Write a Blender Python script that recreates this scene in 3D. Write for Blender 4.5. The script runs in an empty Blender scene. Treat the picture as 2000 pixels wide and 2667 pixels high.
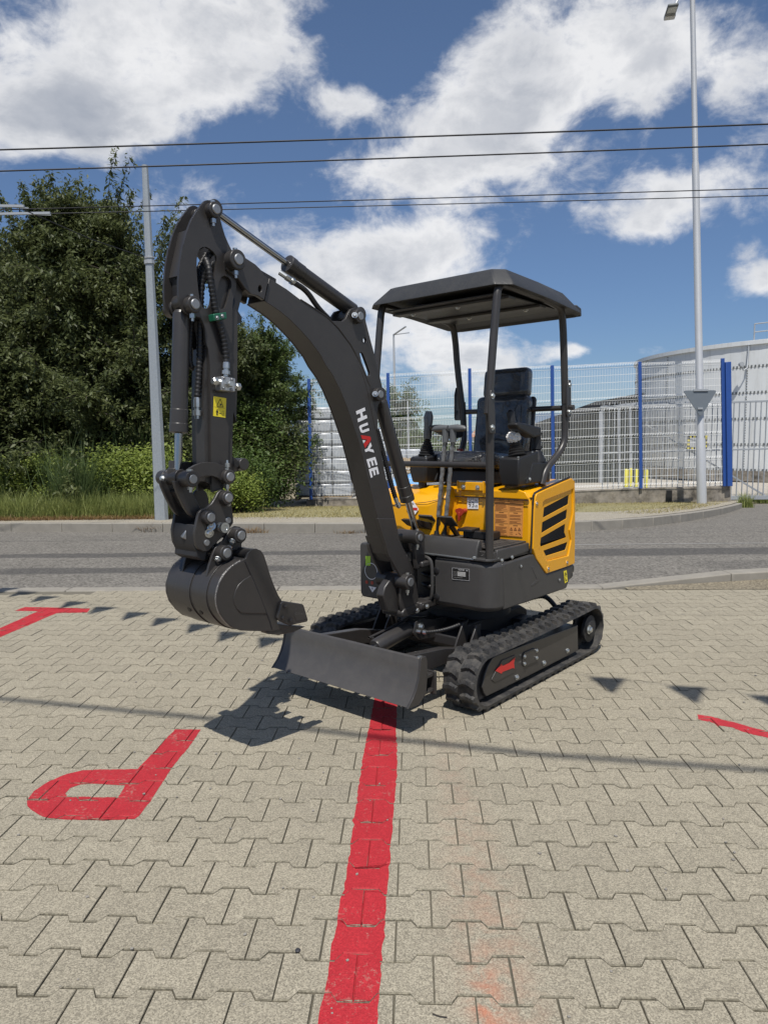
import bpy, math, random
import numpy as np
from mathutils import Vector, Matrix
from mathutils.geometry import tessellate_polygon
random.seed(7); rng = np.random.default_rng(7)
R = math.radians
scene = bpy.context.scene
COL = scene.collection

# ---------------------------------------------------------------- camera
cd = bpy.data.cameras.new('camera'); cam = bpy.data.objects.new('camera', cd); COL.objects.link(cam)
cam.location = (0, 0, 1.368)
PITCH, ROLL = 0.1, -0.0115
cam.rotation_euler = (Matrix.Rotation(math.pi/2 - PITCH, 3, 'X') @ Matrix.Rotation(ROLL, 3, 'Z')).to_euler()
cd.sensor_fit = 'VERTICAL'; cd.sensor_height = 36.0
cd.lens = 36.0 * 1849.0 / 2667.0
cd.clip_end = 6000; cd.clip_start = 0.05
scene.camera = cam
scene.render.resolution_x = 767; scene.render.resolution_y = 1024

# ---------------------------------------------------------------- light
SUN_EL = R(63.0); SDIR = Vector((0.10, 0.995, 0)).normalized()      # horizontal direction the shadows run in
SHADOW = Vector((SDIR.x*math.cos(SUN_EL), SDIR.y*math.cos(SUN_EL), -math.sin(SUN_EL)))
sl = bpy.data.lights.new('sun', 'SUN'); so = bpy.data.objects.new('sun', sl); COL.objects.link(so)
sl.energy = 4.8; sl.angle = R(0.53); sl.color = (1.0, 0.955, 0.885)
so.rotation_euler = SHADOW.to_track_quat('-Z', 'Y').to_euler(); so.location = (0, -5, 20)

vs = scene.view_settings
vs.view_transform = 'Standard'; vs.look = 'None'; vs.gamma = 1; vs.use_curve_mapping = False
vs.exposure = 0.0

w = bpy.data.worlds.new('World'); scene.world = w; w.use_nodes = True
nt = w.node_tree; N = nt.nodes; L = nt.links
for n in list(N): N.remove(n)
def nd(tree, t, **k):
    n = tree.nodes.new(t)
    for a, b in k.items(): setattr(n, a, b)
    return n
def lk(tree, a, b): tree.links.new(a, b)
def mth(tree, op, a, b=None, c=None, clamp=False):
    n = tree.nodes.new('ShaderNodeMath'); n.operation = op; n.use_clamp = clamp
    for i, v in enumerate((a, b, c)):
        if v is None: continue
        if isinstance(v, (int, float)): n.inputs[i].default_value = v
        else: tree.links.new(v, n.inputs[i])
    return n.outputs[0]
out = nd(nt, 'ShaderNodeOutputWorld'); bg = nd(nt, 'ShaderNodeBackground')
sky = nd(nt, 'ShaderNodeTexSky', sky_type='NISHITA'); sky.sun_disc = False
sky.sun_elevation = SUN_EL; sky.sun_rotation = math.atan2(-SDIR.x, -SDIR.y); sky.altitude = 300; sky.air_density = 1.15; sky.dust_density = 0.1; sky.ozone_density = 1.6
bg.inputs['Strength'].default_value = 0.080
tc = nd(nt, 'ShaderNodeTexCoord'); sp = nd(nt, 'ShaderNodeSeparateXYZ'); lk(nt, tc.outputs['Generated'], sp.inputs[0])
dx, dy, dz = sp.outputs
yy = mth(nt, 'MAXIMUM', dy, 0.12)
u = mth(nt, 'DIVIDE', dx, yy); v = mth(nt, 'DIVIDE', dz, yy)
# fractal noise on the sky direction, squeezed so that clouds lie flatter near the horizon
zc = mth(nt, 'MULTIPLY', dz, 1.5)
cv = nd(nt, 'ShaderNodeCombineXYZ'); lk(nt, dx, cv.inputs[0]); lk(nt, dy, cv.inputs[1]); lk(nt, zc, cv.inputs[2])
def noise(tree, vec, scale, detail=6, rough=0.55, dist=0.0, off=(0,0,0)):
    mp = tree.nodes.new('ShaderNodeMapping'); mp.inputs['Location'].default_value = off
    tree.links.new(vec, mp.inputs[0])
    n = tree.nodes.new('ShaderNodeTexNoise'); n.inputs['Scale'].default_value = scale
    n.inputs['Detail'].default_value = detail; n.inputs['Roughness'].default_value = rough; n.inputs['Distortion'].default_value = dist
    tree.links.new(mp.outputs[0], n.inputs['Vector']); return n.outputs['Fac']
n1 = noise(nt, cv.outputs[0], 5.0, 10, 0.6, 0.25)
n2 = noise(nt, cv.outputs[0], 2.1, 4, 0.5, 0.0, (3.1, 1.7, 5.2))
n3 = noise(nt, cv.outputs[0], 17.0, 6, 0.62, 0.4, (1, 2, 3))
dens = mth(nt, 'ADD', mth(nt, 'MULTIPLY', mth(nt, 'SUBTRACT', n1, 0.5), 3.4), mth(nt, 'MULTIPLY', mth(nt, 'SUBTRACT', n3, 0.5), 1.35))
# where the cloud banks of this sky stand: centre (u, v), half widths, weight
BANKS = [(-0.36,0.526,0.211,0.103,1.6),(-0.186,0.528,0.092,0.065,0.5),(-0.446,0.444,0.157,0.049,1),(-0.34,0.413,0.081,0.027,0.45),(-0.037,0.453,0.041,0.021,0.85),(-0.1,0.508,0.038,0.032,0.25),(0.323,0.523,0.195,0.1,1.12),(0.468,0.478,0.108,0.059,0.5),(0.145,0.447,0.081,0.07,0.95),(0.212,0.417,0.119,0.038,0.6),(0.005,0.36,0.157,0.037,1.15),(0.135,0.384,0.087,0.041,0.5),(0.03,0.259,0.146,0.054,1.15),(-0.075,0.225,0.124,0.043,0.75),(-0.266,0.328,0.087,0.049,0.95),(-0.205,0.267,0.054,0.032,0.65),(0.411,0.326,0.103,0.042,1.35),(0.365,0.281,0.049,0.024,0.6),(0.522,0.221,0.065,0.038,1.5),(0.157,0.114,0.081,0.023,1),(0.263,0.124,0.032,0.012,1.05),(0.003,0.147,0.141,0.054,0.75),(0.396,0.124,0.059,0.022,0.8),(0.178,0.071,0.135,0.022,0.6),(0.072,0.182,0.119,0.032,0.5),(-0.029,0.493,0.049,0.059,-0.5),(0.038,0.531,0.038,0.059,-0.5),(-0.016,0.311,0.065,0.012,-0.2),(0.267,0.201,0.087,0.07,-0.6),(0.336,0.416,0.108,0.032,-0.6),(0.074,0.55,0.043,0.043,-0.4),(0.412,0.464,0.032,0.032,-0.5),(-0.15,0.377,0.108,0.027,-0.55),(0.48,0.146,0.087,0.032,-0.4),(-0.451,0.36,0.108,0.032,-0.4)]
acc = None
for (cu, cvv, su, sv, wt) in BANKS:
    a = mth(nt, 'DIVIDE', mth(nt, 'SUBTRACT', u, cu), su); b = mth(nt, 'DIVIDE', mth(nt, 'SUBTRACT', v, cvv), sv)
    r2 = mth(nt, 'ADD', mth(nt, 'MULTIPLY', a, a), mth(nt, 'MULTIPLY', b, b))
    g = mth(nt, 'MULTIPLY', mth(nt, 'EXPONENT', mth(nt, 'MULTIPLY', r2, -0.9)), wt)
    acc = g if acc is None else mth(nt, 'ADD', acc, g)
front = mth(nt, 'MULTIPLY', mth(nt, 'SUBTRACT', dy, 0.25), 4.0, clamp=True)
bank = mth(nt, 'ADD', mth(nt, 'MULTIPLY', mth(nt, 'SUBTRACT', acc, 0.60), front),
           mth(nt, 'MULTIPLY', mth(nt, 'SUBTRACT', 1.0, front), mth(nt, 'MULTIPLY', mth(nt, 'SUBTRACT', n2, 0.52), 5.0)))
d = mth(nt, 'ADD', dens, bank)
mask = nd(nt, 'ShaderNodeMapRange', interpolation_type='SMOOTHSTEP'); lk(nt, d, mask.inputs[0]); mask.inputs[1].default_value = -0.18; mask.inputs[2].default_value = 0.62
core = nd(nt, 'ShaderNodeMapRange', interpolation_type='SMOOTHSTEP'); lk(nt, d, core.inputs[0]); core.inputs[1].default_value = 0.35; core.inputs[2].default_value = 1.25
cc = nd(nt, 'ShaderNodeMixRGB'); cc.inputs[1].default_value = (11.2, 11.2, 11.3, 1); cc.inputs[2].default_value = (4.9, 5.3, 6.1, 1)
sh = mth(nt, 'MULTIPLY', mth(nt, 'ADD', mth(nt, 'MULTIPLY', core.outputs[0], 0.55), mth(nt, 'MULTIPLY', mth(nt, 'SUBTRACT', noise(nt, cv.outputs[0], 7.5, 6, 0.55, 0.2, (0, 0, .06)), 0.45), 1.7)), 1.0, clamp=True)
lk(nt, sh, cc.inputs[0])
# sky colour: a deeper, slightly greyer blue than the raw model
hs = nd(nt, 'ShaderNodeHueSaturation'); lk(nt, sky.outputs[0], hs.inputs['Color']); hs.inputs['Saturation'].default_value = 0.93; hs.inputs['Value'].default_value = 1.0
tg = nd(nt, 'ShaderNodeMixRGB'); lk(nt, mth(nt, 'MULTIPLY', dz, 2.2, clamp=True), tg.inputs[0]); tg.inputs[1].default_value = (.50, .66, .96, 1); tg.inputs[2].default_value = (.80, .92, 1.10, 1)
tn = nd(nt, 'ShaderNodeMixRGB', blend_type='MULTIPLY'); tn.inputs[0].default_value = 1; lk(nt, hs.outputs[0], tn.inputs[1]); lk(nt, tg.outputs[0], tn.inputs[2])
mx = nd(nt, 'ShaderNodeMixRGB'); lk(nt, mth(nt, 'MULTIPLY', mask.outputs[0], 0.93), mx.inputs[0]); lk(nt, tn.outputs[0], mx.inputs[1]); lk(nt, cc.outputs[0], mx.inputs[2])
lk(nt, mx.outputs[0], bg.inputs['Color']); lk(nt, bg.outputs[0], out.inputs[0])

# ---------------------------------------------------------------- materials
MATS = {}
def mat(name, col, rough=0.5, metal=0.0, var=0.12, vscale=6.0, bump=0.0, bscale=200.0, dust=0.0, spec=0.5, coat=0.0, fine=0.0, fscale=300.0, contrast=1.0):
    """principled material: base colour varied by noise, optional fine relief and dust"""
    if name in MATS: return MATS[name]
    m = bpy.data.materials.new(name); m.use_nodes = True; t = m.node_tree
    b = t.nodes['Principled BSDF']
    g = t.nodes.new('ShaderNodeNewGeometry').outputs['Position']
    c = t.nodes.new('ShaderNodeMixRGB'); c.blend_type = 'MULTIPLY'; c.inputs[0].default_value = 1.0
    c.inputs[1].default_value = (*col, 1)
    f = noise(t, g, vscale, 7, 0.65)
    if contrast != 1: f = mth(t, 'ADD', mth(t, 'MULTIPLY', mth(t, 'SUBTRACT', f, .5), contrast), .5, clamp=True)
    val = mth(t, 'ADD', 1.0 - var, mth(t, 'MULTIPLY', f, 2*var))
    if fine > 0:
        ff = noise(t, g, fscale, 3, 0.7)
        val = mth(t, 'MULTIPLY', val, mth(t, 'ADD', 1 - fine, mth(t, 'MULTIPLY', ff, 2*fine)))
    cb = t.nodes.new('ShaderNodeCombineXYZ')
    for i in range(3): t.links.new(val, cb.inputs[i])
    t.links.new(cb.outputs[0], c.inputs[2])
    last = c.outputs[0]
    if dust > 0:
        dn = noise(t, g, 14.0 if dust < .7 else 3.4, 8, 0.7, 0.3, (4, 4, 4))
        mr = t.nodes.new('ShaderNodeMapRange'); t.links.new(dn, mr.inputs[0]); mr.inputs[1].default_value = .42; mr.inputs[2].default_value = .75; mr.inputs[4].default_value = dust
        dm = t.nodes.new('ShaderNodeMixRGB'); t.links.new(mr.outputs[0], dm.inputs[0]); t.links.new(last, dm.inputs[1]); dm.inputs[2].default_value = (.22, .2, .17, 1) if dust < .7 else (.36, .33, .29, 1)
        last = dm.outputs[0]
    t.links.new(last, b.inputs['Base Color'])
    b.inputs['Roughness'].default_value = rough; b.inputs['Metallic'].default_value = metal
    b.inputs['Specular IOR Level'].default_value = spec; b.inputs['Coat Weight'].default_value = coat; b.inputs['Coat Roughness'].default_value = .1
    rv = mth(t, 'ADD', rough - .06, mth(t, 'MULTIPLY', noise(t, g, 9.0, 4, .6, 0, (7, 1, 2)), .12)); t.links.new(rv, b.inputs['Roughness'])
    if bump > 0:
        bn = t.nodes.new('ShaderNodeBump'); bn.inputs['Distance'].default_value = 0.004; bn.inputs['Strength'].default_value = bump
        t.links.new(noise(t, g, bscale, 4, .6), bn.inputs['Height']); t.links.new(bn.outputs[0], b.inputs['Normal'])
    MATS[name] = m; return m
CH   = mat('charcoal_paint', (.034, .0315, .0305), .36, 0, .10, 5, .05, 500, .035)
CHP  = mat('charcoal_plastic_cover', (.045, .0435, .043), .46, 0, .10, 4, .10, 420, .05)
ROOF = mat('black_roof_plastic', (.030, .031, .032), .5, 0, .12, 8, .5, 60, .06)
YEL  = mat('yellow_paint', (.74, .345, .004), .26, 0, .05, 3, .02, 400, .0, .5, .25)
BLK  = mat('black_plastic', (.012, .012, .013), .45, 0, .15, 8, .15, 600, .03)
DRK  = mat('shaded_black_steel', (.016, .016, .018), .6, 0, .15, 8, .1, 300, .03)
RUB  = mat('track_rubber', (.022, .022, .023), .66, 0, .3, 12, .6, 260, .42)
HOSE = mat('hose_rubber', (.012, .012, .013), .5, 0, .1, 20)
ZNC  = mat('zinc_plated_steel', (.50, .52, .52), .32, .9, .12, 60)
PIN  = mat('pin_steel', (.30, .31, .32), .42, .8, .12, 80)
CHR  = mat('chrome_rod', (.34, .35, .37), .18, 1.0, .05, 10)
WHT  = mat('white_print', (.78, .78, .80), .4, 0, .03, 5)
RED  = mat('red_print', (.55, .02, .018), .4, 0, .05, 5)
REDP = mat('red_plastic', (.35, .035, .02), .4, 0, .1, 9)
SYEL = mat('yellow_sticker', (.80, .66, .03), .4, 0, .03, 5)
ORST = mat('orange_label_paper', (.74, .33, .08), .45, 0, .05, 5)
BRWN = mat('brown_print', (.16, .05, .02), .5, 0, .05, 5)
BLKP = mat('black_print', (.012, .012, .012), .5, 0, .05, 5)
GRNC = mat('green_plastic_clamp', (.008, .10, .055), .4, 0, .1, 9)
LIME = mat('lime_sticker', (.35, .62, .04), .4, 0, .05, 5)
GRIP = mat('grey_plastic_grip', (.10, .105, .11), .5, 0, .1, 9)
BLUE = mat('blue_post_paint', (.022, .075, .29), .45, 0, .12, 5, .05, 200, .03)
GALV = mat('galvanised_mast_steel', (.34, .37, .39), .48, .35, .22, 30, .05, 200)
ALU  = mat('aluminium_paint', (.50, .51, .52), .42, .30, .06, 2)
WIRE = mat('white_wire_coating', (.82, .83, .82), .45, 0, .05, 5)
GGAT = mat('galvanised_gate_bars', (.38, .40, .42), .5, .3, .15, 9)
CONC = mat('weathered_concrete', (.175, .155, .125), .9, 0, .6, 2.6, .9, 30, .8, contrast=4.0)
KERB = mat('kerb_concrete', (.25, .232, .198), .9, 0, .30, 6, .5, 120, .2, .5, 0, .15, 220)
BARK = mat('bark', (.045, .036, .028), .9, 0, .3, 12, .6, 60)

# ---------------------------------------------------------------- mesh helpers
class MB:
    def __init__(s): s.v = []; s.f = []
    def add(s, vs, fs):
        o = len(s.v); s.v += [tuple(p) for p in vs]; s.f += [tuple(i+o for i in f) for f in fs]
    def box(s, x0, x1, y0, y1, z0, z1):
        s.add([(x0,y0,z0),(x1,y0,z0),(x1,y1,z0),(x0,y1,z0),(x0,y0,z1),(x1,y0,z1),(x1,y1,z1),(x0,y1,z1)],
              [(0,3,2,1),(4,5,6,7),(0,1,5,4),(1,2,6,5),(2,3,7,6),(3,0,4,7)]); return s
    def obox(s, c, ax, hs):
        """oriented box: centre, three axes, half sizes"""
        c = Vector(c); a = [Vector(q).normalized()*h for q, h in zip(ax, hs)]
        vs = [c + a[0]*i + a[1]*j + a[2]*k for k in (-1,1) for j in (-1,1) for i in (-1,1)]
        s.add(vs, [(0,2,3,1),(4,5,7,6),(0,1,5,4),(1,3,7,5),(3,2,6,7),(2,0,4,6)]); return s
    def bar(s, p, q, w, h=None, up=(0,0,1)):
        """square bar between two points"""
        p = Vector(p); q = Vector(q); d = q-p; h = w if h is None else h
        u = Vector(up)
        if abs(d.normalized().dot(u)) > .98: u = Vector((1,0,0))
        sd = d.cross(u).normalized(); u2 = sd.cross(d).normalized()
        return s.obox((p+q)/2, (d, sd, u2), (d.length/2, w/2, h/2))
    def prism(s, poly, y0, y1, plane='xz', holes=()):
        """extrude a 2-D outline (a,b) along the third axis"""
        def P(a, b, c): return (a, c, b) if plane == 'xz' else ((c, a, b) if plane == 'yz' else (a, b, c))
        rings = [list(poly)] + [list(h_) for h_ in holes]
        flat = [p for r in rings for p in r]
        n = len(flat); o = len(s.v)
        s.v += [P(a, b, y0) for a, b in flat] + [P(a, b, y1) for a, b in flat]
        if holes or len(poly) > 4:
            tris = tessellate_polygon([[Vector((a, b, 0)) for a, b in r] for r in rings])
        else: tris = [tuple(range(len(poly)))]
        for t in tris:
            s.f.append(tuple(o+i for i in t)); s.f.append(tuple(o+n+i for i in reversed(t)))
        k = 0
        for r in rings:
            m = len(r)
            for i in range(m):
                j = (i+1) % m
                s.f.append((o+k+i, o+k+j, o+n+k+j, o+n+k+i))
            k += m
        return s
    def tube(s, pts, r, n=12, caps=True, rfun=None):
        pts = [Vector(p) for p in pts]; m = len(pts); o = len(s.v)
        prev = None
        for i, p in enumerate(pts):
            d = (pts[min(i+1, m-1)] - pts[max(i-1, 0)]).normalized()
            if prev is None:
                u = Vector((0,0,1)) if abs(d.z) < .9 else Vector((1,0,0))
                a = d.cross(u).normalized()
            else:
                a = (prev - d*prev.dot(d)).normalized()
            prev = a; b = d.cross(a)
            rr = r[i] if isinstance(r, (list, tuple)) else r
            if rfun: rr = rr*rfun(i)
            for k in range(n):
                t = 2*math.pi*k/n; s.v.append(tuple(p + a*math.cos(t)*rr + b*math.sin(t)*rr))
        for i in range(m-1):
            for k in range(n):
                k2 = (k+1) % n
                s.f.append((o+i*n+k, o+i*n+k2, o+(i+1)*n+k2, o+(i+1)*n+k))
        if caps:
            s.f.append(tuple(o+k for k in reversed(range(n)))); s.f.append(tuple(o+(m-1)*n+k for k in range(n)))
        return s
    def cyl(s, p, q, r, n=20): return s.tube([p, q], r, n)
    def lathe(s, p, q, prof, n=20):
        """prof: (t along p->q in metres, radius)"""
        p = Vector(p); d = (Vector(q)-p).normalized()
        return s.tube_d([p + d*t for t, _ in prof], [r_ for _, r_ in prof], d, n)
    def tube_d(s, pts, rs, d, n):
        u = Vector((0,0,1)) if abs(d.z) < .9 else Vector((1,0,0)); a = d.cross(u).normalized(); b = d.cross(a); o = len(s.v); m = len(pts)
        for p, rr in zip(pts, rs):
            for k in range(n):
                t = 2*math.pi*k/n; s.v.append(tuple(p + a*math.cos(t)*rr + b*math.sin(t)*rr))
        for i in range(m-1):
            for k in range(n):
                k2 = (k+1) % n; s.f.append((o+i*n+k, o+i*n+k2, o+(i+1)*n+k2, o+(i+1)*n+k))
        s.f.append(tuple(o+k for k in reversed(range(n)))); s.f.append(tuple(o+(m-1)*n+k for k in range(n)))
        return s
    def build(s, name, m, parent=None, bevel=0.0, seg=2, smooth=True, angle=35):
        me = bpy.data.meshes.new(name); me.from_pydata(s.v, [], s.f); me.materials.append(m)
        fix = bmesh_fix(me)
        if smooth:
            me.polygons.foreach_set('use_smooth', [True]*len(me.polygons)); me.set_sharp_from_angle(angle=R(angle))
        o = bpy.data.objects.new(name, me); COL.objects.link(o)
        if parent: o.parent = parent
        if bevel > 0:
            b = o.modifiers.new('bevel', 'BEVEL'); b.width = bevel; b.segments = seg; b.limit_method = 'ANGLE'; b.angle_limit = R(28); b.harden_normals = False
        return o
import bmesh
def bmesh_fix(me):
    if len(me.polygons) > 20000: return
    bm = bmesh.new(); bm.from_mesh(me); bmesh.ops.recalc_face_normals(bm, faces=bm.faces)
    bmesh.ops.dissolve_limit(bm, angle_limit=0.001, verts=bm.verts, edges=bm.edges) if len(bm.faces) < 400 else None
    bm.to_mesh(me); bm.free()
def tag(o, label=None, cat=None, group=None, kind=None):
    if label: o['label'] = label
    if cat: o['category'] = cat
    if group: o['group'] = group
    if kind: o['kind'] = kind
    return o
def empty(name, loc=(0,0,0), rz=0.0):
    o = bpy.data.objects.new(name, None); o.empty_display_size = .2; o.location = loc; o.rotation_euler = (0,0,rz); COL.objects.link(o); return o
def npmesh(name, V, F, m, parent=None, smooth=False):
    """fast mesh from numpy arrays, F of equal-sided faces"""
    me = bpy.data.meshes.new(name); V = np.asarray(V, np.float32); F = np.asarray(F, np.int32); k = F.shape[1]
    me.vertices.add(len(V)); me.vertices.foreach_set('co', V.ravel())
    me.loops.add(F.size); me.loops.foreach_set('vertex_index', F.ravel())
    me.polygons.add(len(F)); me.polygons.foreach_set('loop_start', np.arange(0, F.size, k, dtype=np.int32))
    me.update(calc_edges=True); me.materials.append(m)
    if smooth: me.polygons.foreach_set('use_smooth', [True]*len(F))
    o = bpy.data.objects.new(name, me); COL.objects.link(o)
    if parent: o.parent = parent
    return o
def circ(cx, cy, r, a0=0, a1=360, n=16, rx=None):
    rx = rx or r
    return [(cx + rx*math.cos(R(a0+(a1-a0)*i/(n if a1-a0 < 360 else n))), cy + r*math.sin(R(a0+(a1-a0)*i/n))) for i in range(n + (1 if a1-a0 < 360 else 0))]
def smooth_poly(P, it=1, closed=True):
    for _ in range(it):
        Q = []; n = len(P)
        rngi = range(n) if closed else range(n-1)
        if not closed: Q.append(P[0])
        for i in rngi:
            a = P[i]; b = P[(i+1) % n]
            Q.append(tuple(a[k]*.75+b[k]*.25 for k in range(len(a)))); Q.append(tuple(a[k]*.25+b[k]*.75 for k in range(len(a))))
        if not closed: Q.append(P[-1])
        P = Q
    return P

# ================================================================ THE YARD PAVEMENT
def ground_mat(name, base, var, speck, sscale, rough=.95, stain=0.0, tint=None, wear=0.0):
    m = bpy.data.materials.new(name); m.use_nodes = True; t = m.node_tree; b = t.nodes['Principled BSDF']
    g = t.nodes.new('ShaderNodeNewGeometry').outputs['Position']
    n_big = noise(t, g, .9, 6, .6); n_mid = noise(t, g, 9, 5, .65, 0, (5,5,5)); n_fine = noise(t, g, sscale, 2, .8)
    vo = t.nodes.new('ShaderNodeTexVoronoi'); vo.inputs['Scale'].default_value = sscale*.9; t.links.new(g, vo.inputs['Vector'])
    sp_ = t.nodes.new('ShaderNodeSeparateXYZ'); t.links.new(vo.outputs['Color'], sp_.inputs[0])
    val = mth(t, 'ADD', 1-var, mth(t, 'MULTIPLY', n_big, 2*var))
    val = mth(t, 'MULTIPLY', val, mth(t, 'ADD', .88, mth(t, 'MULTIPLY', n_mid, .24)))
    val = mth(t, 'MULTIPLY', val, mth(t, 'ADD', 1-speck, mth(t, 'MULTIPLY', mth(t, 'ADD', mth(t, 'MULTIPLY', n_fine, .9), mth(t, 'MULTIPLY', sp_.outputs[0], 1.1)), speck)))
    oi = t.nodes.new('ShaderNodeObjectInfo'); at_ = t.nodes.new('ShaderNodeAttribute'); at_.attribute_name = 'tone'
    isf = mth(t, 'GREATER_THAN', at_.outputs['Fac'], .5)
    tone = mth(t, 'ADD', mth(t, 'MULTIPLY', isf, mth(t, 'SUBTRACT', at_.outputs['Fac'], 1.0)), mth(t, 'MULTIPLY', mth(t, 'SUBTRACT', 1.0, isf), oi.outputs['Random']))
    val = mth(t, 'MULTIPLY', val, mth(t, 'ADD', .95, mth(t, 'MULTIPLY', tone, .10)))
    cr = t.nodes.new('ShaderNodeMixRGB'); cr.blend_type = 'MULTIPLY'; cr.inputs[0].default_value = 1; cr.inputs[1].default_value = (*base, 1)
    cb = t.nodes.new('ShaderNodeCombineXYZ')
    for i in range(3): t.links.new(val, cb.inputs[i])
    t.links.new(cb.outputs[0], cr.inputs[2]); last = cr.outputs[0]
    if stain > 0:
        sn = noise(t, g, 2.3, 7, .72, .6, (9, 2, 1)); mr = t.nodes.new('ShaderNodeMapRange'); t.links.new(sn, mr.inputs[0]); mr.inputs[1].default_value = .58; mr.inputs[2].default_value = .78; mr.inputs[4].default_value = stain
        mm = t.nodes.new('ShaderNodeMixRGB'); t.links.new(mr.outputs[0], mm.inputs[0]); t.links.new(last, mm.inputs[1]); mm.inputs[2].default_value = (.10, .09, .085, 1); last = mm.outputs[0]
        # small dark oil spots
        vs2 = t.nodes.new('ShaderNodeTexVoronoi'); vs2.inputs['Scale'].default_value = 1.15; t.links.new(g, vs2.inputs['Vector'])
        dd = mth(t, 'ADD', vs2.outputs['Distance'], mth(t, 'MULTIPLY', n_mid, .10))
        mr2 = t.nodes.new('ShaderNodeMapRange'); t.links.new(dd, mr2.inputs[0]); mr2.inputs[1].default_value = .085; mr2.inputs[2].default_value = .06; mr2.inputs[3].default_value = 0; mr2.inputs[4].default_value = .75
        mm2 = t.nodes.new('ShaderNodeMixRGB'); t.links.new(mr2.outputs[0], mm2.inputs[0]); t.links.new(last, mm2.inputs[1]); mm2.inputs[2].default_value = (.06, .055, .06, 1); last = mm2.outputs[0]
    if wear > 0:      # paint rubbed off down to the concrete in small flecks
        wn = mth(t, 'ADD', mth(t, 'MULTIPLY', noise(t, g, 75, 3, .75, 0, (6, 6, 6)), .55), mth(t, 'MULTIPLY', noise(t, g, 7, 5, .7, .5, (1, 6, 2)), .45)); mr = t.nodes.new('ShaderNodeMapRange'); t.links.new(wn, mr.inputs[0]); mr.inputs[1].default_value = .56; mr.inputs[2].default_value = .64; mr.inputs[4].default_value = wear
        mm = t.nodes.new('ShaderNodeMixRGB'); t.links.new(mr.outputs[0], mm.inputs[0]); t.links.new(last, mm.inputs[1]); mm.inputs[2].default_value = (.36, .25, .20, 1); last = mm.outputs[0]
    if tint:
        for (x0, y0, sx, sy, col, k) in tint:      # old paint residue: a worn reddish streak with a shape of its own
            s3 = t.nodes.new('ShaderNodeSeparateXYZ'); t.links.new(g, s3.inputs[0])
            a = mth(t, 'DIVIDE', mth(t, 'SUBTRACT', s3.outputs[0], x0), sx); c_ = mth(t, 'DIVIDE', mth(t, 'SUBTRACT', s3.outputs[1], y0), sy)
            e = mth(t, 'EXPONENT', mth(t, 'MULTIPLY', mth(t, 'ADD', mth(t, 'MULTIPLY', a, a), mth(t, 'MULTIPLY', c_, c_)), -1.0))
            nn = noise(t, g, 16, 6, .7, .4, (2, 8, 3)); mr = t.nodes.new('ShaderNodeMapRange'); t.links.new(nn, mr.inputs[0]); mr.inputs[1].default_value = .38; mr.inputs[2].default_value = .68
            mm = t.nodes.new('ShaderNodeMixRGB'); t.links.new(mth(t, 'MULTIPLY', mth(t, 'MULTIPLY', e, mr.outputs[0]), k), mm.inputs[0]); t.links.new(last, mm.inputs[1]); mm.inputs[2].default_value = (*col, 1); last = mm.outputs[0]
    t.links.new(last, b.inputs['Base Color']); b.inputs['Roughness'].default_value = rough; b.inputs['Specular IOR Level'].default_value = .25
    bn = t.nodes.new('ShaderNodeBump'); bn.inputs['Distance'].default_value = .0016; bn.inputs['Strength'].default_value = .8
    t.links.new(mth(t, 'ADD', n_fine, sp_.outputs[0]), bn.inputs['Height']); t.links.new(bn.outputs[0], b.inputs['Normal'])
    return m
PAVE = ground_mat('concrete_paver', (.304, .274, .209), .10, .66, 320, stain=.30,
                  tint=[(.28, 1.62, .10, .75, (.44, .19, .11), .34), (.235, 1.60, .035, .10, (.56, .15, .07), .75), (.27, 2.6, .08, .8, (.42, .24, .17), .22)])
SAND = mat('joint_sand', (.135, .122, .092), .95, 0, .35, 30, .5, 300)
ASPH = ground_mat('asphalt', (.168, .157, .138), .16, .85, 55, stain=.0)

YAW, GX0, GY0, ROWP, COLP = 0.0406, -0.8857, 1.728, 0.1372, 0.2
ca, sa = math.cos(YAW), math.sin(YAW)
def grid(gx, gy): return (GX0 + gx*ca + gy*sa, GY0 - gx*sa + gy*ca)
JX, J = .0015, .0027
OUT = [(-.1+JX, -.083+J), (-.058, -.083+J), (-.040, -.0545+J), (.040, -.0545+J), (.058, -.083+J), (.1-JX, -.083+J),
       (.1-JX, .083-J), (.058, .083-J), (.040, .0545-J), (-.040, .0545-J), (-.058, .083-J), (-.1+JX, .083-J)]
PJN = ground_mat('mossy_paver_edge', (.205, .186, .140), .35, .6, 200)
def inset(P, k):
    Q = []
    for x, y in P:
        sx = k*.5 if abs(x) > .09 else k*.35
        Q.append((x - math.copysign(sx, x), y - math.copysign(k, y)))
    return Q
INN = inset(OUT, .0030)
def block_geo(rough_seed):
    r = random.Random(rough_seed)
    vs = [(x + r.uniform(-.0006, .0006), y + r.uniform(-.0006, .0006), 0) for x, y in INN]
    vs += [(x, y, -.0030) for x, y in OUT] + [(x, y, -.03) for x, y in OUT]
    fs = [tuple(range(12))]
    for a, b in ((0, 12), (12, 24)):
        for i in range(12): fs.append((a+i, b+i, b+(i+1) % 12, a+(i+1) % 12))
    return vs, fs
YK0, YKS = 6.47, -.028                     # near edge of the flush kerb strip: Y = YK0 + YKS*X
blocks = []
for r_ in range(-9, 40):
    for c_ in range(-40, 46):
        gx = (c_ + (.5 if r_ % 2 else 0)) * COLP + .1 - (.2 if False else 0)
        if r_ % 2: gx -= .2*0
        x, y = grid(gx - (.1 if r_ % 2 == 0 else .1)*0, r_*ROWP)
        if y > YK0 + YKS*x - .075 or y < .6: continue
        if abs(x) > .60*y + 1.9: continue
        blocks.append((x, y, r_, c_))
pav = MB(); pav.add([(-12, -4, -.009), (12, -4, -.009), (12, YK0-YKS*-12-.0, -.009), (-12, YK0+YKS*-12, -.009)], [(0, 1, 2, 3)])
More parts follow.
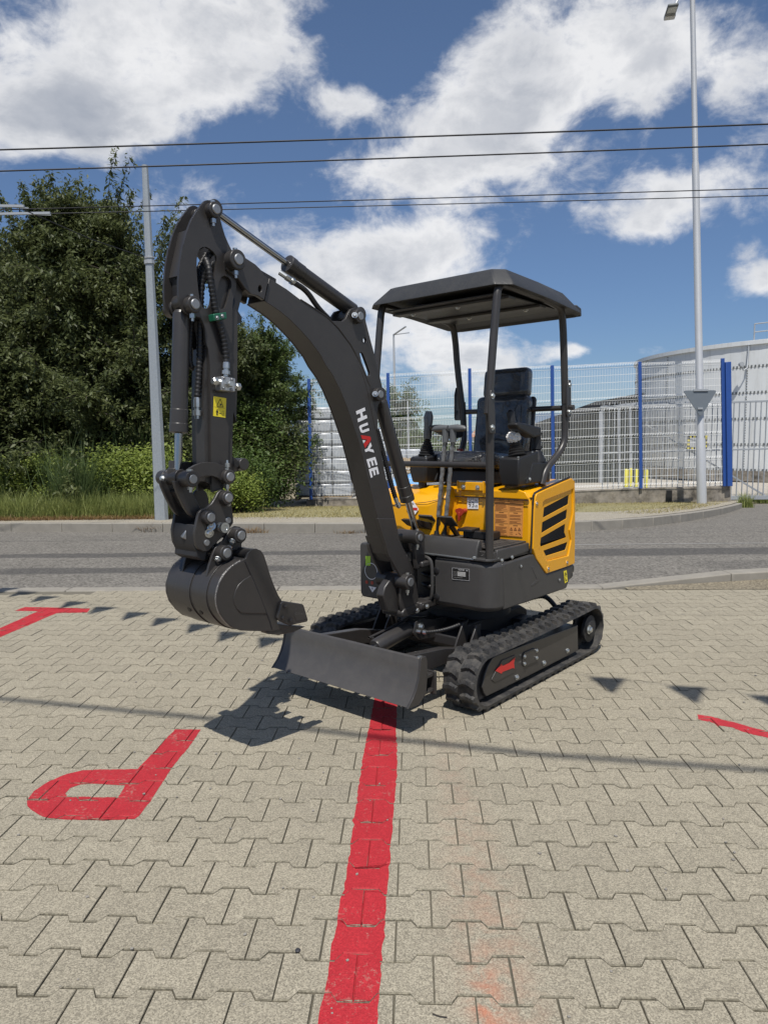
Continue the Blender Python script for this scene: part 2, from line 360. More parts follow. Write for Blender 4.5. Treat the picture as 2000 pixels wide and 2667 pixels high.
pav.v[2] = (12, YK0+YKS*12, -.009)
pavement = pav.build('pavement', SAND, smooth=False); tag(pavement, 'beige interlocking concrete block pavement of the yard', kind='structure')
geos = []
for k in range(6):
    vs_, fs_ = block_geo(k); me = bpy.data.meshes.new('paver_block'); me.from_pydata(vs_, [], fs_); me.materials.append(PAVE); me.materials.append(PJN); me.polygons.foreach_set('material_index', [0]+[1]*24)
    geos.append((vs_, fs_, me))
blocks.sort(key=lambda b_: (0 if abs(b_[0] - .0) < .60*b_[1] + .05 and b_[1] > 1.15 else 1, math.hypot(b_[0], b_[1])))
XF = []                                                       # block transforms
for (x, y, r_, c_) in blocks:
    g_ = random.Random(r_*131 + c_)
    XF.append((x + g_.gauss(0, .0006), y + g_.gauss(0, .0006), -abs(g_.gauss(0, .0009)), g_.gauss(0, .004), g_.gauss(0, .004), -YAW + g_.gauss(0, .003), g_.randrange(6)))
for (x, y, z, ax, ay, rz, k) in XF[:300]:
    o = bpy.data.objects.new('paver_block', geos[k][2]); COL.objects.link(o); o.parent = pavement
    o.location = (x, y, z); o.rotation_euler = (ax, ay, rz)
fv, ff, bo = [], [], 0
for (x, y, z, ax, ay, rz, k) in XF[300:]:
    M_ = Matrix.Translation((x, y, z)) @ Matrix.Rotation(rz, 4, 'Z') @ Matrix.Rotation(ax, 4, 'X') @ Matrix.Rotation(ay, 4, 'Y')
    vs_, fs_, _ = geos[k]
    fv += [tuple(M_ @ Vector(p)) for p in vs_]; ff += [tuple(i+bo for i in f_) for f_ in fs_]; bo += len(vs_)
me = bpy.data.meshes.new('paver_block_field'); me.from_pydata(fv, [], ff); me.materials.append(PAVE); me.materials.append(PJN); me.polygons.foreach_set('material_index', ([0]+[1]*24)*(len(ff)//25)); ta = me.attributes.new('tone', 'FLOAT', 'POINT'); ta.data.foreach_set('value', np.repeat(1+np.random.default_rng(5).random(len(fv)//36), 36).astype(np.float32))
o = bpy.data.objects.new('paver_block_field', me); COL.objects.link(o); o.parent = pavement; o['kind'] = 'stuff'

# ---------------------------------------------------------------- red painted markings, lying on every block top they cross
REDM = ground_mat('red_road_paint', (.40, .026, .034), .10, .28, 260, .6, stain=.22, wear=.55)
def clip(subj, tri):
    a_ = sum((tri[i][0]*tri[(i+1) % 3][1] - tri[(i+1) % 3][0]*tri[i][1]) for i in range(3))
    if a_ < 0: tri = tri[::-1]
    for i in range(3):
        A, B = tri[i], tri[(i+1) % 3]; outp = []
        ex, ey = B[0]-A[0], B[1]-A[1]
        for j in range(len(subj)):
            P_, Q_ = subj[j], subj[(j+1) % len(subj)]
            dp = ex*(P_[1]-A[1]) - ey*(P_[0]-A[0]); dq = ex*(Q_[1]-A[1]) - ey*(Q_[0]-A[0])
            if dp >= 0: outp.append(P_)
            if dp*dq < 0:
                t_ = dp/(dp-dq); outp.append((P_[0]+(Q_[0]-P_[0])*t_, P_[1]+(Q_[1]-P_[1])*t_))
        subj = outp
        if len(subj) < 3: return []
    return subj
def paint(name, label, poly, hole=None, ragged=.004, seedv=1):
    g_ = random.Random(seedv)
    def dense(P):
        Q = []
        for i in range(len(P)):
            a_, b_ = P[i], P[(i+1) % len(P)]; n_ = max(1, int(math.hypot(b_[0]-a_[0], b_[1]-a_[1])/.025))
            for k in range(n_):
                t_ = k/n_; Q.append((a_[0]+(b_[0]-a_[0])*t_ + g_.gauss(0, ragged*.5), a_[1]+(b_[1]-a_[1])*t_ + g_.gauss(0, ragged*.5)))
        return Q
    rings = [dense(poly)] + ([dense(hole)] if hole else [])
    flat = [p for r in rings for p in r]
    tris = tessellate_polygon([[Vector((a_, b_, 0)) for a_, b_ in r] for r in rings])
    mb = MB(); x0 = min(p[0] for p in flat)-.15; x1 = max(p[0] for p in flat)+.15; y0 = min(p[1] for p in flat)-.15; y1 = max(p[1] for p in flat)+.15
    for t_ in tris:     # paint that ran into the joints
        mb.add([(flat[i][0], flat[i][1], -.0060) for i in t_], [(0, 1, 2)])
    for (x, y, z, ax, ay, rz, k) in XF:
        if not (x0 < x < x1 and y0 < y < y1): continue
        M_ = Matrix.Translation((x, y, z)) @ Matrix.Rotation(rz, 4, 'Z') @ Matrix.Rotation(ax, 4, 'X') @ Matrix.Rotation(ay, 4, 'Y')
        Wp = [M_ @ Vector((a_, b_, 0)) for a_, b_ in INN]; W2 = [M_ @ Vector((a_, b_, -.0030)) for a_, b_ in OUT]
        nrm = M_.to_3x3() @ Vector((0, 0, 1))
        def zt(a_, b_): return z - (nrm.x*(a_-x) + nrm.y*(b_-y))/nrm.z + .0009
        bx0 = min(p.x for p in W2); bx1 = max(p.x for p in W2); by0 = min(p.y for p in W2); by1 = max(p.y for p in W2)
        for t_ in tris:
            T = [flat[i] for i in t_]
            if max(p[0] for p in T) < bx0 or min(p[0] for p in T) > bx1 or max(p[1] for p in T) < by0 or min(p[1] for p in T) > by1: continue
            q = clip([(p.x, p.y) for p in Wp], T)
            if len(q) >= 3: mb.add([(a_, b_, zt(a_, b_)) for a_, b_ in q], [tuple(range(len(q)))])
            for i in range(12):     # the chamfers
                j = (i+1) % 12; quad = [Wp[i], Wp[j], W2[j], W2[i]]
                q = clip([(p.x, p.y) for p in quad], T)
                if len(q) >= 3:
                    c0 = (Wp[i]+Wp[j])/2; c1 = (W2[i]+W2[j])/2; dv = Vector((c1.x-c0.x, c1.y-c0.y)); l2 = max(dv.length_squared, 1e-9)
                    mb.add([(a_, b_, c0.z + (c1.z-c0.z)*max(0, min(1, ((a_-c0.x)*dv.x+(b_-c0.y)*dv.y)/l2)) + .0009) for a_, b_ in q], [tuple(range(len(q)))])
    me_ = bpy.data.meshes.new(name); me_.from_pydata(mb.v, [], mb.f); me_.materials.append(REDM)
    o_ = bpy.data.objects.new(name, me_); COL.objects.link(o_); tag(o_, label, 'road marking'); return o_
paint('painted_line', 'long red painted bay line running from the dozer blade toward the viewer',
      [(-0.176,1.366),(-0.169,1.547),(-0.16,1.674),(-0.152,1.843),(-0.136,2.083),(-0.127,2.294),(-0.116,2.607),(-0.105,2.936),(-0.082,3.308),(-0.064,3.65),(-0.045,4.039),(0.092,4.034),(0.058,3.646),(0.047,3.259),(0.043,2.896),(0.028,2.589),(0.01,2.291),(-0.004,2.006),(-0.014,1.84),(-0.023,1.672),(-0.03,1.545),(-0.034,1.364)], seedv=3)
paint('painted_letter', 'red letter P painted upside down on the pavers in front of the bucket shadow',
      [(-1.014,3.291),(-0.889,3.285),(-0.891,3.129),(-0.91,2.875),(-0.91,2.604),(-0.919,2.487),(-0.927,2.475),(-1.035,2.469),(-1.152,2.476),(-1.243,2.489),(-1.298,2.517),(-1.341,2.551),(-1.367,2.58),(-1.386,2.612),(-1.396,2.642),(-1.4,2.697),(-1.379,2.779),(-1.336,2.843),(-1.281,2.874),(-1.053,2.878)],
      [(-1.053,2.737),(-1.047,2.638),(-1.185,2.646),(-1.224,2.642),(-1.252,2.654),(-1.266,2.671),(-1.266,2.717),(-1.237,2.746),(-1.193,2.752)], .002, 5)
paint('painted_mark', 'red T shaped marking on the pavers at the left edge of the yard',
      [(-3.05,5.913),(-2.464,5.835),(-2.432,5.694),(-2.676,5.68),(-2.757,4.967),(-2.799,4.616),(-2.94,4.858),(-2.895,5.225),(-2.863,5.754),(-3.065,5.777)], None, .002, 6)
paint('painted_mark', 'short red slanting paint stroke on the pavers right of the excavator tracks',
      [(1.539,3.395),(1.594,3.373),(1.687,3.276),(1.773,3.179),(1.894,3.053),(1.856,2.991),(1.738,3.115),(1.669,3.169),(1.631,3.236),(1.579,3.26),(1.578,3.297),(1.522,3.346)], None, .005, 8)

# ================================================================ ROAD, KERBS, SIDEWALK, VERGE
def zr(y):
    if y < 6.6: return 0.0
    if y < 12.3: return -.02 - .0355*(y-6.6)
    return -.222 - .052*(y-12.3)
road = MB()
ys = [YK0-2, 6.9, 8, 9.5, 11, 12.3, 14, 17, 22, 40]
xs = [-30, -15, -8, 0, 8, 15, 30, 60]
road.v = [(x, y, zr(max(y, 6.62)) if y > 5 else -.02) for y in ys for x in xs]
road.f = [(j*len(xs)+i, j*len(xs)+i+1, (j+1)*len(xs)+i+1, (j+1)*len(xs)+i) for j in range(len(ys)-1) for i in range(len(xs)-1)]
# worn darker lanes and sealed repairs; thin far lines paint in the wires' shadows
t = ASPH.node_tree; b = t.nodes['Principled BSDF']; src = b.inputs['Base Color'].links[0].from_socket
g = t.nodes.new('ShaderNodeNewGeometry').outputs['Position']; s3 = t.nodes.new('ShaderNodeSeparateXYZ'); t.links.new(g, s3.inputs[0])
nn = noise(t, g, .8, 5, .6); last = src
for (yc, sy, x0, x1, k) in ((9.45, .25, -99, .9, .62), (8.02, .26, -4.7, -.5, .62), (9.15, .42, 1.2, 99, .62), (8.15, .12, 2.5, 3.1, .5), (7.9, .35, 3.4, 99, .25), (11.4, .035, -99, -2.4, .5), (11.9, .02, -99, -3, .4), (10.9, .03, 1.5, 99, .4), (7.1, .2, -99, 99, -.12)):
    yv = mth(t, 'ADD', s3.outputs[1], mth(t, 'MULTIPLY', mth(t, 'SUBTRACT', nn, .5), .35))
    a = mth(t, 'MULTIPLY', mth(t, 'SUBTRACT', 1.0, mth(t, 'DIVIDE', mth(t, 'ABSOLUTE', mth(t, 'SUBTRACT', yv, yc)), sy)), 4.0, clamp=True)
    c1 = mth(t, 'MULTIPLY', mth(t, 'SUBTRACT', s3.outputs[0], x0), 2.5, clamp=True); c2 = mth(t, 'MULTIPLY', mth(t, 'SUBTRACT', x1, s3.outputs[0]), 1.5, clamp=True)
    mm = t.nodes.new('ShaderNodeMixRGB'); t.links.new(mth(t, 'MULTIPLY', mth(t, 'MULTIPLY', a, mth(t, 'MULTIPLY', c1, c2)), k), mm.inputs[0]); t.links.new(last, mm.inputs[1]); mm.inputs[2].default_value = (.045, .044, .045, 1); last = mm.outputs[0]
t.links.new(last, b.inputs['Base Color'])
tag(road.build('road', ASPH, smooth=False), 'grey asphalt road with darker worn bands', kind='structure')
# thin white line
pl = MB(); pl.add([(2.2, 10.02, zr(10.02)+.004), (5.4, 9.95, zr(9.95)+.004), (5.4, 10.0, zr(10.0)+.004), (2.2, 10.07, zr(10.07)+.004)], [(0, 1, 2, 3)])
PWH = mat('worn_white_road_paint', (.30, .295, .28), .8, 0, .6, 9)
tag(pl.build('painted_line', PWH, smooth=False), 'thin worn white lane line on the asphalt right of the excavator', 'road marking')
# terrain under everything beyond the road
ter = MB(); ys = [21.6, 22.0, 22.6, 26, 60, 200, 900, 3000]; zs = [-.75, -.72, -.72, -.75, -1.2, -1.5, -1.5, -1.5]
xs = [-2500, -300, -60, -20, 0, 10, 60, 300, 2500]
SOIL = ground_mat('dry_ground', (.22, .19, .13), .15, .5, 40)
ter.v = [(x, y, z-.06 if y < 22 else z) for y, z in zip(ys, zs) for x in xs]; ter.f = [(j*9+i, j*9+i+1, (j+1)*9+i+1, (j+1)*9+i) for j in range(7) for i in range(8) ]
ter.v += [(-2500, -2500, -2.2), (2500, -2500, -2.2), (2500, 3000, -2.2), (-2500, 3000, -2.2)]; k = len(ter.v); ter.f.append((k-4, k-3, k-2, k-1))
tag(ter.build('ground', SOIL, smooth=False), 'flat open ground beyond the road', kind='structure')
# near flush kerb
knear = empty('near_kerb'); tag(knear, 'flush concrete kerb strip between the pavers and the asphalt', kind='structure')
def kerb_block(p, q, w, h0, h1, name='kerb_stone', parent=None, back=1):
    """one kerb stone from p to q (ground points with z of its top), w wide toward the back"""
    p = Vector(p); q = Vector(q); d = (q-p); d.z = 0; n_ = Vector((-d.y, d.x, 0)).normalized()*w*back; e = d.normalized()*.004
    A, B = p+e, q-e; mb = MB()
    vs_ = []
    for pt in (A, B, B+n_, A+n_): vs_.append(tuple(Vector((pt.x, pt.y, pt.z-h0))))
    for pt, dz_ in ((A, 0), (B, 0), (B+n_, 0), (A+n_, 0)): vs_.append((pt.x, pt.y, pt.z+dz_))
    mb.add(vs_, [(0, 3, 2, 1), (4, 5, 6, 7), (0, 1, 5, 4), (1, 2, 6, 5), (2, 3, 7, 6), (3, 0, 4, 7)])
    return mb.build(name, KERB, parent, bevel=.012, seg=2)
x = -9.0
while x < 1.5:
    x2 = x + 1.0; kerb_block((x, YK0+YKS*x, .004), (x2, YK0+YKS*x2, .004), .16, .2, 0, parent=knear); x = x2
x0 = x; P0 = Vector((x0, YK0+YKS*x0, .004)); raised = [P0, Vector((3.22, 6.50, .105)), Vector((4.2, 6.62, .125)), Vector((5.05, 6.74, .13)), Vector((5.9, 6.9, .125)), Vector((6.9, 7.0, .125)), Vector((8, 7.1, .125))]
for a_, b_ in zip(raised, raised[1:]): kerb_block(a_, b_, .17, .25, 0, parent=knear)
# soil fillet in front of the raised kerb
DIRT = ground_mat('dirt_and_grit', (.19, .165, .12), .3, .7, 90)
fil = MB(); a1 = [(2.2, 6.31, .003), (3.1, 6.28, .003), (4.0, 6.25, .003), (5.0, 6.22, .003), (8, 6.14, .003)]; a2 = [(2.2, 6.42, .005), (3.1, 6.485, .03), (4.0, 6.59, .05), (5.0, 6.73, .05), (8, 7.09, .05)]
fil.v = a1+a2; fil.f = [(i, i+1, i+6, i+5) for i in range(4)]
tag(fil.build('dirt_bank', DIRT), 'strip of dirt and grit lying against the raised kerb at the right', kind='structure')
# far kerb and sidewalk
farp = [(-13.595,14.685,-0.346),(-12.128,14.459,-0.334),(-11.012,14.236,-0.323),(-9.844,14.007,-0.311),(-8.747,13.839,-0.302),(-7.647,13.622,-0.291),(-7.163,13.549,-0.287),(-6.093,13.338,-0.276),(-5.045,13.086,-0.263),(-4.065,12.938,-0.255),(-3.088,12.746,-0.245),(-2.14,12.559,-0.235),(-1.219,12.378,-0.226),(-0.337,12.224,-0.22),(0.524,12.119,-0.216),(1.372,12.015,-0.212),(2.153,11.989,-0.211),(2.948,12.032,-0.213),(3.578,12.169,-0.218),(4.218,12.494,-0.232),(4.981,13.068,-0.262),(5.838,13.929,-0.307),(6.8,15.055,-0.365),(7.923,16.551,-0.443),(9.301,18.595,-0.549),(10.916,21.255,-0.688),(12.483,24.19,-0.84)]
kfar = empty('far_kerb'); tag(kfar, 'raised concrete kerb along the far side of the road curving to the gate', kind='structure')
hs_ = [.165]*19 + [.165, .165, .165, .16, .15, .14, .12, .08]
tops = [(p[0], p[1], p[2]+h_) for p, h_ in zip(farp, hs_)]
for i in range(len(tops)-1): kerb_block(tops[i], tops[i+1], .15, .35, 0, parent=kfar)
SIDE = ground_mat('sidewalk_paving', (.36, .33, .27), .08, .35, 60)
t = SIDE.node_tree; b = t.nodes['Principled BSDF']; src = b.inputs['Base Color'].links[0].from_socket
br = t.nodes.new('ShaderNodeTexBrick'); br.inputs['Scale'].default_value = 5; br.inputs['Color1'].default_value = (1, 1, 1, 1); br.inputs['Color2'].default_value = (.9, .89, .87, 1); br.inputs['Mortar'].default_value = (.5, .48, .44, 1); br.inputs['Mortar Size'].default_value = .03
t.links.new(t.nodes.new('ShaderNodeNewGeometry').outputs['Position'], br.inputs['Vector'])
mm = t.nodes.new('ShaderNodeMixRGB'); mm.blend_type = 'MULTIPLY'; mm.inputs[0].default_value = 1; t.links.new(src, mm.inputs[1]); t.links.new(br.outputs['Color'], mm.inputs[2]); t.links.new(mm.outputs[0], b.inputs['Base Color'])
sw = MB(); bk = [(p[0]-(.0 if i < 19 else .12), p[1]+.15, p[2]-.004) for i, p in enumerate(tops)]
far_e = []
for i, p in enumerate(bk):
    if i < 19: far_e.append((p[0], p[1]+1.75, p[2]-.09))
    else: far_e.append((p[0]-.15-(.55*(i-18))*.3, p[1]+max(.1, 1.75-.26*(i-18)), p[2]-.03))
sw.v = bk + far_e; n_ = len(bk); sw.f = [(i, i+1, n_+i+1, n_+i) for i in range(n_-1)]
tag(sw.build('sidewalk', SIDE, smooth=False), 'pale sidewalk behind the far kerb', kind='structure')
# verge
GRS = ground_mat('dry_verge_soil', (.26, .235, .125), .25, .6, 30)
vg = MB(); cols = [(p[0], p[1]-.05, p[2]-.006) for p in far_e[:23]]; n_ = len(cols)
back = [(p[0]*1.72, 21.7, -.62) for p in cols]
mid_ = [tuple((a_[k]+b_[k])/2 + (0 if k < 2 else .02) for k in range(3)) for a_, b_ in zip(cols, back)]
vg.v = cols + mid_ + back; vg.f = [(j*n_+i, j*n_+i+1, (j+1)*n_+i+1, (j+1)*n_+i) for j in range(2) for i in range(n_-1)]
tag(vg.build('verge', GRS), 'grass verge between the sidewalk and the fence', kind='structure')
def zg(x, y):     # verge height
    return -.16 + (min(max(y, 14.2), 21.7)-14.2)*(-.062)

# ================================================================ VEGETATION
def leaf_mat(name, c1, c2, scale=.9, trans=.35, rough=.5):
    m = bpy.data.materials.new(name); m.use_nodes = True; t = m.node_tree
    b = t.nodes['Principled BSDF']; g = t.nodes.new('ShaderNodeNewGeometry').outputs['Position']
    f = mth(t, 'ADD', mth(t, 'MULTIPLY', noise(t, g, scale, 4, .6), .9), mth(t, 'MULTIPLY', noise(t, g, 9, 2, .7, 0, (3, 3, 3)), .9))
    mr = t.nodes.new('ShaderNodeMapRange'); t.links.new(f, mr.inputs[0]); mr.inputs[1].default_value = .6; mr.inputs[2].default_value = 1.2
    mm = t.nodes.new('ShaderNodeMixRGB'); t.links.new(mr.outputs[0], mm.inputs[0]); mm.inputs[1].default_value = (*c1, 1); mm.inputs[2].default_value = (*c2, 1)
    t.links.new(mm.outputs[0], b.inputs['Base Color']); b.inputs['Roughness'].default_value = rough; b.inputs['Specular IOR Level'].default_value = .35
    tr = t.nodes.new('ShaderNodeBsdfTranslucent'); t.links.new(mm.outputs[0], tr.inputs['Color'])
    ms = t.nodes.new('ShaderNodeMixShader'); ms.inputs[0].default_value = trans
    t.links.new(b.outputs[0], ms.inputs[1]); t.links.new(tr.outputs[0], ms.inputs[2]); t.links.new(ms.outputs[0], t.nodes['Material Output'].inputs[0])
    return m
LF_CH = leaf_mat('cherry_leaf', (.034, .052, .020), (.165, .188, .070), trans=.4)
LF_RB = leaf_mat('robinia_leaf', (.045, .085, .024), (.165, .21, .065), trans=.45)
LF_IV = leaf_mat('ivy_leaf', (.04, .075, .02), (.14, .20, .048))
LF_BR = leaf_mat('bramble_leaf', (.14, .20, .04), (.36, .42, .10), 1.6, .45)
LF_RD = leaf_mat('reed_blade', (.07, .115, .04), (.16, .21, .08), 2)
LF_GR = leaf_mat('verge_grass_blade', (.22, .20, .08), (.50, .42, .20), 2)
LF_GN = leaf_mat('green_grass_blade', (.14, .18, .045), (.34, .37, .12), 2)
LF_DD = leaf_mat('dry_weed', (.15, .085, .035), (.30, .20, .09), 4)
def leaves(name, C_, size, m, parent=None, droop=.5, aspect=.42, jitter=.3, out=None):
    """C_: (n,3) leaf positions; every leaf is a folded four-cornered blade"""
    n = len(C_); sz = size*(1 + jitter*rng.standard_normal(n)).clip(.4, 1.8)
    th = rng.uniform(0, 2*np.pi, n); el = rng.normal(-droop, .45, n)
    d = np.stack([np.cos(th)*np.cos(el), np.sin(th)*np.cos(el), np.sin(el)], 1)
    up = np.stack([rng.normal(0, .45, n), rng.normal(-.15, .45, n), np.ones(n)], 1)
    s = np.cross(d, up); s /= np.linalg.norm(s, axis=1)[:, None]+1e-9
    nn_ = np.cross(s, d)
    a = C_; b_ = C_ + d*sz[:, None]*.5 + s*sz[:, None]*aspect*.5 + nn_*sz[:, None]*.07
    c = C_ + d*sz[:, None]; e = C_ + d*sz[:, None]*.5 - s*sz[:, None]*aspect*.5 + nn_*sz[:, None]*.07
    V = np.stack([a, b_, c, e], 1).reshape(-1, 3); i = np.arange(n)*4
    F = np.concatenate([np.stack([i, i+1, i+2], 1), np.stack([i, i+2, i+3], 1)])
    return npmesh(name, V, F, m, parent)
def blades(name, base, h, wd, m, lean=.35, parent=None, seg=3, hj=.3):
    """upright tapering grass or reed blades"""
    n = len(base); H = h*(1+hj*rng.standard_normal(n)).clip(.35, 1.9); th = rng.uniform(0, 2*np.pi, n); ln = np.abs(rng.normal(lean, lean*.5, n))
    d = np.stack([np.cos(th), np.sin(th), np.zeros(n)], 1); s = np.stack([-np.sin(th+rng.normal(0, .8, n)), np.cos(th+rng.normal(0, .8, n)), np.zeros(n)], 1)
    V = []; 
    for k in range(seg+1):
        t_ = k/seg; c = base + d*(H*ln*t_**1.8)[:, None] + np.array([0, 0, 1.])*(H*(t_-.25*ln*t_**2))[:, None]; ww = wd*(1-t_)**.7*.5 if k < seg else 0.0001
        V += [c - s*ww, c + s*ww]
    V = np.stack(V, 1).reshape(-1, 3); i = np.arange(n)*2*(seg+1); F = []
    for k in range(seg): F.append(np.stack([i+2*k, i+2*k+1, i+2*k+3, i+2*k+2], 1))
    return npmesh(name, V, np.concatenate(F), m, parent)
def branch_pts(p0, d0, length, n, curl, droop, g_):
    p = np.array(p0, float); d = np.array(d0, float); d /= np.linalg.norm(d); out = [p.copy()]
    for i in range(n):
        d = d + np.array([g_.gauss(0, curl), g_.gauss(0, curl), g_.gauss(0, curl*.6) - droop]); d /= np.linalg.norm(d)
        p = p + d*length/n; out.append(p.copy())
    return out
def tree(name, label, base, height, spread, leafm, n_limbs, n_twigs, leaf, per, seedv, crown_lo=.15, top_open=.0, droop=.12, group=None, up=1.0, cone=False, shoots=0):
    g_ = random.Random(seedv); root = empty(name, base); tag(root, label, 'tree', group)
    wood = MB(); pos = []
    trunk = branch_pts((0, 0, 0), (g_.gauss(0, .05), g_.gauss(0, .05), 1), height*.88, 12, .05, -.02, g_)
    wood.tube([tuple(p) for p in trunk], [height*.022*(1-i/14) for i in range(13)], 8)
    for k in range(n_limbs):
        f = crown_lo*.8 + (1-crown_lo*.8)*((k+.5)/n_limbs)**.9; i = min(11, int(f*12)); p0 = trunk[i] + (trunk[i+1]-trunk[i])*(f*12-i if i < 12 else 0)
        th = k*2.4 + g_.gauss(0, .3); shape = math.sin(math.pi*min(1, (f-crown_lo*.6)/(1.08-crown_lo*.6)))**.6 if f > crown_lo*.6 else .4
        L_ = spread*((.35+.75*shape) if not cone else (1.2-.95*f))*g_.uniform(.75, 1.15); el = (.15 + .9*f*up)*g_.uniform(.7, 1.3)
        lb = branch_pts(p0, (math.cos(th)*math.cos(el), math.sin(th)*math.cos(el), math.sin(el)), L_, 9, .13, .02, g_)
        r0 = height*.009*(1.1-f*.7); wood.tube([tuple(p) for p in lb], [r0*(1-j/10.5) for j in range(10)], 5)
        for m_ in range(n_twigs):
            q = g_.uniform(.12, 1.0); j = min(8, int(q*9)); p1 = lb[j] + (lb[j+1]-lb[j])*(q*9-j)
            t2 = th + g_.gauss(0, 1.3); e2 = g_.gauss(.25, .6)
            tl = spread*g_.uniform(.16, .42)*(1.15-q*.4)
            tw = branch_pts(p1, (math.cos(t2)*math.cos(e2), math.sin(t2)*math.cos(e2), math.sin(e2)), tl, 6, .2, droop, g_)
            if m_ % 3 == 0: wood.tube([tuple(p) for p in tw], [r0*.3*(1-jj/7.5) for jj in range(7)], 3, caps=False)
            tw = np.array(tw); tt = rng.uniform(0, 6, int(per*tl)+3); a = tt.astype(int).clip(0, 5)
            pos.append(tw[a] + (tw[a+1]-tw[a])*(tt-a)[:, None] + rng.normal(0, leaf*.55, (len(tt), 3)))
    for k in range(shoots):      # long upright shoots of the year with leaves strung along them
        i = g_.randrange(4, 12); th = g_.uniform(0, 6.28); rr_ = spread*g_.uniform(.25, .95)*(1.2-i/12*.85)
        p0 = trunk[i] + np.array([math.cos(th)*rr_, math.sin(th)*rr_*.7, rr_*.5]); e2 = g_.uniform(.7, 1.3)
        sl_ = g_.uniform(1.1, 2.3); tw = branch_pts(p0, (math.cos(th)*math.cos(e2), math.sin(th)*math.cos(e2), math.sin(e2)), sl_, 6, .09, -.03, g_)
        wood.tube([tuple(p) for p in tw], [.012*(1-jj/8) for jj in range(7)], 3, caps=False)
        tw = np.array(tw); tt = rng.uniform(0, 6, int(95*sl_)); a = tt.astype(int).clip(0, 5)
        pos.append(tw[a] + (tw[a+1]-tw[a])*(tt-a)[:, None] + rng.normal(0, leaf*.38, (len(tt), 3)))
    me_ = bpy.data.meshes.new('trunk'); me_.from_pydata(wood.v, [], wood.f); me_.materials.append(BARK)
    o_ = bpy.data.objects.new('trunk', me_); COL.objects.link(o_); o_.parent = root
    P_ = np.concatenate(pos); P_ = P_[P_[:, 2] > .1]
    leaves('crown', P_, leaf, leafm, root, droop=.55)
    return root
tree('cherry_tree', 'tall dark green tree at the far left with upright leafy shoots against the sky', (-7.7, 19.6, -.5), 8.3, 4.0, LF_CH, 84, 42, .120, 76, 11, .05, droop=.16, cone=True, up=.9, shoots=120)
tree('cherry_tree', 'dark drooping tree partly cut by the left edge of the photo', (-11.4, 20.5, -.5), 8.1, 4.0, LF_CH, 76, 40, .13, 72, 12, .05, droop=.16, cone=True, up=.9, shoots=100)
tree('cherry_tree', 'dark leafy tree standing right behind the galvanised mast', (-5.2, 21.7, -.5), 4.9, 2.6, LF_CH, 44, 34, .12, 80, 13, .05, droop=.12)
tree('robinia_tree', 'lighter green feathery tree behind the excavator boom', (-4.3, 22.6, -.6), 4.9, 2.1, LF_RB, 52, 36, .085, 130, 14, .05, droop=.04, up=.8)
# dark undergrowth closing the view below the crowns
def mound(name, label, cx, cy, rx, ry, h, m, n, leaf, cat='shrub', z0=-.6, seedv=1, group=None):
    """a bushy mass: leaves scattered over lumpy shells inside it, on thin stems"""
    r_ = np.random.default_rng(seedv); root = empty(name, (cx, cy, z0)); tag(root, label, cat, group)
    nl = 26; lx = r_.uniform(-.85, .85, nl)*rx; ly = r_.uniform(-.8, .8, nl)*ry; env = np.sqrt(np.clip(1-(lx/rx)**2*.8-(ly/ry)**2*.5, .1, 1)); lz = h*env*r_.uniform(.25, .82, nl); lr = h*r_.uniform(.18, .34, nl)
    k = r_.integers(0, nl, n); v_ = r_.normal(0, 1, (n, 3)); v_ /= np.linalg.norm(v_, axis=1)[:, None]; rr = lr[k]*(r_.uniform(.35, 1.12, n))
    P_ = np.stack([lx[k], ly[k], lz[k]], 1) + v_*rr[:, None]*np.array([1.15, 1.0, 1.0]); P_ = P_[P_[:, 2] > 0]
    leaves('foliage', P_, leaf, m, root, droop=.25, aspect=.6)
    st = MB()
    for i in range(nl): st.tube([(lx[i]*.5, ly[i]*.5, -.1), (lx[i]*.8, ly[i]*.8, lz[i]*.5), (lx[i], ly[i], lz[i])], [.02, .014, .006], 4, caps=False)
    me_ = bpy.data.meshes.new('stems'); me_.from_pydata(st.v, [], st.f); me_.materials.append(BARK); o_ = bpy.data.objects.new('stems', me_); COL.objects.link(o_); o_.parent = root
    return root
mound('undergrowth', 'dark shaded undergrowth below the tall trees at the left', -9.5, 21.2, 5.4, 1.6, 3.6, LF_CH, 42000, .13, seedv=21)
mound('undergrowth', 'dark thicket behind the foot of the galvanised mast', -5.1, 22.0, 2.4, 1.4, 3.6, LF_CH, 26000, .12, seedv=22)
mound('ivy_shrub', 'ivy covered shrub beside the blue corner post of the fence', -4.05, 21.2, 1.15, .9, 3.4, LF_IV, 22000, .085, seedv=23)
mound('ivy_shrub', 'rounded green shrub low in front of the ivy covered one', -3.7, 18.4, .90, .8, 1.8, LF_IV, 13000, .075, seedv=24, z0=-.45)
mound('bramble_bush', 'wide bright green bramble bank at the left edge of the photo', -8.6, 16.5, 2.1, .9, 1.6, LF_BR, 27000, .07, seedv=25, z0=-.35)
mound('bramble_bush', 'bright green bramble bush between the reeds and the mast', -5.6, 16.6, 1.7, .9, 1.7, LF_BR, 27000, .07, seedv=26, z0=-.35)
mound('bramble_bush', 'small bramble bush right of the foot of the galvanised mast', -3.9, 17.2, .9, .8, 1.25, LF_BR, 9000, .065, seedv=27, z0=-.35)
def scatter(n, x0, x1, y0, y1, seedv=1):
    r_ = np.random.default_rng(seedv); x_ = r_.uniform(x0, x1, n); y_ = r_.uniform(y0, y1, n)
    return np.stack([x_, y_, np.array([zg(a_, b_) for a_, b_ in zip(x_, y_)])], 1)
_fx = [p[0] for p in farp[14:]]; _fy = [p[1] for p in farp[14:]]
def inside(P_): return P_[P_[:, 0] < np.where(P_[:, 1] > _fy[3], np.interp(P_[:, 1], _fy[3:], _fx[3:])-.55, 99)]
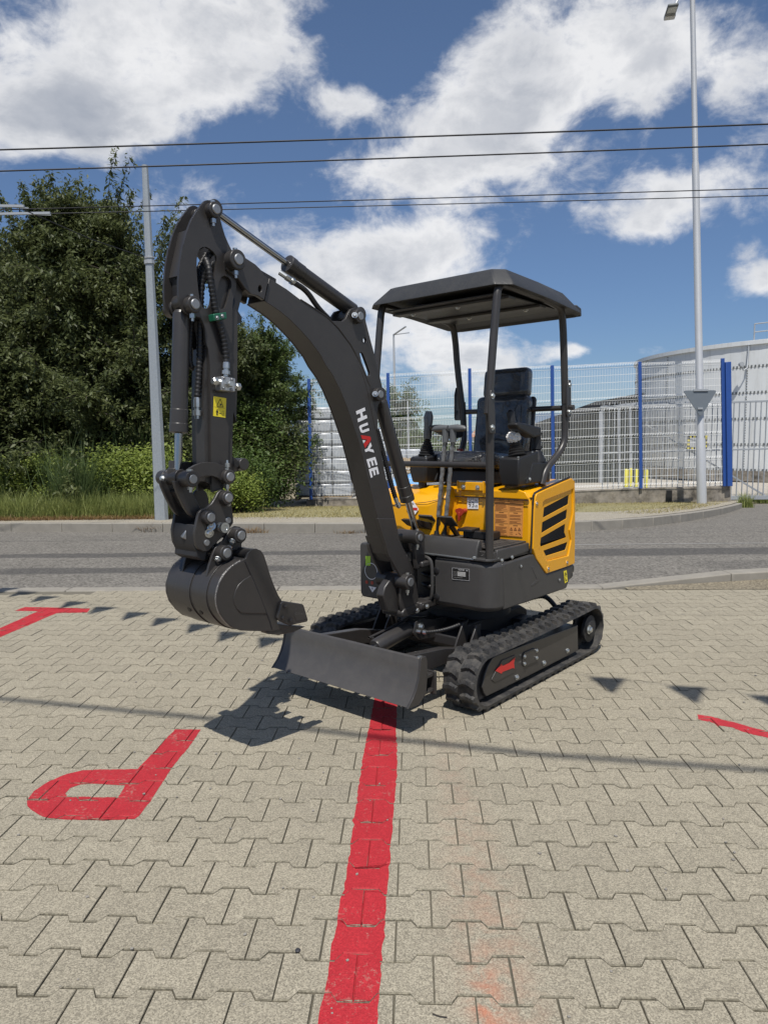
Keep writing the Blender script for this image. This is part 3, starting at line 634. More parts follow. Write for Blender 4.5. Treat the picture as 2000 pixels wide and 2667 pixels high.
def clumpy(n, cx, cy, s, z, seedv):
    r_ = np.random.default_rng(seedv); return np.stack([r_.normal(cx, s, n), r_.normal(cy, s*.8, n), np.full(n, z)], 1)
tag(blades('reed_clump', clumpy(900, -6.75, 15.6, .24, -.25, 31), 1.3, .022, LF_RD, .35), 'tall blue green reed clump at the edge of the sidewalk', 'reed')
tag(blades('reed_clump', clumpy(420, -8.75, 15.9, .25, -.25, 32), 1.2, .022, LF_RD, .35), 'reed clump at the left edge of the photo', 'reed')
tag(blades('reed_clump', clumpy(160, -6.0, 18.0, .35, .9, 33), 1.3, .028, LF_RD, .5), 'long reed leaves rising above the brambles against the dark trees', 'reed')
tag(blades('tall_grass', scatter(19000, -10.5, -3.6, 14.6, 16.0, 34), .46, .012, LF_GN, .35), 'tall green grass in front of the brambles', 'grass', kind='stuff')
tag(blades('verge_grass', inside(np.concatenate([scatter(26000, -4.6, 11.2, 13.9, 21.4, 35), scatter(7000, 2.0, 9.4, 14.2, 19.5, 36)])), .055, .014, LF_GR, .6), 'short dry grass on the verge in front of the wall', 'grass', kind='stuff')
tag(blades('dry_litter', scatter(5000, -10.5, -4.3, 14.22, 14.8, 37), .11, .012, LF_DD, 1.4), 'dry straw litter along the sidewalk edge', 'grass', kind='stuff')
for (px, lab, m, n, hh) in (([(-4.274,13.063,-0.262)][0], 'brown dead weed tuft at the far kerb near the mast', LF_DD, 260, .16), ([(-7.369,13.728,-0.296)][0], 'small green weed at the far kerb at the left edge', LF_GN, 200, .16), ([(-2.32,12.498,-0.232)][0], 'small dead weed at the far kerb behind the bucket', LF_DD, 120, .11), ([(-0.615,12.188,-0.218)][0], 'dry weed tuft at the far kerb left of the boom foot', LF_DD, 70, .07)):
    B_ = np.stack([rng.normal(px[0], .12, n), rng.normal(px[1]-.03, .03, n), np.full(n, px[2]-.01)], 1)
    tag(blades('weed_tuft', B_, hh, .012, m, .7), lab, 'weed')
for k, (px, lab) in enumerate(zip([(10.107,19.823,-0.613),(11.89,22.215,-0.738)], ('green weed in front of the gate at the end of the wall', 'green weed at the right edge of the photo below the gate'))):
    B_ = np.stack([rng.normal(px[0], .12, 160), rng.normal(px[1], .08, 160), np.full(160, px[2]-.01)], 1)
    tag(blades('weed_tuft', B_, .38 if k == 0 else .25, .022, LF_GN, .35), lab, 'weed')

# far trees and hills
tree('birch_tree', 'loose dark tree behind the mesh fence left of the seat', (1.2, 44, -1.2), 5.2, 2.5, LF_RB, 26, 20, .15, 34, 41, .1)
for k, (x, y, rx, h, lab) in enumerate(((5.0, 62, 5.0, 3.2, 'distant low trees seen through the fence between the levers'), (2.6, 70, 4.5, 4.0, 'distant trees behind the loose dark tree'), (9.5, 75, 4.0, 2.6, 'distant tree row left of the dark shed'))):
    mound('distant_trees', lab, x, y, rx, 2.2, h, LF_IV, 9000, .30, 'tree', -1.3, 50+k)
HAZB = mat('hazy_forest_hills', (.095, .14, .20), .95, 0, .1, .01)  # blue distance haze put into the colour of the wooded hills
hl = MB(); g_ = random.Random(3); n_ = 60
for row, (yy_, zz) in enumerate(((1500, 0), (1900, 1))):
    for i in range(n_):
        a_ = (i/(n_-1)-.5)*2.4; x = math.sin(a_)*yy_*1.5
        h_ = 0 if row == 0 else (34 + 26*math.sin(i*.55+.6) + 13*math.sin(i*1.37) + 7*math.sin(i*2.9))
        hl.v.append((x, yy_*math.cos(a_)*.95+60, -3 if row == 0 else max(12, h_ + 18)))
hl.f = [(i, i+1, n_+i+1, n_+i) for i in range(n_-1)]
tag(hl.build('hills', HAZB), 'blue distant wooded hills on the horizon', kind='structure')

# ================================================================ FENCE, WALL, GATE
def ptop(P): return Vector(P)
# concrete plinth wall
wl = MB()
wtop = [(-2.472,22.6,-0.47)] + [(0.126,22.3,-0.427)] + [(2.655,22,-0.336)] + [(5.16,21.8,-0.255)] + [(7.751,21.55,-0.162)] + [(10.431,21.3,-0.107)]
wbot = [(-2.481,22.6,-0.877)] + [(0.122,22.3,-0.828)] + [(2.655,22,-0.78)] + [(5.165,21.8,-0.695)] + [(7.763,21.55,-0.631)] + [(10.448,21.3,-0.57)]
wseg = empty('plinth_wall', wbot[0]); tag(wseg, 'low weathered concrete wall carrying the mesh fence', 'wall')
for i in range(5):
    mb = MB(); a, b, c, d_ = [Vector(q) - Vector(wbot[0]) for q in (wbot[i], wbot[i+1], wtop[i+1], wtop[i])]
    if i: a.x += .004; d_.x += .004
    bk_ = Vector((0, .26, 0)); dn = Vector((0, 0, -.3))
    mb.add([a+dn, b+dn, c, d_, a+dn+bk_, b+dn+bk_, c+bk_, d_+bk_], [(0, 1, 2, 3), (7, 6, 5, 4), (3, 2, 6, 7), (0, 3, 7, 4), (1, 5, 6, 2)])
    mb.build('wall_section', CONC, wseg, bevel=.02)
ds = MB().box(0, .18, -.012, .0, 0, .42); dso = ds.build('wall_dark_patch', BLKP, None); p = [(8.531,21.42,-0.64)][0]; dso.parent = wseg; dso.location = Vector(p) - Vector(wbot[0])  # thin black upright patch on the wall face
# posts
fence = empty('mesh_fence', (0, 22, 0)); tag(fence, 'white welded mesh fence with blue posts on the concrete wall', 'fence')
pt = [(-2.303,22.6,3.326)] + [(0.168,22.3,3.448)] + [(2.652,22,3.53)] + [(5.114,21.8,3.574)] + [(7.659,21.55,3.621)] + [(10.006,21.3,3.668)]
pb = [(-2.313,22.6,-0.472)] + [(0.174,22.3,-0.428)] + [(2.69,22,-0.337)] + [(5.195,21.8,-0.256)] + [(7.786,21.55,-0.162)] + [(10.2,21.3,-0.104)]
F0 = Vector((0, 22, 0)); POSTS = []
for a, b in zip(pt, pb):
    a = Vector(a)-F0; b = Vector(b)-F0; POSTS.append((b, a))
    MB().bar(b+Vector((0, -.06, 0)), a+Vector((0, -.06, 0)), .095, .07, up=(0, 1, 0)).build('fence_post', BLUE, fence, bevel=.006)
# extra post out of the picture on the right of the gate is not needed; mesh panels between posts
def mesh_panel(b0, t0, b1, t1, zlo, zhi, folds, parent):
    """one welded panel: verticals with V folds, horizontal rods; (b,t) = post foot and head at its two ends"""
    mb = MB(); e0 = (t0-b0).normalized(); e1 = (t1-b1).normalized(); nv = int((b1-b0).length/.05)
    zs_ = [zlo]
    for f_ in folds: zs_ += [f_-.05, f_, f_+.05]
    zs_ += [zhi]; zs_ = sorted(set(round(z_, 3) for z_ in zs_ if zlo <= z_ <= zhi))
    def P_(s_, z_):
        q = (b0 + e0*z_)*(1-s_) + (b1 + e1*z_)*s_
        if any(abs(z_-f_) < .01 for f_ in folds): q = q + Vector((0, -.045, 0))
        return q + Vector((0, -.05, 0))
    for i in range(nv+1):
        s_ = .018 + .964*i/nv
        for z0_, z1_ in zip(zs_, zs_[1:]):
            a_ = P_(s_, z0_); b_ = P_(s_, z1_); w_ = .0034
            mb.add([a_+Vector((-w_, 0, 0)), a_+Vector((w_, -w_, 0)), a_+Vector((w_*.3, w_, 0)), b_+Vector((-w_, 0, 0)), b_+Vector((w_, -w_, 0)), b_+Vector((w_*.3, w_, 0))], [(0, 1, 4, 3), (1, 2, 5, 4), (2, 0, 3, 5)])
    hz = []
    for f_ in folds: hz += [f_-.05, f_+.05]
    z_ = zlo+.2
    hz = sorted(set(hz)); full = hz + [zhi-.01]
    for a_, b_ in zip(hz, hz[1:]):
        if b_-a_ > .3:
            k_ = int((b_-a_)/.19)
            for j in range(1, k_): full.append(a_ + (b_-a_)*j/k_)
    for z_ in full:
        mb.bar(P_(.012, z_), P_(.988, z_), .0095)
    me_ = bpy.data.meshes.new('mesh_panel'); me_.from_pydata(mb.v, [], mb.f); me_.materials.append(WIRE)
    o_ = bpy.data.objects.new('mesh_panel', me_); COL.objects.link(o_); o_.parent = parent
for i in range(5):
    (b0, t0), (b1, t1) = POSTS[i], POSTS[i+1]
    H = (t0-b0).length
    mesh_panel(b0, t0, b1, t1, .04, 2.50, (.10, .86, 1.60, 2.40), fence)
    mesh_panel(b0, t0, b1, t1, 2.58, H-.03, (2.74, H-.12), fence)
# side run of the fence going back from the left corner post
b0, t0 = POSTS[0]; off = Vector((1.1, 9.0, -.5))
MB().bar(b0+off, t0+off, .085, .07, up=(0, 1, 0)).build('fence_post', BLUE, fence, bevel=.006)
# sliding gate behind and right of the fence
gate = empty('sliding_gate', [(10.644,21.9,-0.552)][0]); tag(gate, 'galvanised sliding gate of upright bars right of the blue fence posts', 'gate'); G0 = gate.location.copy()
rl = MB(); Y = 21.95
def gz(px, py): 
    return None
gt = [(6.658,21.95,2.322),(14.844,21.95,2.519)]; gm = [(6.684,21.95,0.915),(14.928,21.95,1.032)]; gb = [(6.711,21.95,-0.511),(15.016,21.95,-0.523)]
for nm, (a, b), hh in (('top_rail', gt, .06), ('middle_rail', gm, .05), ('bottom_rail', gb, .12)):
    MB().bar(Vector(a)-G0, Vector(b)-G0, .05, hh).build(nm, GGAT, gate, bevel=.004)
nb = 50; bme = None
for i in range(nb):
    s_ = (i+.3)/nb; p0 = Vector(gb[0])*(1-s_) + Vector(gb[1])*s_ - G0; p1 = Vector(gt[0])*(1-s_) + Vector(gt[1])*s_ - G0
    if bme is None:
        ob = MB().bar((0, -.005, 0), (0, -.005, p1.z-p0.z+.13), .026).build('gate_bar', GGAT, gate); bme = ob.data
    else:
        ob = bpy.data.objects.new('gate_bar', bme); COL.objects.link(ob); ob.parent = gate
    ob.location = p0
dp = [(8.058,21.98,1.781),(11.812,21.98,-0.452)]
MB().bar(Vector(dp[0])-G0, Vector(dp[1])-G0, .045).build('brace', GGAT, gate)
tag(MB().bar([(10.313,21.2,-0.099)][0], [(10.132,21.2,3.555)][0], .16, .16, up=(0, 1, 0)).build('gate_post', BLUE, None, bevel=.012), 'thick blue gate post beside the last fence post', 'post')
# hazard frame board
hb = empty('hazard_board', [(9.592,21.8,1.211)][0]); tag(hb, 'square board edged in yellow and black stripes behind the street lamp pole', 'sign')
MB().box(-.30, .30, .0, .015, -.20, .20).build('board', mat('pale_board', (.4, .41, .42), .5), hb)
def stripe(k, *bx): MB().box(*bx).build('yellow_stripe' if k else 'black_stripe', SYEL if k else BLKP, hb, smooth=False)
for i in range(10):
    stripe(i % 2, -.30+.06*i, -.24+.06*i, -.006, -.002, .15, .20); stripe(1 - i % 2, -.30+.06*i, -.24+.06*i, -.006, -.002, -.20, -.15)
for i in range(5):
    stripe(i % 2, -.30, -.24, -.006, -.002, -.15+.06*i, -.09+.06*i); stripe(1 - i % 2, .24, .30, -.006, -.002, -.15+.06*i, -.09+.06*i)
# yellow bollards
BOLY = mat('yellow_bollard_paint', (.78, .70, .05), .4, 0, .06, 5)
bl = []
for k, (px, lab) in enumerate(zip([(8.019,23.5,-0.27),(8.158,23.5,-0.246),(8.35,23.5,-0.274),(8.682,23.5,-0.303)], ('leftmost of the four yellow bollards behind the fence', 'second yellow bollard from the left behind the fence', 'third yellow bollard from the left, just left of the blue post', 'yellow bollard standing right of the blue fence post'))):
    r0 = empty('bollard', px); tag(r0, lab, 'bollard', 'yellow bollards behind the fence')
    hgt = .62
    MB().lathe((0, 0, 0), (0, 0, 1), [(0, .062), (hgt-.03, .062), (hgt, .045)], 14).build('tube', BOLY, r0); MB().cyl((0, 0, -.02), (0, 0, .02), .09, 14).build('base_plate', GGAT, r0)
# paved yard behind the fence
yb = MB(); yb.add([(-2, 22.6, -.56), (30, 22.6, -.45), (60, 75, -1.19), (-2, 75, -1.19)], [(0, 1, 2, 3)])
tag(yb.build('yard_floor', ground_mat('yard_concrete', (.38, .35, .30), .1, .3, 30), smooth=False), 'pale concrete yard behind the fence', kind='structure')

# ---------------------------------------------------------------- bolted storage tank
TANKM = mat('white_enamel_tank_panel', (.66, .68, .68), .45, .05, .10, 1.5, 0, 50, .0)
t = TANKM.node_tree; b = t.nodes['Principled BSDF']; src = b.inputs['Base Color'].links[0].from_socket; g = t.nodes.new('ShaderNodeNewGeometry').outputs['Position']
mpn = t.nodes.new('ShaderNodeMapping'); mpn.inputs['Scale'].default_value = (2.2, 2.2, .16); t.links.new(g, mpn.inputs[0])
st_ = t.nodes.new('ShaderNodeMapRange'); t.links.new(noise(t, mpn.outputs[0], 2.2, 6, .7), st_.inputs[0]); st_.inputs[1].default_value = .5; st_.inputs[2].default_value = .8; st_.inputs[4].default_value = .5
mm = t.nodes.new('ShaderNodeMixRGB'); t.links.new(st_.outputs[0], mm.inputs[0]); t.links.new(src, mm.inputs[1]); mm.inputs[2].default_value = (.33, .32, .29, 1); t.links.new(mm.outputs[0], b.inputs['Base Color'])
TC = (22.6, 37.5); TR = 8.9; tb = -.6; tt = 5.5
tank = empty('storage_tank', (TC[0], TC[1], tb)); tag(tank, 'large round white bolted steel tank at the right behind the gate', 'tank')
NP = 26; rows = 5; ph = (tt-tb-.45)/rows
MB().lathe((0, 0, 0), (0, 0, 1), [(0, TR+.18), (.45, TR+.18)], 72).build('concrete_base', CONC, tank)
pm = None
sdg = 2*math.pi/NP
BOLT = mat('tank_bolt_caps', (.16, .17, .17), .5, .3)
for rr in range(rows):
    for k in range(NP):
        if pm is None:
            q = MB(); nseg = 5
            for i in range(nseg+1):
                a = sdg*i/nseg*.997; q.v += [(TR*math.cos(a), TR*math.sin(a), 0.006), (TR*math.cos(a), TR*math.sin(a), ph-.006), ((TR-.05)*math.cos(a), (TR-.05)*math.sin(a), 0.006), ((TR-.05)*math.cos(a), (TR-.05)*math.sin(a), ph-.006)]
            for i in range(nseg): q.f += [(4*i, 4*i+4, 4*i+5, 4*i+1), (4*i+1, 4*i+5, 4*i+7, 4*i+3), (4*i, 4*i+2, 4*i+6, 4*i+4)]
            ob = q.build('tank_panel', TANKM, tank, angle=30); pm = ob.data
            q = MB()
            for zz in np.arange(.08, ph-.02, .115):
                a = .006; c_ = Vector((TR*math.cos(a), TR*math.sin(a), zz)); q.obox(c_, ((1, 0, 0), (0, 1, 0), (0, 0, 1)), (.03, .022, .022))
            for i in range(14):
                a = sdg*(i+.5)/14; c_ = Vector((TR*math.cos(a), TR*math.sin(a), .055)); q.obox(c_, ((math.cos(a), math.sin(a), 0), (-math.sin(a), math.cos(a), 0), (0, 0, 1)), (.03, .03, .045))
            ob2 = q.build('bolt_row', BOLT, ob, smooth=False); bm2 = ob2.data; ob2['kind'] = 'stuff'
        else:
            aa = (k*sdg) % (2*math.pi)
            ob = bpy.data.objects.new('tank_panel', pm); COL.objects.link(ob); ob.parent = tank
            if math.cos(k*sdg+sdg/2-math.atan2(-TC[1], -TC[0])) > -.1:
                ob2 = bpy.data.objects.new('bolt_row', bm2); COL.objects.link(ob2); ob2.parent = ob; ob2['kind'] = 'stuff'
        ob.location = (0, 0, .45 + rr*ph); ob.rotation_euler = (0, 0, k*sdg)
MB().lathe((0, 0, tt-tb), (0, 0, 9), [(-.16, TR+.03), (-.16, TR+.10), (.02, TR+.10), (.05, TR-.1), (.45, TR*.55), (.8, .4)], 72).build('roof', TANKM, tank, angle=30)
for i in range(13):
    a = math.atan2(-TC[1], -TC[0]) - 1.2 + i*sdg
rlg = MB(); a0 = math.atan2(-TC[1], -TC[0])-.28
for da in (0, .08, .16): 
    c_ = Vector(((TR-.2)*math.cos(a0+da), (TR-.2)*math.sin(a0+da), tt-tb)); rlg.tube([c_, c_+Vector((0, 0, .75))], .03, 6)
for zz in (.4, .75): rlg.tube([((TR-.2)*math.cos(a0+da), (TR-.2)*math.sin(a0+da), tt-tb+zz) for da in (0, .08, .16)], .028, 6)
c_ = Vector(((TR-.2)*math.cos(a0+.12), (TR-.2)*math.sin(a0+.12), tt-tb)); rlg.tube([c_, c_+Vector((0, 0, 2.6))], .018, 5)
rlg.build('roof_railing', GGAT, tank)
hk = MB(); a = a0-.02; c_ = Vector(((TR+.1)*math.cos(a), (TR+.1)*math.sin(a), tt-tb-.9)); hk.tube([c_+Vector((.1, 0, .9)), c_+Vector((.05, -.05, .3)), c_+Vector((0, -.1, -.25)), c_+Vector((-.15, -.1, -.35)), c_+Vector((-.3, -.1, -.1))], .035, 6); hk.cyl(c_+Vector((-.3, -.1, -.1)), c_+Vector((-.3, -.25, -.1)), .1, 10); hk.build('overflow_pipe', GGAT, tank)

# ---------------------------------------------------------------- dark shed and yard goods behind the fence
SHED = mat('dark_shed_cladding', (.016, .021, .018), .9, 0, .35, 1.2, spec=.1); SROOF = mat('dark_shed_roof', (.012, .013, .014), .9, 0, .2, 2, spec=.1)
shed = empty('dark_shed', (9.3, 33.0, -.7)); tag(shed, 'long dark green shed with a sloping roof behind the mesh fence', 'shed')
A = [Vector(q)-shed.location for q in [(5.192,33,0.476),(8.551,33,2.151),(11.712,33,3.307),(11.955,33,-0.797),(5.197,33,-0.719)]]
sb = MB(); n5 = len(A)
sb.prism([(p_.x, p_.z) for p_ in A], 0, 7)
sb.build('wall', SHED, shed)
MB().bar(A[0]+Vector((-.2, 3.4, .06)), A[1]+Vector((0, 3.4, .06)), 7.4, .10).build('roof', SROOF, shed); MB().bar(A[1]+Vector((0, 3.4, .06)), A[2]+Vector((.2, 3.4, .06)), 7.4, .10).build('roof', SROOF, shed)
for q, s_ in (([(9.95,32.8,2.706),(10.02,32.8,-0.993)], .16), ([(10.775,32.8,2.783),(10.89,32.8,-0.914)], .1), ([(11.301,32.8,2.812),(11.423,32.8,-0.921)], .1)):
    a, b = [Vector(x_)-shed.location for x_ in q]
    MB().bar(b, a, s_).build('steel_post', GGAT, shed)
a, b = [Vector(x_)-shed.location for x_ in [(9.949,32.8,2.758),(11.686,32.8,2.912)]]; MB().bar(a, b, .16).build('steel_beam', GGAT, shed)
# foil wrapped stacks at the left behind the fence
FOIL = mat('clear_wrapping_foil', (.40, .43, .47), .35, .0, .55, 4, .9, 9, .0, .9)
def wrap_stack(loc, w_, d_, h_, label, rz=0):
    r0 = empty('wrapped_stack', loc, rz); tag(r0, label, 'pallet stack', 'foil wrapped stacks behind the fence')
    nl = int(h_/.42)
    for i in range(nl):
        for k in range(3):
            MB().box(-w_/2 + k*w_/3+.01, -w_/2+(k+1)*w_/3-.01, 0, d_, .16+i*h_/nl, .13+(i+1)*h_/nl).build('wrapped_bale', FOIL, r0, bevel=.05, seg=2)
    sb_ = MB()
    for k in range(3): sb_.box(-w_/2+k*(w_-.1)/2, -w_/2+.1+k*(w_-.1)/2, 0, d_, 0, .1)
    sb_.box(-w_/2, w_/2, 0, d_, .1, .13); sb_.build('pallet', WOOD, r0)
WOOD = mat('pale_pallet_wood', (.42, .30, .17), .8, 0, .3, 8)
for k, (px, py, Y_, hh, lab) in enumerate(((842, 1297, 24.0, 3.0, 'tall silver foil wrapped stack nearest the blue corner post'), (895, 1296, 25.6, 2.7, 'foil wrapped stack behind the excavator boom'), (945, 1295, 27.4, 2.3, 'low silver foil wrapped stack left of the seat'), (1040, 1285, 29, 1.5, 'small foil wrapped stack beside the wooden pallets'))):
    r_ = (px-1000)/1849.0*Y_
    wrap_stack((r_, Y_, -.62), 1.9, 1.2, hh, lab)
for k, (X_, Y_, n, lab) in enumerate(((1.35, 27.2, 9, 'stack of pale wooden pallets behind the yellow engine cover'), (6.6, 45.0, 5, 'timber stack beyond the fence near the far rear roof post'))):
    r0 = empty('pallet_stack', (X_, Y_, -.62 if k == 0 else 1.0)); tag(r0, lab, 'pallets')
    for i in range(n):
        q = MB(); z0 = i*.15
        for j in range(3): q.box(-.6, .6, j*.35-.0, j*.35+.1, z0, z0+.09)
        for j in range(5): q.box(-.6+j*.26, -.46+j*.26, 0, .8, z0+.095, z0+.118)
        q.build('pallet', WOOD, r0, smooth=False)
    if k: MB().box(-.7, .7, 0, .8, -2.2, -.01).build('base', SHED, r0)
TARP = mat('blue_tarpaulin', (.08, .30, .62), .5, 0, .2, 6, .6, 15)
tp = MB(); 
for i in range(7):
    for j in range(4): tp.v.append((.35+i*.22, 25.6+j*.35, -.62 + .62*math.sin(math.pi*(j+.3)/3.8) + .05*math.sin(i*2.1+j) + i*.05))
tp.f = [(i*4+j, i*4+j+1, i*4+j+5, i*4+j+4) for i in range(6) for j in range(3)]
tag(tp.build('tarpaulin', TARP), 'blue tarpaulin on the ground behind the yellow engine cover', 'tarpaulin')
# orange roofed house far away
hs2 = empty('far_house', (14.8, 88, -1.2)); tag(hs2, 'small far house with an orange tiled roof seen right of the seat', 'house')
MB().box(-3.2, 3.2, 0, 5, 0, 2.9).build('wall', mat('cream_render', (.5, .47, .4), .8), hs2); q = MB(); q.prism([(-3.6, 2.9), (3.6, 2.9), (2.4, 4.3), (-2.4, 4.3)], -.4, 5.4); q.build('roof', mat('orange_roof_tiles', (.52, .25, .13), .8, 0, .2, 3), hs2)
for s_ in (-1.8, 0, 1.8): MB().box(s_-.4, s_+.4, -.02, .0, 1.0, 2.1).build('window', BLKP, hs2)

# ---------------------------------------------------------------- poles, lamps, sign
def pole_line(a, b, prof, m, name, parent, n=16):
    a = Vector(a); b = Vector(b); d_ = (b-a); Lh = d_.length
    return MB().lathe(a, b, [(t_*Lh, r_) for t_, r_ in prof], n).build(name, m, parent, angle=50)
mb0, mb1 = [(-4.407,14,-0.058),(-4.435,14,6.593)]; mast = empty('catenary_mast', mb0); tag(mast, 'tapered eight sided galvanised mast standing at the sidewalk in front of the trees', 'mast')
Z0 = Vector(mb0); pole_line((0, 0, -.1), Vector(mb1)-Z0, [(0, .137), (1, .060)], GALV, 'pole', mast, 8).data.polygons.foreach_set('use_smooth', [False]*10)
bp = [(-4.427,14,4.811)][0]; MB().lathe(Vector(bp)-Z0-Vector((0, 0, .03)), Vector(bp)-Z0+Vector((-.01, 0, .1)), [(0, .102), (.07, .102)], 8).build('clamp_band', GGAT, mast)
bp = [(-4.423,14,4.904)][0]; MB().lathe(Vector(bp)-Z0-Vector((0, 0, .02)), Vector(bp)-Z0+Vector((-.01, 0, .1)), [(0, .10), (.03, .10)], 8).build('clamp_band', GGAT, mast)
# street lamp
sb0, sb1 = [(8.99,20,-0.617),(8.233,20,13.993)]; lamp = empty('street_lamp', sb0); tag(lamp, 'tall stepped silver street lamp pole in front of the fence at the right', 'street lamp'); Z0 = Vector(sb0); T_ = Vector(sb1)-Z0; Lh = T_.length
def fz(py): return (1322-py)/(1322+120)
pole_line((0, 0, -.05), T_, [(0, .132), (fz(1130)*Lh/Lh, .128), (fz(1124), .098), (fz(402), .092), (fz(394), .075), (1, .062)], ALU, 'pole', lamp, 20)
MB().cyl((0, 0, -.05), (0, 0, .04), .24, 20).build('foot_plate', CONC, lamp)
la = [Vector(q)-Z0 for q in [(7.259,18.8,11.799)]] + [Vector(q)-Z0 for q in [(7.627,19.3,12.461),(7.813,19.3,13.099)]] + [T_]
MB().tube(la, [.028, .03, .034, .045], 10).build('lamp_arm', ALU, lamp)
ld = (la[0]-la[1]).normalized(); lh = MB(); sdv = Vector((1, .1, 0)); upv = Vector((0, 0, 1))
c_ = la[0] + Vector((-.08, -.25, -.02)); lh.obox(c_, (Vector((-.22, -1, -.06)), Vector((1, -.22, 0)), upv), (.30, .125, .04)); lho = lh.build('lamp_head', mat('lamp_housing', (.13, .14, .14), .5, .1), lamp, bevel=.03)
q = MB(); q.obox(c_ + Vector((-.03, -.13, -.048)), (Vector((-.22, -1, -.06)), Vector((1, -.22, 0)), upv), (.13, .10, .006)); q.build('lens', mat('lamp_glass', (.45, .46, .44), .2), lho)
q = MB(); q.obox(c_ + Vector((.06, .24, .01)), (Vector((-.22, -1, -.06)), Vector((1, -.22, 0)), upv), (.10, .13, .05)); q.build('bracket', ALU, lho, bevel=.02)
# give way sign seen from behind, on the lamp pole
tri = [(8.271,19.82,2.655),(9.225,19.82,2.654),(8.794,19.82,1.913)]; sg = empty('road_sign', tri[2]); tag(sg, 'triangular road sign seen from its grey back on the street lamp pole', 'sign')
SZ = Vector(tri[2]); tr2 = [((Vector(q)-SZ).x, (Vector(q)-SZ).z) for q in tri]
cx = sum(p_[0] for p_ in tr2)/3; cz = sum(p_[1] for p_ in tr2)/3
rt = []
for i in range(3):
    P0_, P1_, P2_ = tr2[i-1], tr2[i], tr2[(i+1) % 3]
    for k in range(4):
        t_ = k/3; a_ = (P1_[0]+(P0_[0]-P1_[0])*.10, P1_[1]+(P0_[1]-P1_[1])*.10); b_ = (P1_[0]+(P2_[0]-P1_[0])*.10, P1_[1]+(P2_[1]-P1_[1])*.10)
        rt.append(((1-t_)**2*a_[0]+2*t_*(1-t_)*P1_[0]+t_*t_*b_[0], (1-t_)**2*a_[1]+2*t_*(1-t_)*P1_[1]+t_*t_*b_[1]))
SGM = mat('sign_back_grey', (.16, .185, .21), .5, .1, .08, 4)
MB().prism(rt, .0, .02).build('plate', SGM, sg, bevel=.004)
for zz in (.72, .22): q = MB(); q.box(cx-.20 if zz > .5 else cx-.07, cx+.20 if zz > .5 else cx+.07, -.03, -.002, zz, zz+.05); q.build('rail', GGAT, sg); 
q = MB(); q.box(.20, .27, -.004, -.001, .36, .385); q.build('sticker', WHT, sg)
# distant lamp
d0, d1 = [(0.837,46,0.569),(0.739,46,8.059)]; dl = empty('street_lamp', (d0[0], d0[1], -1.2)); tag(dl, 'thin distant street lamp with two heads above the fence left of the roof post', 'street lamp'); Z0 = Vector(dl.location)
MB().lathe((0, 0, 0), Vector(d1)-Z0, [(0, .11), ((Vector(d1)-Z0).length, .06)], 8).build('pole', ALU, dl)
tpv = Vector(d1)-Z0; MB().bar(tpv, tpv+Vector((1.0, 0, .12)), .09, .05).build('lamp_head', GGAT, dl); MB().bar(tpv, tpv+Vector((.75, -1.0, .35)), .12, .05).build('lamp_head', GGAT, dl)
d0, d1 = [(1.44,40,0.665),(1.398,40,3.546)]; tag(MB().lathe((d0[0], d0[1], -1.2), d1, [(0, .06), (7.5 if False else (Vector(d1)-Vector((d0[0], d0[1], -1.2))).length, .04)], 8).build('thin_post', ALU), 'thin distant grey post seen through the mesh beside the lamp pole', 'post')

# ---------------------------------------------------------------- overhead wires
CABL = mat('black_cable', (.012, .013, .018), .6, 0, .05, 5)
def wire(name, a, b, r_, sag, label, n=40, ext=.6):
    a = Vector(a); b = Vector(b); d_ = b-a; a = a-d_*ext; b = b+d_*ext; d_ = b-a
    P_ = [a + d_*(i/n) + Vector((0, 0, -sag*(1-(2*i/n-1)**2) + sag)) - Vector((0, 0, sag*.85)) for i in range(n+1)]
    tag(MB().tube(P_, r_, 6).build(name, CABL), label, 'wire', 'overhead wires across the road')
a, b = [(-4.598,9,4.96),(4.693,9,5.155)]; wire('overhead_wire', a, b, .0095, .05, 'topmost of the four black wires crossing the sky')
a, b = [(-4.922,9.6,4.933),(5.016,9.6,5.157)]; wire('overhead_wire', a, b, .0095, .05, 'second black wire from the top crossing the sky')
a, b = [(-5.677,11,4.882),(5.775,11,5.064)]; wire('overhead_wire', a, b, .0075, .03, 'third black wire from the top, passing behind the arm tip')
a, b = [(-5.992,11.6,4.998),(6.095,11.6,5.155)]; wire('overhead_wire', a, b, .0075, .03, 'lowest of the four black wires crossing the sky')
a, b = [(-4.482,14,4.897),(-5.424,14,5.433)] if False else ([(-4.482,14,4.897)][0], [(-5.48,11.3,4.963)][0])
tag(MB().tube([a, Vector(a).lerp(Vector(b), .5)+Vector((0, 0, -.05)), b], .008, 6).build('span_wire', CABL), 'thin slanting span wire from the mast up to the trolley wires', 'wire')
for k, (pa, pb, lab) in enumerate((("-40 536", "64 537", 'short upper fitting on the trolley wire at the left edge'), ("-40 557", "132 555", 'longer lower fitting on the trolley wire at the left edge'))):
    a = Vector([(-5.85,10.9,4.891)][0] if k == 0 else [(-6.181,11.5,4.958)][0]); b = Vector([(-5.26,10.9,4.879)][0] if k == 0 else [(-5.149,11.5,4.964)][0])
    r0 = empty('wire_fitting', a); tag(r0, lab, 'wire fitting')
    MB().bar((0, 0, 0), b-a, .035).build('rod', GGAT, r0); MB().bar((b-a)*.5+Vector((0, 0, .0)), (b-a)*.9+Vector((0, .25, .05)), .02).build('clamp', GGAT, r0)
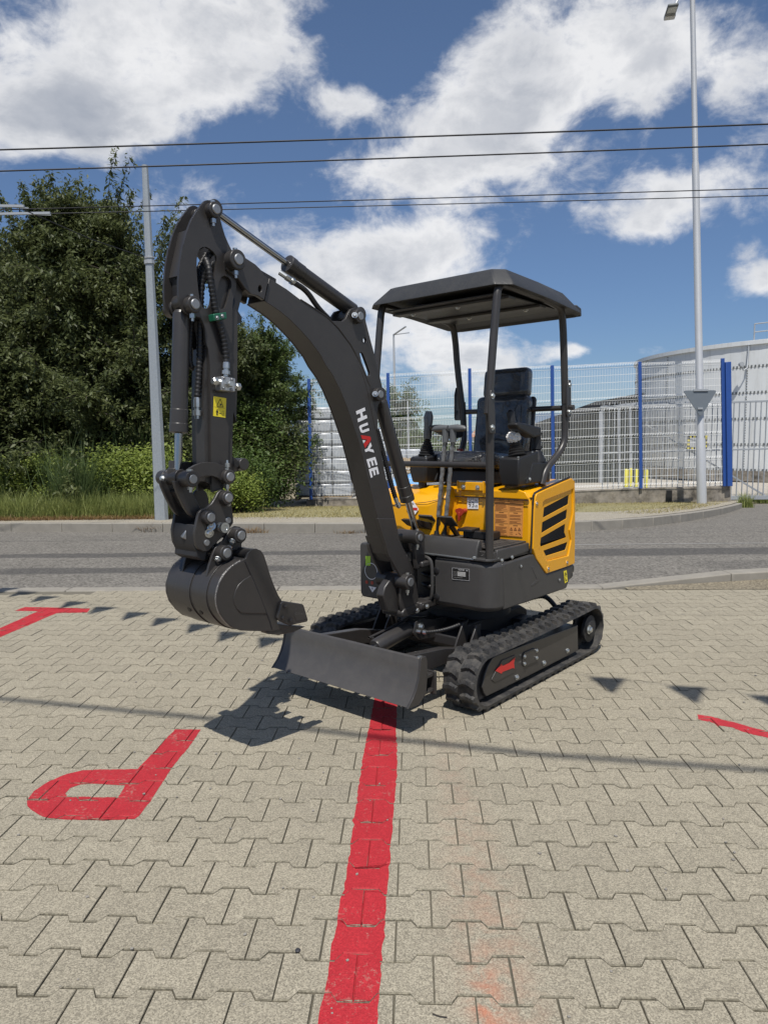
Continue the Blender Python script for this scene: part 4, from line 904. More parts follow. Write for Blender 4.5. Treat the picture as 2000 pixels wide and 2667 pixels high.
# cable overhead whose soft shadow crosses the pavers (its course: the shadow line moved back up the sun ray)
def lift(g_, h_): return Vector((g_[0], g_[1], 0)) - SHADOW*(h_/-SHADOW.z)*1.0 if False else Vector((g_[0], g_[1], 0)) + (-SHADOW)*(h_/(-SHADOW.z))
cs = [(-2.096,3.737),(-0.573,3.341),(-0.012,3.164),(0.658,2.976),(1.569,2.801)]
P_ = [lift(g_, 6.4) for g_ in cs]; P_ = [P_[0]*3-P_[1]*2] + P_ + [P_[-1]*3-P_[-2]*2]
tag(MB().tube(P_, .021, 8).build('overhead_cable', CABL), 'thick black cable hanging over the yard, casting the long soft shadow', 'wire')
# bunting
bunt = empty('bunting', (0, 3, 4.6)); tag(bunt, 'string of dark pennants strung over the yard, casting triangular shadows', 'bunting'); B0 = Vector((0, 3, 4.6))
FLAG = mat('pennant_cloth', (.03, .05, .16), .8)
def flags(gpts, hz_):
    for (gx_, gy_) in gpts:
        s_ = .105; q = MB(); n_ = Vector((.95, -.15, 0)).normalized(); dn = Vector((-.15, -.6, -.75)).normalized()
        q.v = [tuple(-n_*s_), tuple(n_*s_), tuple(dn*.26), tuple(-n_*s_+Vector((0, .003, .002))), tuple(n_*s_+Vector((0, .003, .002))), tuple(dn*.26+Vector((0, .003, .002)))]; q.f = [(0, 1, 2), (5, 4, 3), (0, 3, 4, 1), (1, 4, 5, 2), (2, 5, 3, 0)]
        o_ = q.build('pennant', FLAG, bunt, smooth=False); o_.location = lift((gx_, gy_), hz_) - B0
ga = [(-3.585,6.715),(-3.354,6.563),(-3.037,6.331),(-2.679,6.096),(-2.346,5.879),(-2.004,5.674),(-1.706,5.471),(-1.383,5.269),(-1.102,5.04),(-0.792,4.876)]; gb_ = [(1.268,3.959),(1.652,3.799),(2.024,3.645),(2.383,3.481)]
flags(ga, 4.6); flags(gb_, 4.6)
sp_ = [lift(g_, 4.6) for g_ in ga] ; MB().tube([tuple(p_-B0) for p_ in ([sp_[0]*2-sp_[1]] + sp_ + [lift(g_, 4.6) for g_ in gb_])], .003, 5).build('string', CABL, bunt)

# loose grit and a few bits lying on the pavers
PEB = mat('pebble_stone', (.22, .205, .18), .9, 0, .5, 60)
q = MB(); g_ = random.Random(12)
for i in range(170):
    y_ = 1.3 + 5.0*g_.random()**1.3; x_ = (g_.random()-.5)*1.15*y_; r_ = g_.uniform(.0010, .0028)*(1+y_*.16)
    q.obox((x_, y_, r_*.5), ((1, g_.random(), 0), (-g_.random(), 1, .3), (0, -.3, 1)), (r_*1.3, r_, r_*.7))
tag(q.build('grit', PEB, None, smooth=False), 'small loose stones and grit scattered over the pavers', 'grit', kind='stuff')
st = [(-0.246,1.789)][0]; tag(MB().lathe((st[0], st[1], .0), (st[0], st[1], .1), [(0, .007), (.003, .008), (.006, .005)], 9).build('dark_stone', mat('dark_pebble', (.03, .03, .035), .7), None), 'small dark pebble in a paver joint left of the red line', 'stone')
tw = [(0.102,1.569),(0.119,1.561),(0.136,1.558)]; tag(MB().tube([(a, b, .004) for a, b in tw], .0013, 6).build('twig', BARK), 'tiny curved dark twig on the pavers near the bottom edge', 'twig')

# ================================================================ THE MINI EXCAVATOR
# local axes: x to the machine's front (dozer blade), y to its left, z up; origin on the ground under the swing centre
EX = empty('mini_excavator', (0.5227, 4.3648, 0), R(229.3))
tag(EX, 'black and yellow mini excavator with open canopy, rubber tracks and raised black bucket arm', 'excavator')
def part(name, mb, m, bevel=.003, parent=None, **k): return mb.build(name, m, parent or EX, bevel=bevel, **k)
def pin(x, z, y0, y1, r=.021, boss=.033, name='pin_boss', bolt=True, parent=None, capm=None, side=1):
    """welded boss tube along y with a bright pin face at its near end"""
    b_ = MB().lathe((x, y0, z), (x, y1, z), [(0, boss), (y1-y0-.003, boss), (y1-y0, boss-.003)], 20); b_ = b_.build(name, CH, parent or EX, bevel=.0015, seg=1)
    q = MB(); q.lathe((x, y1-.004, z), (x, y1+.01, z), [(0, r), (.008, r), (.0105, r-.003)], 18).build('pin', PIN, b_)
    if bolt:
        q = MB(); ym = y1-.02; q.cyl((x, ym, z-boss-.030), (x, ym, z-boss+.004), .0055, 8); q.cyl((x, ym, z-boss-.018), (x, ym, z-boss-.002), .0105, 6); q.cyl((x, ym, z+boss-.002), (x, ym, z+boss+.007), .0095, 6); q.build('bolt', ZNC, b_); b_['note'] = 0; del b_['note']
    return b_
def bolt(p, d, r=.009, parent=None, m=None, name='bolt'):
    p = Vector(p); d = Vector(d).normalized()
    q = MB(); q.cyl(p-d*.002, p+d*.002, r*1.45, 14); q.lathe(p, p+d, [(0, r), (r*.7, r), (r*.95, r*.7)], 6); return q.build(name, m or ZNC, parent or EX)
def hose(pts, r, name='hydraulic_hose', m=None, parent=None, spiral=.13, pitch=.013):
    """hose with spiral guard along a smoothed path"""
    P_ = [tuple(p) for p in pts]
    P_ = smooth_poly(P_, 3, closed=False)
    S_ = [Vector(P_[0])]; acc_ = 0
    tot = sum((Vector(P_[i+1])-Vector(P_[i])).length for i in range(len(P_)-1)); n_ = max(6, int(tot/(pitch/3.0))); out_ = []
    seg_ = [(Vector(P_[i]), Vector(P_[i+1])) for i in range(len(P_)-1)]; L_ = [(b_-a_).length for a_, b_ in seg_]
    for k in range(n_+1):
        s_ = tot*k/n_; i = 0
        while i < len(L_)-1 and s_ > L_[i]: s_ -= L_[i]; i += 1
        out_.append(seg_[i][0].lerp(seg_[i][1], min(1, s_/max(L_[i], 1e-6))))
    return MB().tube(out_, r, 9, rfun=(lambda i: 1+spiral*(1 if i % 3 else -1)) if spiral else None).build(name, m or HOSE, parent or EX, angle=80)
def ferrule(a, b, r=.011, parent=None):
    a = Vector(a); b = Vector(b); l = (b-a).length; return MB().lathe(a, b, [(0, r*.8), (l*.1, r), (l*.45, r), (l*.46, r*.75), (l*.6, r*.75), (l*.61, r*1.2), (l*.85, r*1.2), (l*.86, r*.7), (l, r*.7)], 8).build('hose_fitting', ZNC, parent or EX)
def decal(name, m, pts, parent=None): 
    q = MB(); q.add(pts, [tuple(range(len(pts)))]); return q.build(name, m, parent or EX, smooth=False)

# ---- tracks
XF_, ZF_, RF_ = .680, .155, .155         # front idler centre, outer radius
XR_, ZR_, RR_ = -.545, .165, .165
LUG = .0175
def track_path(off=0.0, n=26):
    """closed belt line (x,z), offset inward from the lug tips"""
    P_ = []
    rf, rr = RF_-off, RR_-off
    d_ = Vector((XF_-XR_, ZF_-ZR_)); D_ = d_.length; th = math.atan2(ZF_-ZR_, XF_-XR_); be = math.asin((RF_-RR_)/D_)
    a1 = math.pi/2+th+be*-1
    for i in range(n+1):
        a = (math.pi/2 - 0.02) - math.pi*i/n; P_.append((XF_+rf*math.cos(a), ZF_+rf*math.sin(a)))
    for i in range(n+1):
        a = (-math.pi/2) - math.pi*i/n; P_.append((XR_+rr*math.cos(a), ZR_+rr*math.sin(a)))
    # slight sag of the top run
    k = 5
    A_, B_ = P_[-1], P_[0]
    for i in range(1, k): t_ = i/k; P_.append((A_[0]+(B_[0]-A_[0])*t_, A_[1]+(B_[1]-A_[1])*t_ - .006*math.sin(math.pi*t_)))
    return P_
def resample(P_, n):
    seg_ = [(Vector(P_[i]), Vector(P_[(i+1) % len(P_)])) for i in range(len(P_))]; L_ = [(b_-a_).length for a_, b_ in seg_]; tot = sum(L_); out_ = []
    for k in range(n):
        s_ = tot*k/n; i = 0
        while s_ > L_[i]: s_ -= L_[i]; i += 1
        a_, b_ = seg_[i]; out_.append((a_.lerp(b_, s_/L_[i]), (b_-a_).normalized()))
    return out_
def make_lug(sgn):
    """half-width chevron bar, local x along the belt, y across, z outward"""
    w0, w1 = .006, .092
    q = MB(); pts_ = [(-.004, w0), (.016, w0), (.004+.012, .035), (-.006, .058), (.010, w1), (.034, w1), (.022, .056), (.040, .030), (.036, w0)]
    prof = [(.000, .008), (.018, .008), (-.008, .050), (.004, .092), (.036, .092), (.022, .050), (.044, .008)]
    prof = [(.004, .006), (-.012, .048), (.004, .094), (.036, .094), (.020, .048), (.036, .006)]
    top = [(.010, .010), (-.003, .048), (.010, .088), (.028, .088), (.014, .048), (.029, .010)]
    n_ = len(prof); q.v = [(a, sgn*b, -.006) for a, b in prof] + [(a, sgn*b, .0) for a, b in prof] + [(a, sgn*b, LUG) for a, b in top]
    for r_ in (0, n_):
        for i in range(n_): q.f.append((r_+i, r_+(i+1) % n_, r_+n_+(i+1) % n_, r_+n_+i))
    q.f += [(2*n_+0, 2*n_+1, 2*n_+4, 2*n_+5), (2*n_+1, 2*n_+2, 2*n_+3, 2*n_+4)]
    # moulded ribs on the lug top
    for k in range(5):
        yb_ = .014 + k*.015; s0 = .002 if k < 3 else .003
        q.box(-.0, .020, min(sgn*yb_, sgn*(yb_+.006)), max(sgn*yb_, sgn*(yb_+.006)), LUG-.003, LUG+.0012)
    me_ = bpy.data.meshes.new('tread_lug'); me_.from_pydata(q.v, [], q.f); me_.materials.append(RUB); bmesh_fix(me_); return me_
LG = {1: make_lug(1), -1: make_lug(-1)}
def make_track(yc, side):
    y0, y1 = yc-.097, yc+.097
    outp_ = track_path(LUG); inn_ = track_path(LUG+.016)
    q = MB(); n_ = len(outp_)
    ring = [(y0, inn_), (y0+.004, outp_), (yc-.006, outp_), (yc-.004, [(a, b) for a, b in track_path(LUG-.003)]), (yc+.004, track_path(LUG-.003)), (yc+.006, outp_), (y1-.004, outp_), (y1, inn_)]
    for yy2, P_ in ring: q.v += [(a, yy2, b) for a, b in P_]
    for k in range(len(ring)):
        k2 = (k+1) % len(ring)
        for i in range(n_): j = (i+1) % n_; q.f.append((k*n_+i, k*n_+j, k2*n_+j, k2*n_+i))
    belt = q.build('rubber_track', RUB, EX, angle=40)
    NL = 46; rs_ = resample(outp_, NL*2)
    for i in range(NL):
        for sg_ in (1, -1):
            p_, t_ = rs_[(2*i + (1 if sg_ > 0 else 0)) % (2*NL)]
            # outward normal: path runs clockwise seen from +y... outward = left of tangent
            nx, nz = -t_.y, t_.x
            if (p_.x - (XF_+XR_)/2)*nx + (p_.y-.16)*nz < 0: nx, nz = -nx, -nz
            M_ = Matrix(((t_.x, 0, nx, p_.x), (0, 1, 0, yc), (t_.y, 0, nz, p_.y), (0, 0, 0, 1)))
            if M_.to_3x3().determinant() < 0: M_ = Matrix(((-t_.x, 0, nx, p_.x), (0, 1, 0, yc), (-t_.y, 0, nz, p_.y), (0, 0, 0, 1)))
            o_ = bpy.data.objects.new('tread_lug', LG[sg_]); COL.objects.link(o_); o_.parent = belt; o_.matrix_local = M_
    return belt
make_track(.488, 1); make_track(-.515, -1)
SF = [(0.703,0.126),(0.688,0.092),(0.667,0.067),(0.217,0.061),(-0.383,0.06),(-0.371,0.225),(0.093,0.242),(0.388,0.253),(0.567,0.259),(0.61,0.256),(0.652,0.225),(0.683,0.181)]
for sg_ in (1, -1):
    ya = .555*sg_ - (.027 if sg_ < 0 else 0); yb2 = .43*sg_
    sf = MB().prism(SF, min(ya, yb2), max(ya, yb2)); fr = part('track_frame', sf, CH, .004)
    # embossed lower cover piece at the front
    q = MB().prism([(0.625,0.145),(0.593,0.122),(0.398,0.124),(0.381,0.144),(0.382,0.208),(0.388,0.219),(0.523,0.222),(0.567,0.191)], ya, ya+.004*sg_) if sg_ > 0 else None
    if q: part('front_cover', q, CH, .002, fr)
    q = MB().lathe((XR_, ya-.02*sg_, ZR_), (XR_, ya+.03*sg_, ZR_), [(0, .085), (.02, .085), (.028, .05), (.034, .05), (.038, .03)], 24); part('drive_motor', q, DRK, 0)
    q = MB(); NT = 9; pr = []
    for i in range(NT*4):
        a = 2*math.pi*i/(NT*4); rr_ = .125 if i % 4 in (0, 1) else .102; pr.append((XR_+rr_*math.cos(a), ZR_+rr_*math.sin(a)))
    part('sprocket', MB().prism(pr, ya-.075*sg_, ya-.055*sg_), DRK, .002)
    part('idler_wheel', MB().lathe((XF_, ya-.11*sg_, ZF_), (XF_, ya-.02*sg_, ZF_), [(0, .10), (.01, .112), (.08, .112), (.09, .10)], 28), DRK, .001)
    for xr in (.45, .20, -.05, -.28):
        part('track_roller', MB().lathe((xr, ya-.11*sg_, .085), (xr, ya-.02*sg_, .085), [(0, .04), (.03, .04), (.03, .03), (.06, .03), (.06, .04), (.09, .04)], 18), DRK, 0)
    if sg_ > 0:
        for p_ in [(-0.233,0.095),(0.06,0.092),(0.365,0.089)]: bolt((p_[0], .556, p_[1]), (0, 1, 0), .011, fr)
        for p_ in [(0.159,0.189),(0.158,0.147),(0.294,0.188),(0.293,0.147)]: bolt((p_[0], .563, p_[1]), (0, 1, 0), .0075, fr)
        part('inspection_plate', MB().prism([(0.304,0.2),(0.29,0.21),(0.185,0.208),(0.15,0.194),(0.144,0.129),(0.164,0.127),(0.288,0.127),(0.308,0.142)], .555, .561), CH, .002, fr)
        q = MB().prism([(0.588,0.183),(0.53,0.206),(0.518,0.191),(0.448,0.191),(0.428,0.2),(0.39,0.207),(0.405,0.179),(0.398,0.146),(0.416,0.155),(0.447,0.156),(0.522,0.16),(0.529,0.152)], .560, .5612); part('direction_arrow', q, RED, 0, fr, smooth=False)
        ax_ = [(-0.49,0.173)][0]; bolt((ax_[0], .575, ax_[1]), (0, 1, 0), .02, EX, name='hub_nut')
# ---- undercarriage
part('undercarriage_frame', MB().prism([(-.38, .14), (.30, .14), (.42, .20), (.42, .26), (.30, .31), (-.30, .31), (-.38, .27)], -.20, .20), DRK, .01)
for sx in (-.25, .22):
    part('cross_beam', MB().box(sx-.07, sx+.07, -.44, -.20, .16, .25), DRK, .006); part('cross_beam', MB().box(sx-.07, sx+.07, .20, .44, .16, .25), DRK, .006)
part('slewing_ring', MB().lathe((0, 0, .31), (0, 0, .46), [(0, .26), (.05, .26), (.05, .29), (.11, .29), (.115, .33), (.15, .33)], 40), DRK, .002)
part('ring_skirt', MB().lathe((.06, 0, .425), (.06, 0, .47), [(0, .38), (.03, .38), (.045, .37)], 40), CH, .001)
# arm brackets in front of the chassis
for y_ in (.30, -.30):
    part('blade_arm', MB().prism([(1.06, .21), (1.06, .29), (.98, .315), (.70, .285), (.42, .22), (.42, .15), (.70, .20)], y_-.025, y_+.025), CH, .004)
    part('arm_bracket', MB().prism([(.42, .14), (.55, .18), (.50, .27), (.44, .36), (.40, .36), (.40, .14)], y_-.05, y_-.038), CH, .003)
    part('arm_bracket', MB().prism([(.42, .14), (.55, .18), (.50, .27), (.44, .36), (.40, .36), (.40, .14)], y_+.038, y_+.05), CH, .003)
part('arm_cross_tube', MB().box(.90, .95, -.28, .28, .225, .285), CH, .004)
part('cylinder_anchor', MB().prism([(.30, .22), (.56, .25), (.62, .30), (.60, .36), (.55, .37), (.42, .34), (.30, .33)], -.05, -.035), CH, .003)
part('cylinder_anchor', MB().prism([(.30, .22), (.56, .25), (.62, .30), (.60, .36), (.55, .37), (.42, .34), (.30, .33)], .035, .05), CH, .003)
# blade cylinder
A_ = Vector((.965, 0, .262)); B_ = Vector((.555, 0, .325)); dv = (B_-A_).normalized()
bc = part('blade_cylinder', MB().lathe(A_+dv*.075, B_, [(0, .037), (.012, .043), (.28, .043), (.29, .036)], 24), CH, .001)
MB().cyl(A_, A_+dv*.09, .020, 14).build('rod', CHR, bc)
for P_ in (A_, B_): MB().cyl(P_+Vector((0, -.028, 0)), P_+Vector((0, .028, 0)), .032, 18).build('eye', CH, bc, bevel=.002)
for y_ in (.034, -.050): part('blade_lug', MB().prism([(1.05, .20), (1.05, .30), (.99, .305), (.945, .285), (.935, .255), (.955, .225), (1.0, .21)], y_, y_+.014), CH, .002)
bolt(A_+Vector((0, .052, 0)), (0, 1, 0), .016); bolt(B_+Vector((0, .052, 0)), (0, 1, 0), .016)
MB().tube([B_+Vector((.02, -.035, .03)), A_+Vector((-.08, -.045, .055)), A_+Vector((-.10, -.03, .05))], .007, 8).build('oil_pipe', CH, bc)
hose([B_+Vector((.03, .04, -.02)), B_+Vector((.02, .11, -.02)), B_+Vector((-.03, .20, .0)), B_+Vector((-.12, .26, .03)), B_+Vector((-.22, .22, .02)), B_+Vector((-.28, .12, .0))], .0105)
ferrule(B_+Vector((.035, .04, -.02)), B_+Vector((.015, .115, -.02)), .011)
hose([B_+Vector((.05, -.06, .03)), B_+Vector((.05, -.10, .10)), B_+Vector((.0, -.14, .17)), B_+Vector((-.10, -.10, .18)), B_+Vector((-.2, 0, .12))], .009)
hose([(-.20, .10, .33), (-.32, .14, .34), (-.40, .2, .372), (-.45, .26, .375), (-.46, .34, .32), (-.44, .40, .25)], .014); hose([(-.20, .16, .33), (-.30, .20, .335), (-.37, .26, .362), (-.42, .31, .365), (-.43, .37, .31), (-.41, .41, .25)], .014)
# ---- dozer blade
BP = [(1.090, .358), (1.098, .352), (1.104, .33), (1.108, .30), (1.118, .262), (1.135, .222), (1.160, .185), (1.200, .148), (1.192, .144), (1.150, .168), (1.122, .205), (1.103, .245), (1.093, .285), (1.086, .33), (1.078, .340), (1.060, .338), (1.060, .330), (1.074, .330), (1.076, .352)]
bl_ = part('dozer_blade', MB().prism(BP, -.465, .465), mat('blade_paint', (.058, .055, .053), .36, 0, .10, 3, .05, 400, .10), .0015)
for y0_, y1_ in ((.465, .477), (-.477, -.465)):
    MB().prism([(1.100, .362), (1.108, .345), (1.112, .30), (1.122, .262), (1.139, .222), (1.164, .185), (1.206, .144), (1.12, .142), (1.065, .18), (1.055, .25), (1.055, .34), (1.068, .362)], y0_, y1_).build('end_plate', CH, bl_, bevel=.003)
for y_ in (.44, .16, -.16, -.44):
    MB().prism([(1.085, .32), (1.10, .25), (1.13, .20), (1.10, .175), (1.04, .18), (1.02, .22), (1.03, .30)], y_-.006, y_+.006).build('rib', CH, bl_, bevel=.002)
MB().box(.985, 1.05, .36, .46, .24, .256).build('rib', CH, bl_, bevel=.002); MB().box(.985, 1.05, .36, .46, .165, .180).build('rib', CH, bl_, bevel=.002); MB().box(.972, .985, .35, .47, .150, .262).build('rib', CH, bl_, bevel=.002); MB().box(.985, 1.05, .40, .412, .18, .24).build('rib', CH, bl_, bevel=.002)
for y_ in (.455, -.455): MB().lathe((1.082, y_, .352), (1.082, y_, .364), [(0, .016), (.006, .016), (.010, .009)], 12).build('cap', ZNC, bl_)
for y_ in (.25, -.30): MB().bar((1.06, y_+.04, .325), (.985, y_-.03, .30), .014, .03).build('brace', CH, bl_, bevel=.002)

# ---- lower body skirt
PL = [(-.46, .485), (.42, .490)] + [(.42+.09*math.sin(R(a)), .400+.09*math.cos(R(a))) for a in range(15, 90, 15)] + [(.51, .400), (.505, .112), (.40, .104), (.40, -.16), (-.46, -.16)]
def loft(rings, name, m, bevel=.004, parent=None, cap=True, angle=35):
    """rings: list of lists of (x,y,z) with equal counts"""
    q = MB(); n_ = len(rings[0])
    for r_ in rings: q.v += [tuple(p_) for p_ in r_]
    for k in range(len(rings)-1):
        for i in range(n_): j = (i+1) % n_; q.f.append((k*n_+i, k*n_+j, (k+1)*n_+j, (k+1)*n_+i))
    if cap:
        for k in (0, len(rings)-1):
            tr_ = tessellate_polygon([[Vector(p_) for p_ in rings[k]]])
            for t_ in tr_: q.f.append(tuple(k*n_+i for i in t_))
    return q.build(name, m, parent or EX, bevel=bevel, angle=angle)
def skz(x, lo):      # bottom and top lines of the side skirt
    if lo: return .455 if x > -.30 else .455 + (-.30-x)*.42
    return .725
def ringz(zf, ins): 
    out_ = []
    for x_, y_ in PL:
        cx_, cy_ = 0, .15
        k_ = math.hypot(x_-cx_, y_-cy_); out_.append((x_-(x_-cx_)/k_*ins if x_ > -.45 else x_, y_-(ins if y_ > .3 else 0), zf(x_)))
    return out_
# the skirt side steps down behind the deck to make room for the yellow door
side_lo = [(0.523,0.454),(0.105,0.454),(-0.349,0.45),(-0.463,0.509)]
sk = loft([ringz(lambda x: skz(x, 1)-.004, .020), ringz(lambda x: skz(x, 1)+.018, .0), ringz(lambda x: .70 if x > -.0 else .575, .0), ringz(lambda x: .722 if x > -.0 else .585, .018)], 'body_skirt', CHP, .006)
# raised part between corner and door (wedge shaped panel)
WD = [(0.412,0.707),(0.113,0.718),(0.076,0.717),(0.061,0.706),(-0.065,0.586),(-0.077,0.578),(-0.422,0.585),(-0.41,0.534),(-0.338,0.451),(0.396,0.455),(0.412,0.686)]
part('side_panel', MB().prism(WD, .470, .4925), CHP, .008, seg=3)
part('counterweight', MB().prism([(-.47, .50), (-.455, .64), (-.35, .64), (-.35, .47)], -.44, .475), CHP, .012)
part('side_panel_crease', MB().prism([(0.105,0.649),(0.075,0.65),(0.001,0.562),(0.012,0.552),(0.088,0.534),(0.11,0.542),(0.039,0.564),(0.047,0.576)], .490, .4945), CHP, .003)
for p_ in [(0.219,0.669),(-0.242,0.52)]:
    MB().lathe((p_[0], .488, p_[1]), (p_[0], .5, p_[1]), [(0, .017), (.0065, .016), (.007, .010), (.003, .009)], 16).build('bolt_recess', CHP, sk); bolt((p_[0], .4935, p_[1]), (0, 1, 0), .006, sk)
for p_ in [(0.124,0.646),(0.126,0.498)]: MB().lathe((.504, p_[0], p_[1]), (.52, p_[0], p_[1]), [(0, .020), (.005, .020), (.008, .015)], 18).build('rubber_plug', BLK, sk)
# name plate
NPq = [(0.237,0.675),(0.348,0.679),(0.349,0.616),(0.237,0.611)]
npl = decal('rating_plate', BLKP, [(.5115, a, b) for a, b in NPq], sk)
def quad_map(Q, x_):   # bilinear point on a quad given as 4 (y,z) corners TL,TR,BR,BL
    def f(u_, v_):
        a = (Q[0][0]+(Q[1][0]-Q[0][0])*u_, Q[0][1]+(Q[1][1]-Q[0][1])*u_); b = (Q[3][0]+(Q[2][0]-Q[3][0])*u_, Q[3][1]+(Q[2][1]-Q[3][1])*u_)
        return (x_, a[0]+(b[0]-a[0])*v_, a[1]+(b[1]-a[1])*v_)
    return f
def text_on(f, s, u0, v0, w_, h_, m, parent, name='lettering'):
    """flat lettering laid on the surface f(u,v)"""
    c_ = bpy.data.curves.new('t', 'FONT'); c_.body = s; c_.size = 1; o_ = bpy.data.objects.new('t', c_); COL.objects.link(o_)
    dg = bpy.context.evaluated_depsgraph_get(); me_ = bpy.data.meshes.new_from_object(o_.evaluated_get(dg)); bpy.data.objects.remove(o_)
    xs_ = [v_.co.x for v_ in me_.vertices]; ys_ = [v_.co.y for v_ in me_.vertices]
    if not xs_: return
    a0_, a1_, b0_, b1_ = min(xs_), max(xs_), min(ys_), max(ys_)
    for v_ in me_.vertices: v_.co = Vector(f(u0 + w_*(v_.co.x-a0_)/(a1_-a0_), v0 + h_*(1-(v_.co.y-b0_)/(b1_-b0_))))
    me_.materials.clear(); me_.materials.append(m); me_.name = name
    o_ = bpy.data.objects.new(name, me_); COL.objects.link(o_); o_.parent = parent; return o_
def fquad(f, u0, v0, u1, v1, m, name, parent): return decal(name, m, [f(u0, v0), f(u1, v0), f(u1, v1), f(u0, v1)], parent)
f1 = quad_map(NPq, .5122)
for (a, b, c_, d_) in ((0, 0, 1, .015), (0, .985, 1, 1), (0, 0, .01, 1), (.99, 0, 1, 1)): fquad(f1, a, b, c_, d_, WHT, 'plate_border', npl)
text_on(f1, 'HUAYEE', .36, .07, .34, .10, WHT, npl); text_on(f1, 'CE', .80, .10, .12, .09, WHT, npl)
PLG = mat('plate_grey', (.45, .45, .44), .5)
for k in range(4): fquad(f1, .30, .30+.10*k, .78, .37+.10*k, PLG, 'plate_field', npl); fquad(f1, .07, .33+.10*k, .25, .342+.10*k, PLG, 'plate_line', npl)
fquad(f1, .07, .80, .6, .812, PLG, 'plate_line', npl)
# ---- left front cover of the far side, with green label and ring emblem
lc = part('front_cover', MB().prism([(-.505, .43), (-.49, .405), (-.30, .405), (-.30, .745), (-.49, .745), (-.505, .73)], .30, .45, 'yz'), CHP, .018, seg=3)
MB().cyl((.38, -.40, .74), (.38, -.40, .765), .02, 12).build('cap', BLK, lc)
FQ = [(-0.455,0.664),(-0.414,0.668),(-0.415,0.609),(-0.456,0.604)]; decal('lime_label', LIME, [(.4515, a, b) for a, b in FQ], lc)
ce = [(-0.405,0.574)][0]; q = MB(); nn_ = 28
for i in range(nn_):
    a = 2*math.pi*i/nn_
    for r_ in (.052, .048): q.v.append((.4515, ce[0]-.006+r_*math.cos(a), ce[1]+r_*math.sin(a)))
q.f = [(2*i, 2*((i+1) % nn_), 2*((i+1) % nn_)+1, 2*i+1) for i in range(nn_)]; q.build('ring_emblem', WHT, lc, smooth=False)
for p_ in [(-0.448,0.502),(-0.403,0.503)]: MB().cyl((.445, p_[0], p_[1]), (.4525, p_[0], p_[1]), .011, 14).build('tail_reflector', REDP, lc)
tq = [(-0.432,0.48),(-0.369,0.478),(-0.401,0.443)]; decal('warning_triangle', WHT, [(.4525, a, b) for a, b in tq], lc); text_on(quad_map([(-0.413,0.475),(-0.387,0.476),(-0.388,0.457),(-0.413,0.454)], .4530), '!', .3, .1, .3, .7, BLKP, lc)
# ---- deck
part('deck_plate', MB().box(.10, .47, -.16, .475, .722, .775), CH, .004)
dk = part('deck_side', MB().prism([(.10, .735), (.42, .72), (.455, .735), (.44, .785), (.10, .785)], .455, .478), CHP, .006)
for p_ in [(0.395,0.724),(0.29,0.727)]: bolt((p_[0], .478, p_[1]), (0, 1, 0), .008, dk)
part('front_riser', MB().prism([(.435, .725), (.50, .725), (.492, .79), (.470, .832), (.455, .836), (.445, .82)], -.04, .385), CHP, .007, seg=3)
matm = mat('ribbed_floor_mat', (.035, .031, .028), .75, 0, .3, 40, 1.0, 90, .35)
fm = part('floor_mat', MB().box(.105, .44, -.14, .46, .785, .794), matm, .002)
for i in range(12):
    for j in range(7): 
        a_ = .125+i*.026; b_ = -.12+j*.083
        MB().box(a_, a_+.016, b_, b_+.062, .794, .7965).build('mat_tread', matm, fm, smooth=False)
part('trim_rail', MB().tube([(.508, .02, .735), (.508, .40, .733)], .006, 8), ZNC, 0)
part('post_foot', MB().prism([(.43, .36), (.50, .34), (.515, .38), (.515, .455), (.49, .475), (.42, .48), (.40, .46), (.40, .38)], .728, .741, 'xy'), CHP, .003)
for p_ in ((.505, .375), (.43, .465)): bolt((p_[0], p_[1], .741), (0, 0, 1), .010)

# ---- yellow engine cover
XB = .10
def yz_ring(x, pts): return [(x, a, b) for a, b in pts]
hood_prof = lambda x: [(-.50, .775), (-.50, 1.0 + .02), (-.47, 1.062), (-.40, 1.078), (.36, 1.082), (.43, 1.075), (.472, 1.045), (.482, 1.0), (.482, .775)]
def hoodring(x, dz=0, ins=0): return [(x, a*(1-ins), b + dz) for a, b in hood_prof(x)]
hd = loft([hoodring(.10, -.030, .02), hoodring(.088, -.008, .004), hoodring(.05, .0), hoodring(-.20, .02), hoodring(-.43, .035), hoodring(-.455, .02, .02)], 'engine_cover', YEL, .006, angle=30)
# shoulder lip that overhangs the front panel
lip = loft([[(x_, a, b) for a, b in ((.02, 1.03), (.02, 1.066), (.30, 1.075), (.41, 1.085), (.455, 1.072), (.478, 1.04), (.478, 1.03))] for x_ in (.10, .116)], 'shoulder', YEL, .007, hd)
# right-hand (far) console tank that reaches forward
TK = [(.30, -.50), (.30, -.30), (.26, -.12), (.19, -.035), (.105, -.02), (.0, -.02), (.0, -.50)]
tkr = loft([[(x_, y_, .775) for x_, y_ in TK], [(x_, y_, .98+.045*(1 if x_ < .2 else 0)) for x_, y_ in TK], [(x_-.012*(1 if x_ > .1 else 0), y_-.01, 1.0+.045*(1 if x_ < .2 else 0)) for x_, y_ in TK], [(x_-.05*(1 if x_ > .1 else 0), y_-.03, 1.04+.045*(1 if x_ < .2 else 0)) for x_, y_ in TK]], 'side_tank', YEL, .008, angle=30)
MB().tube([(.302, -.50, .967), (.302, -.30, .975), (.262, -.118, 1.0), (.192, -.033, 1.022)], .0022, 6).build('panel_gap', BLKP, tkr)
MB().tube([(.1165, -.02, 1.028), (.1165, .478, 1.026)], .0028, 6).build('panel_gap', BLKP, hd)
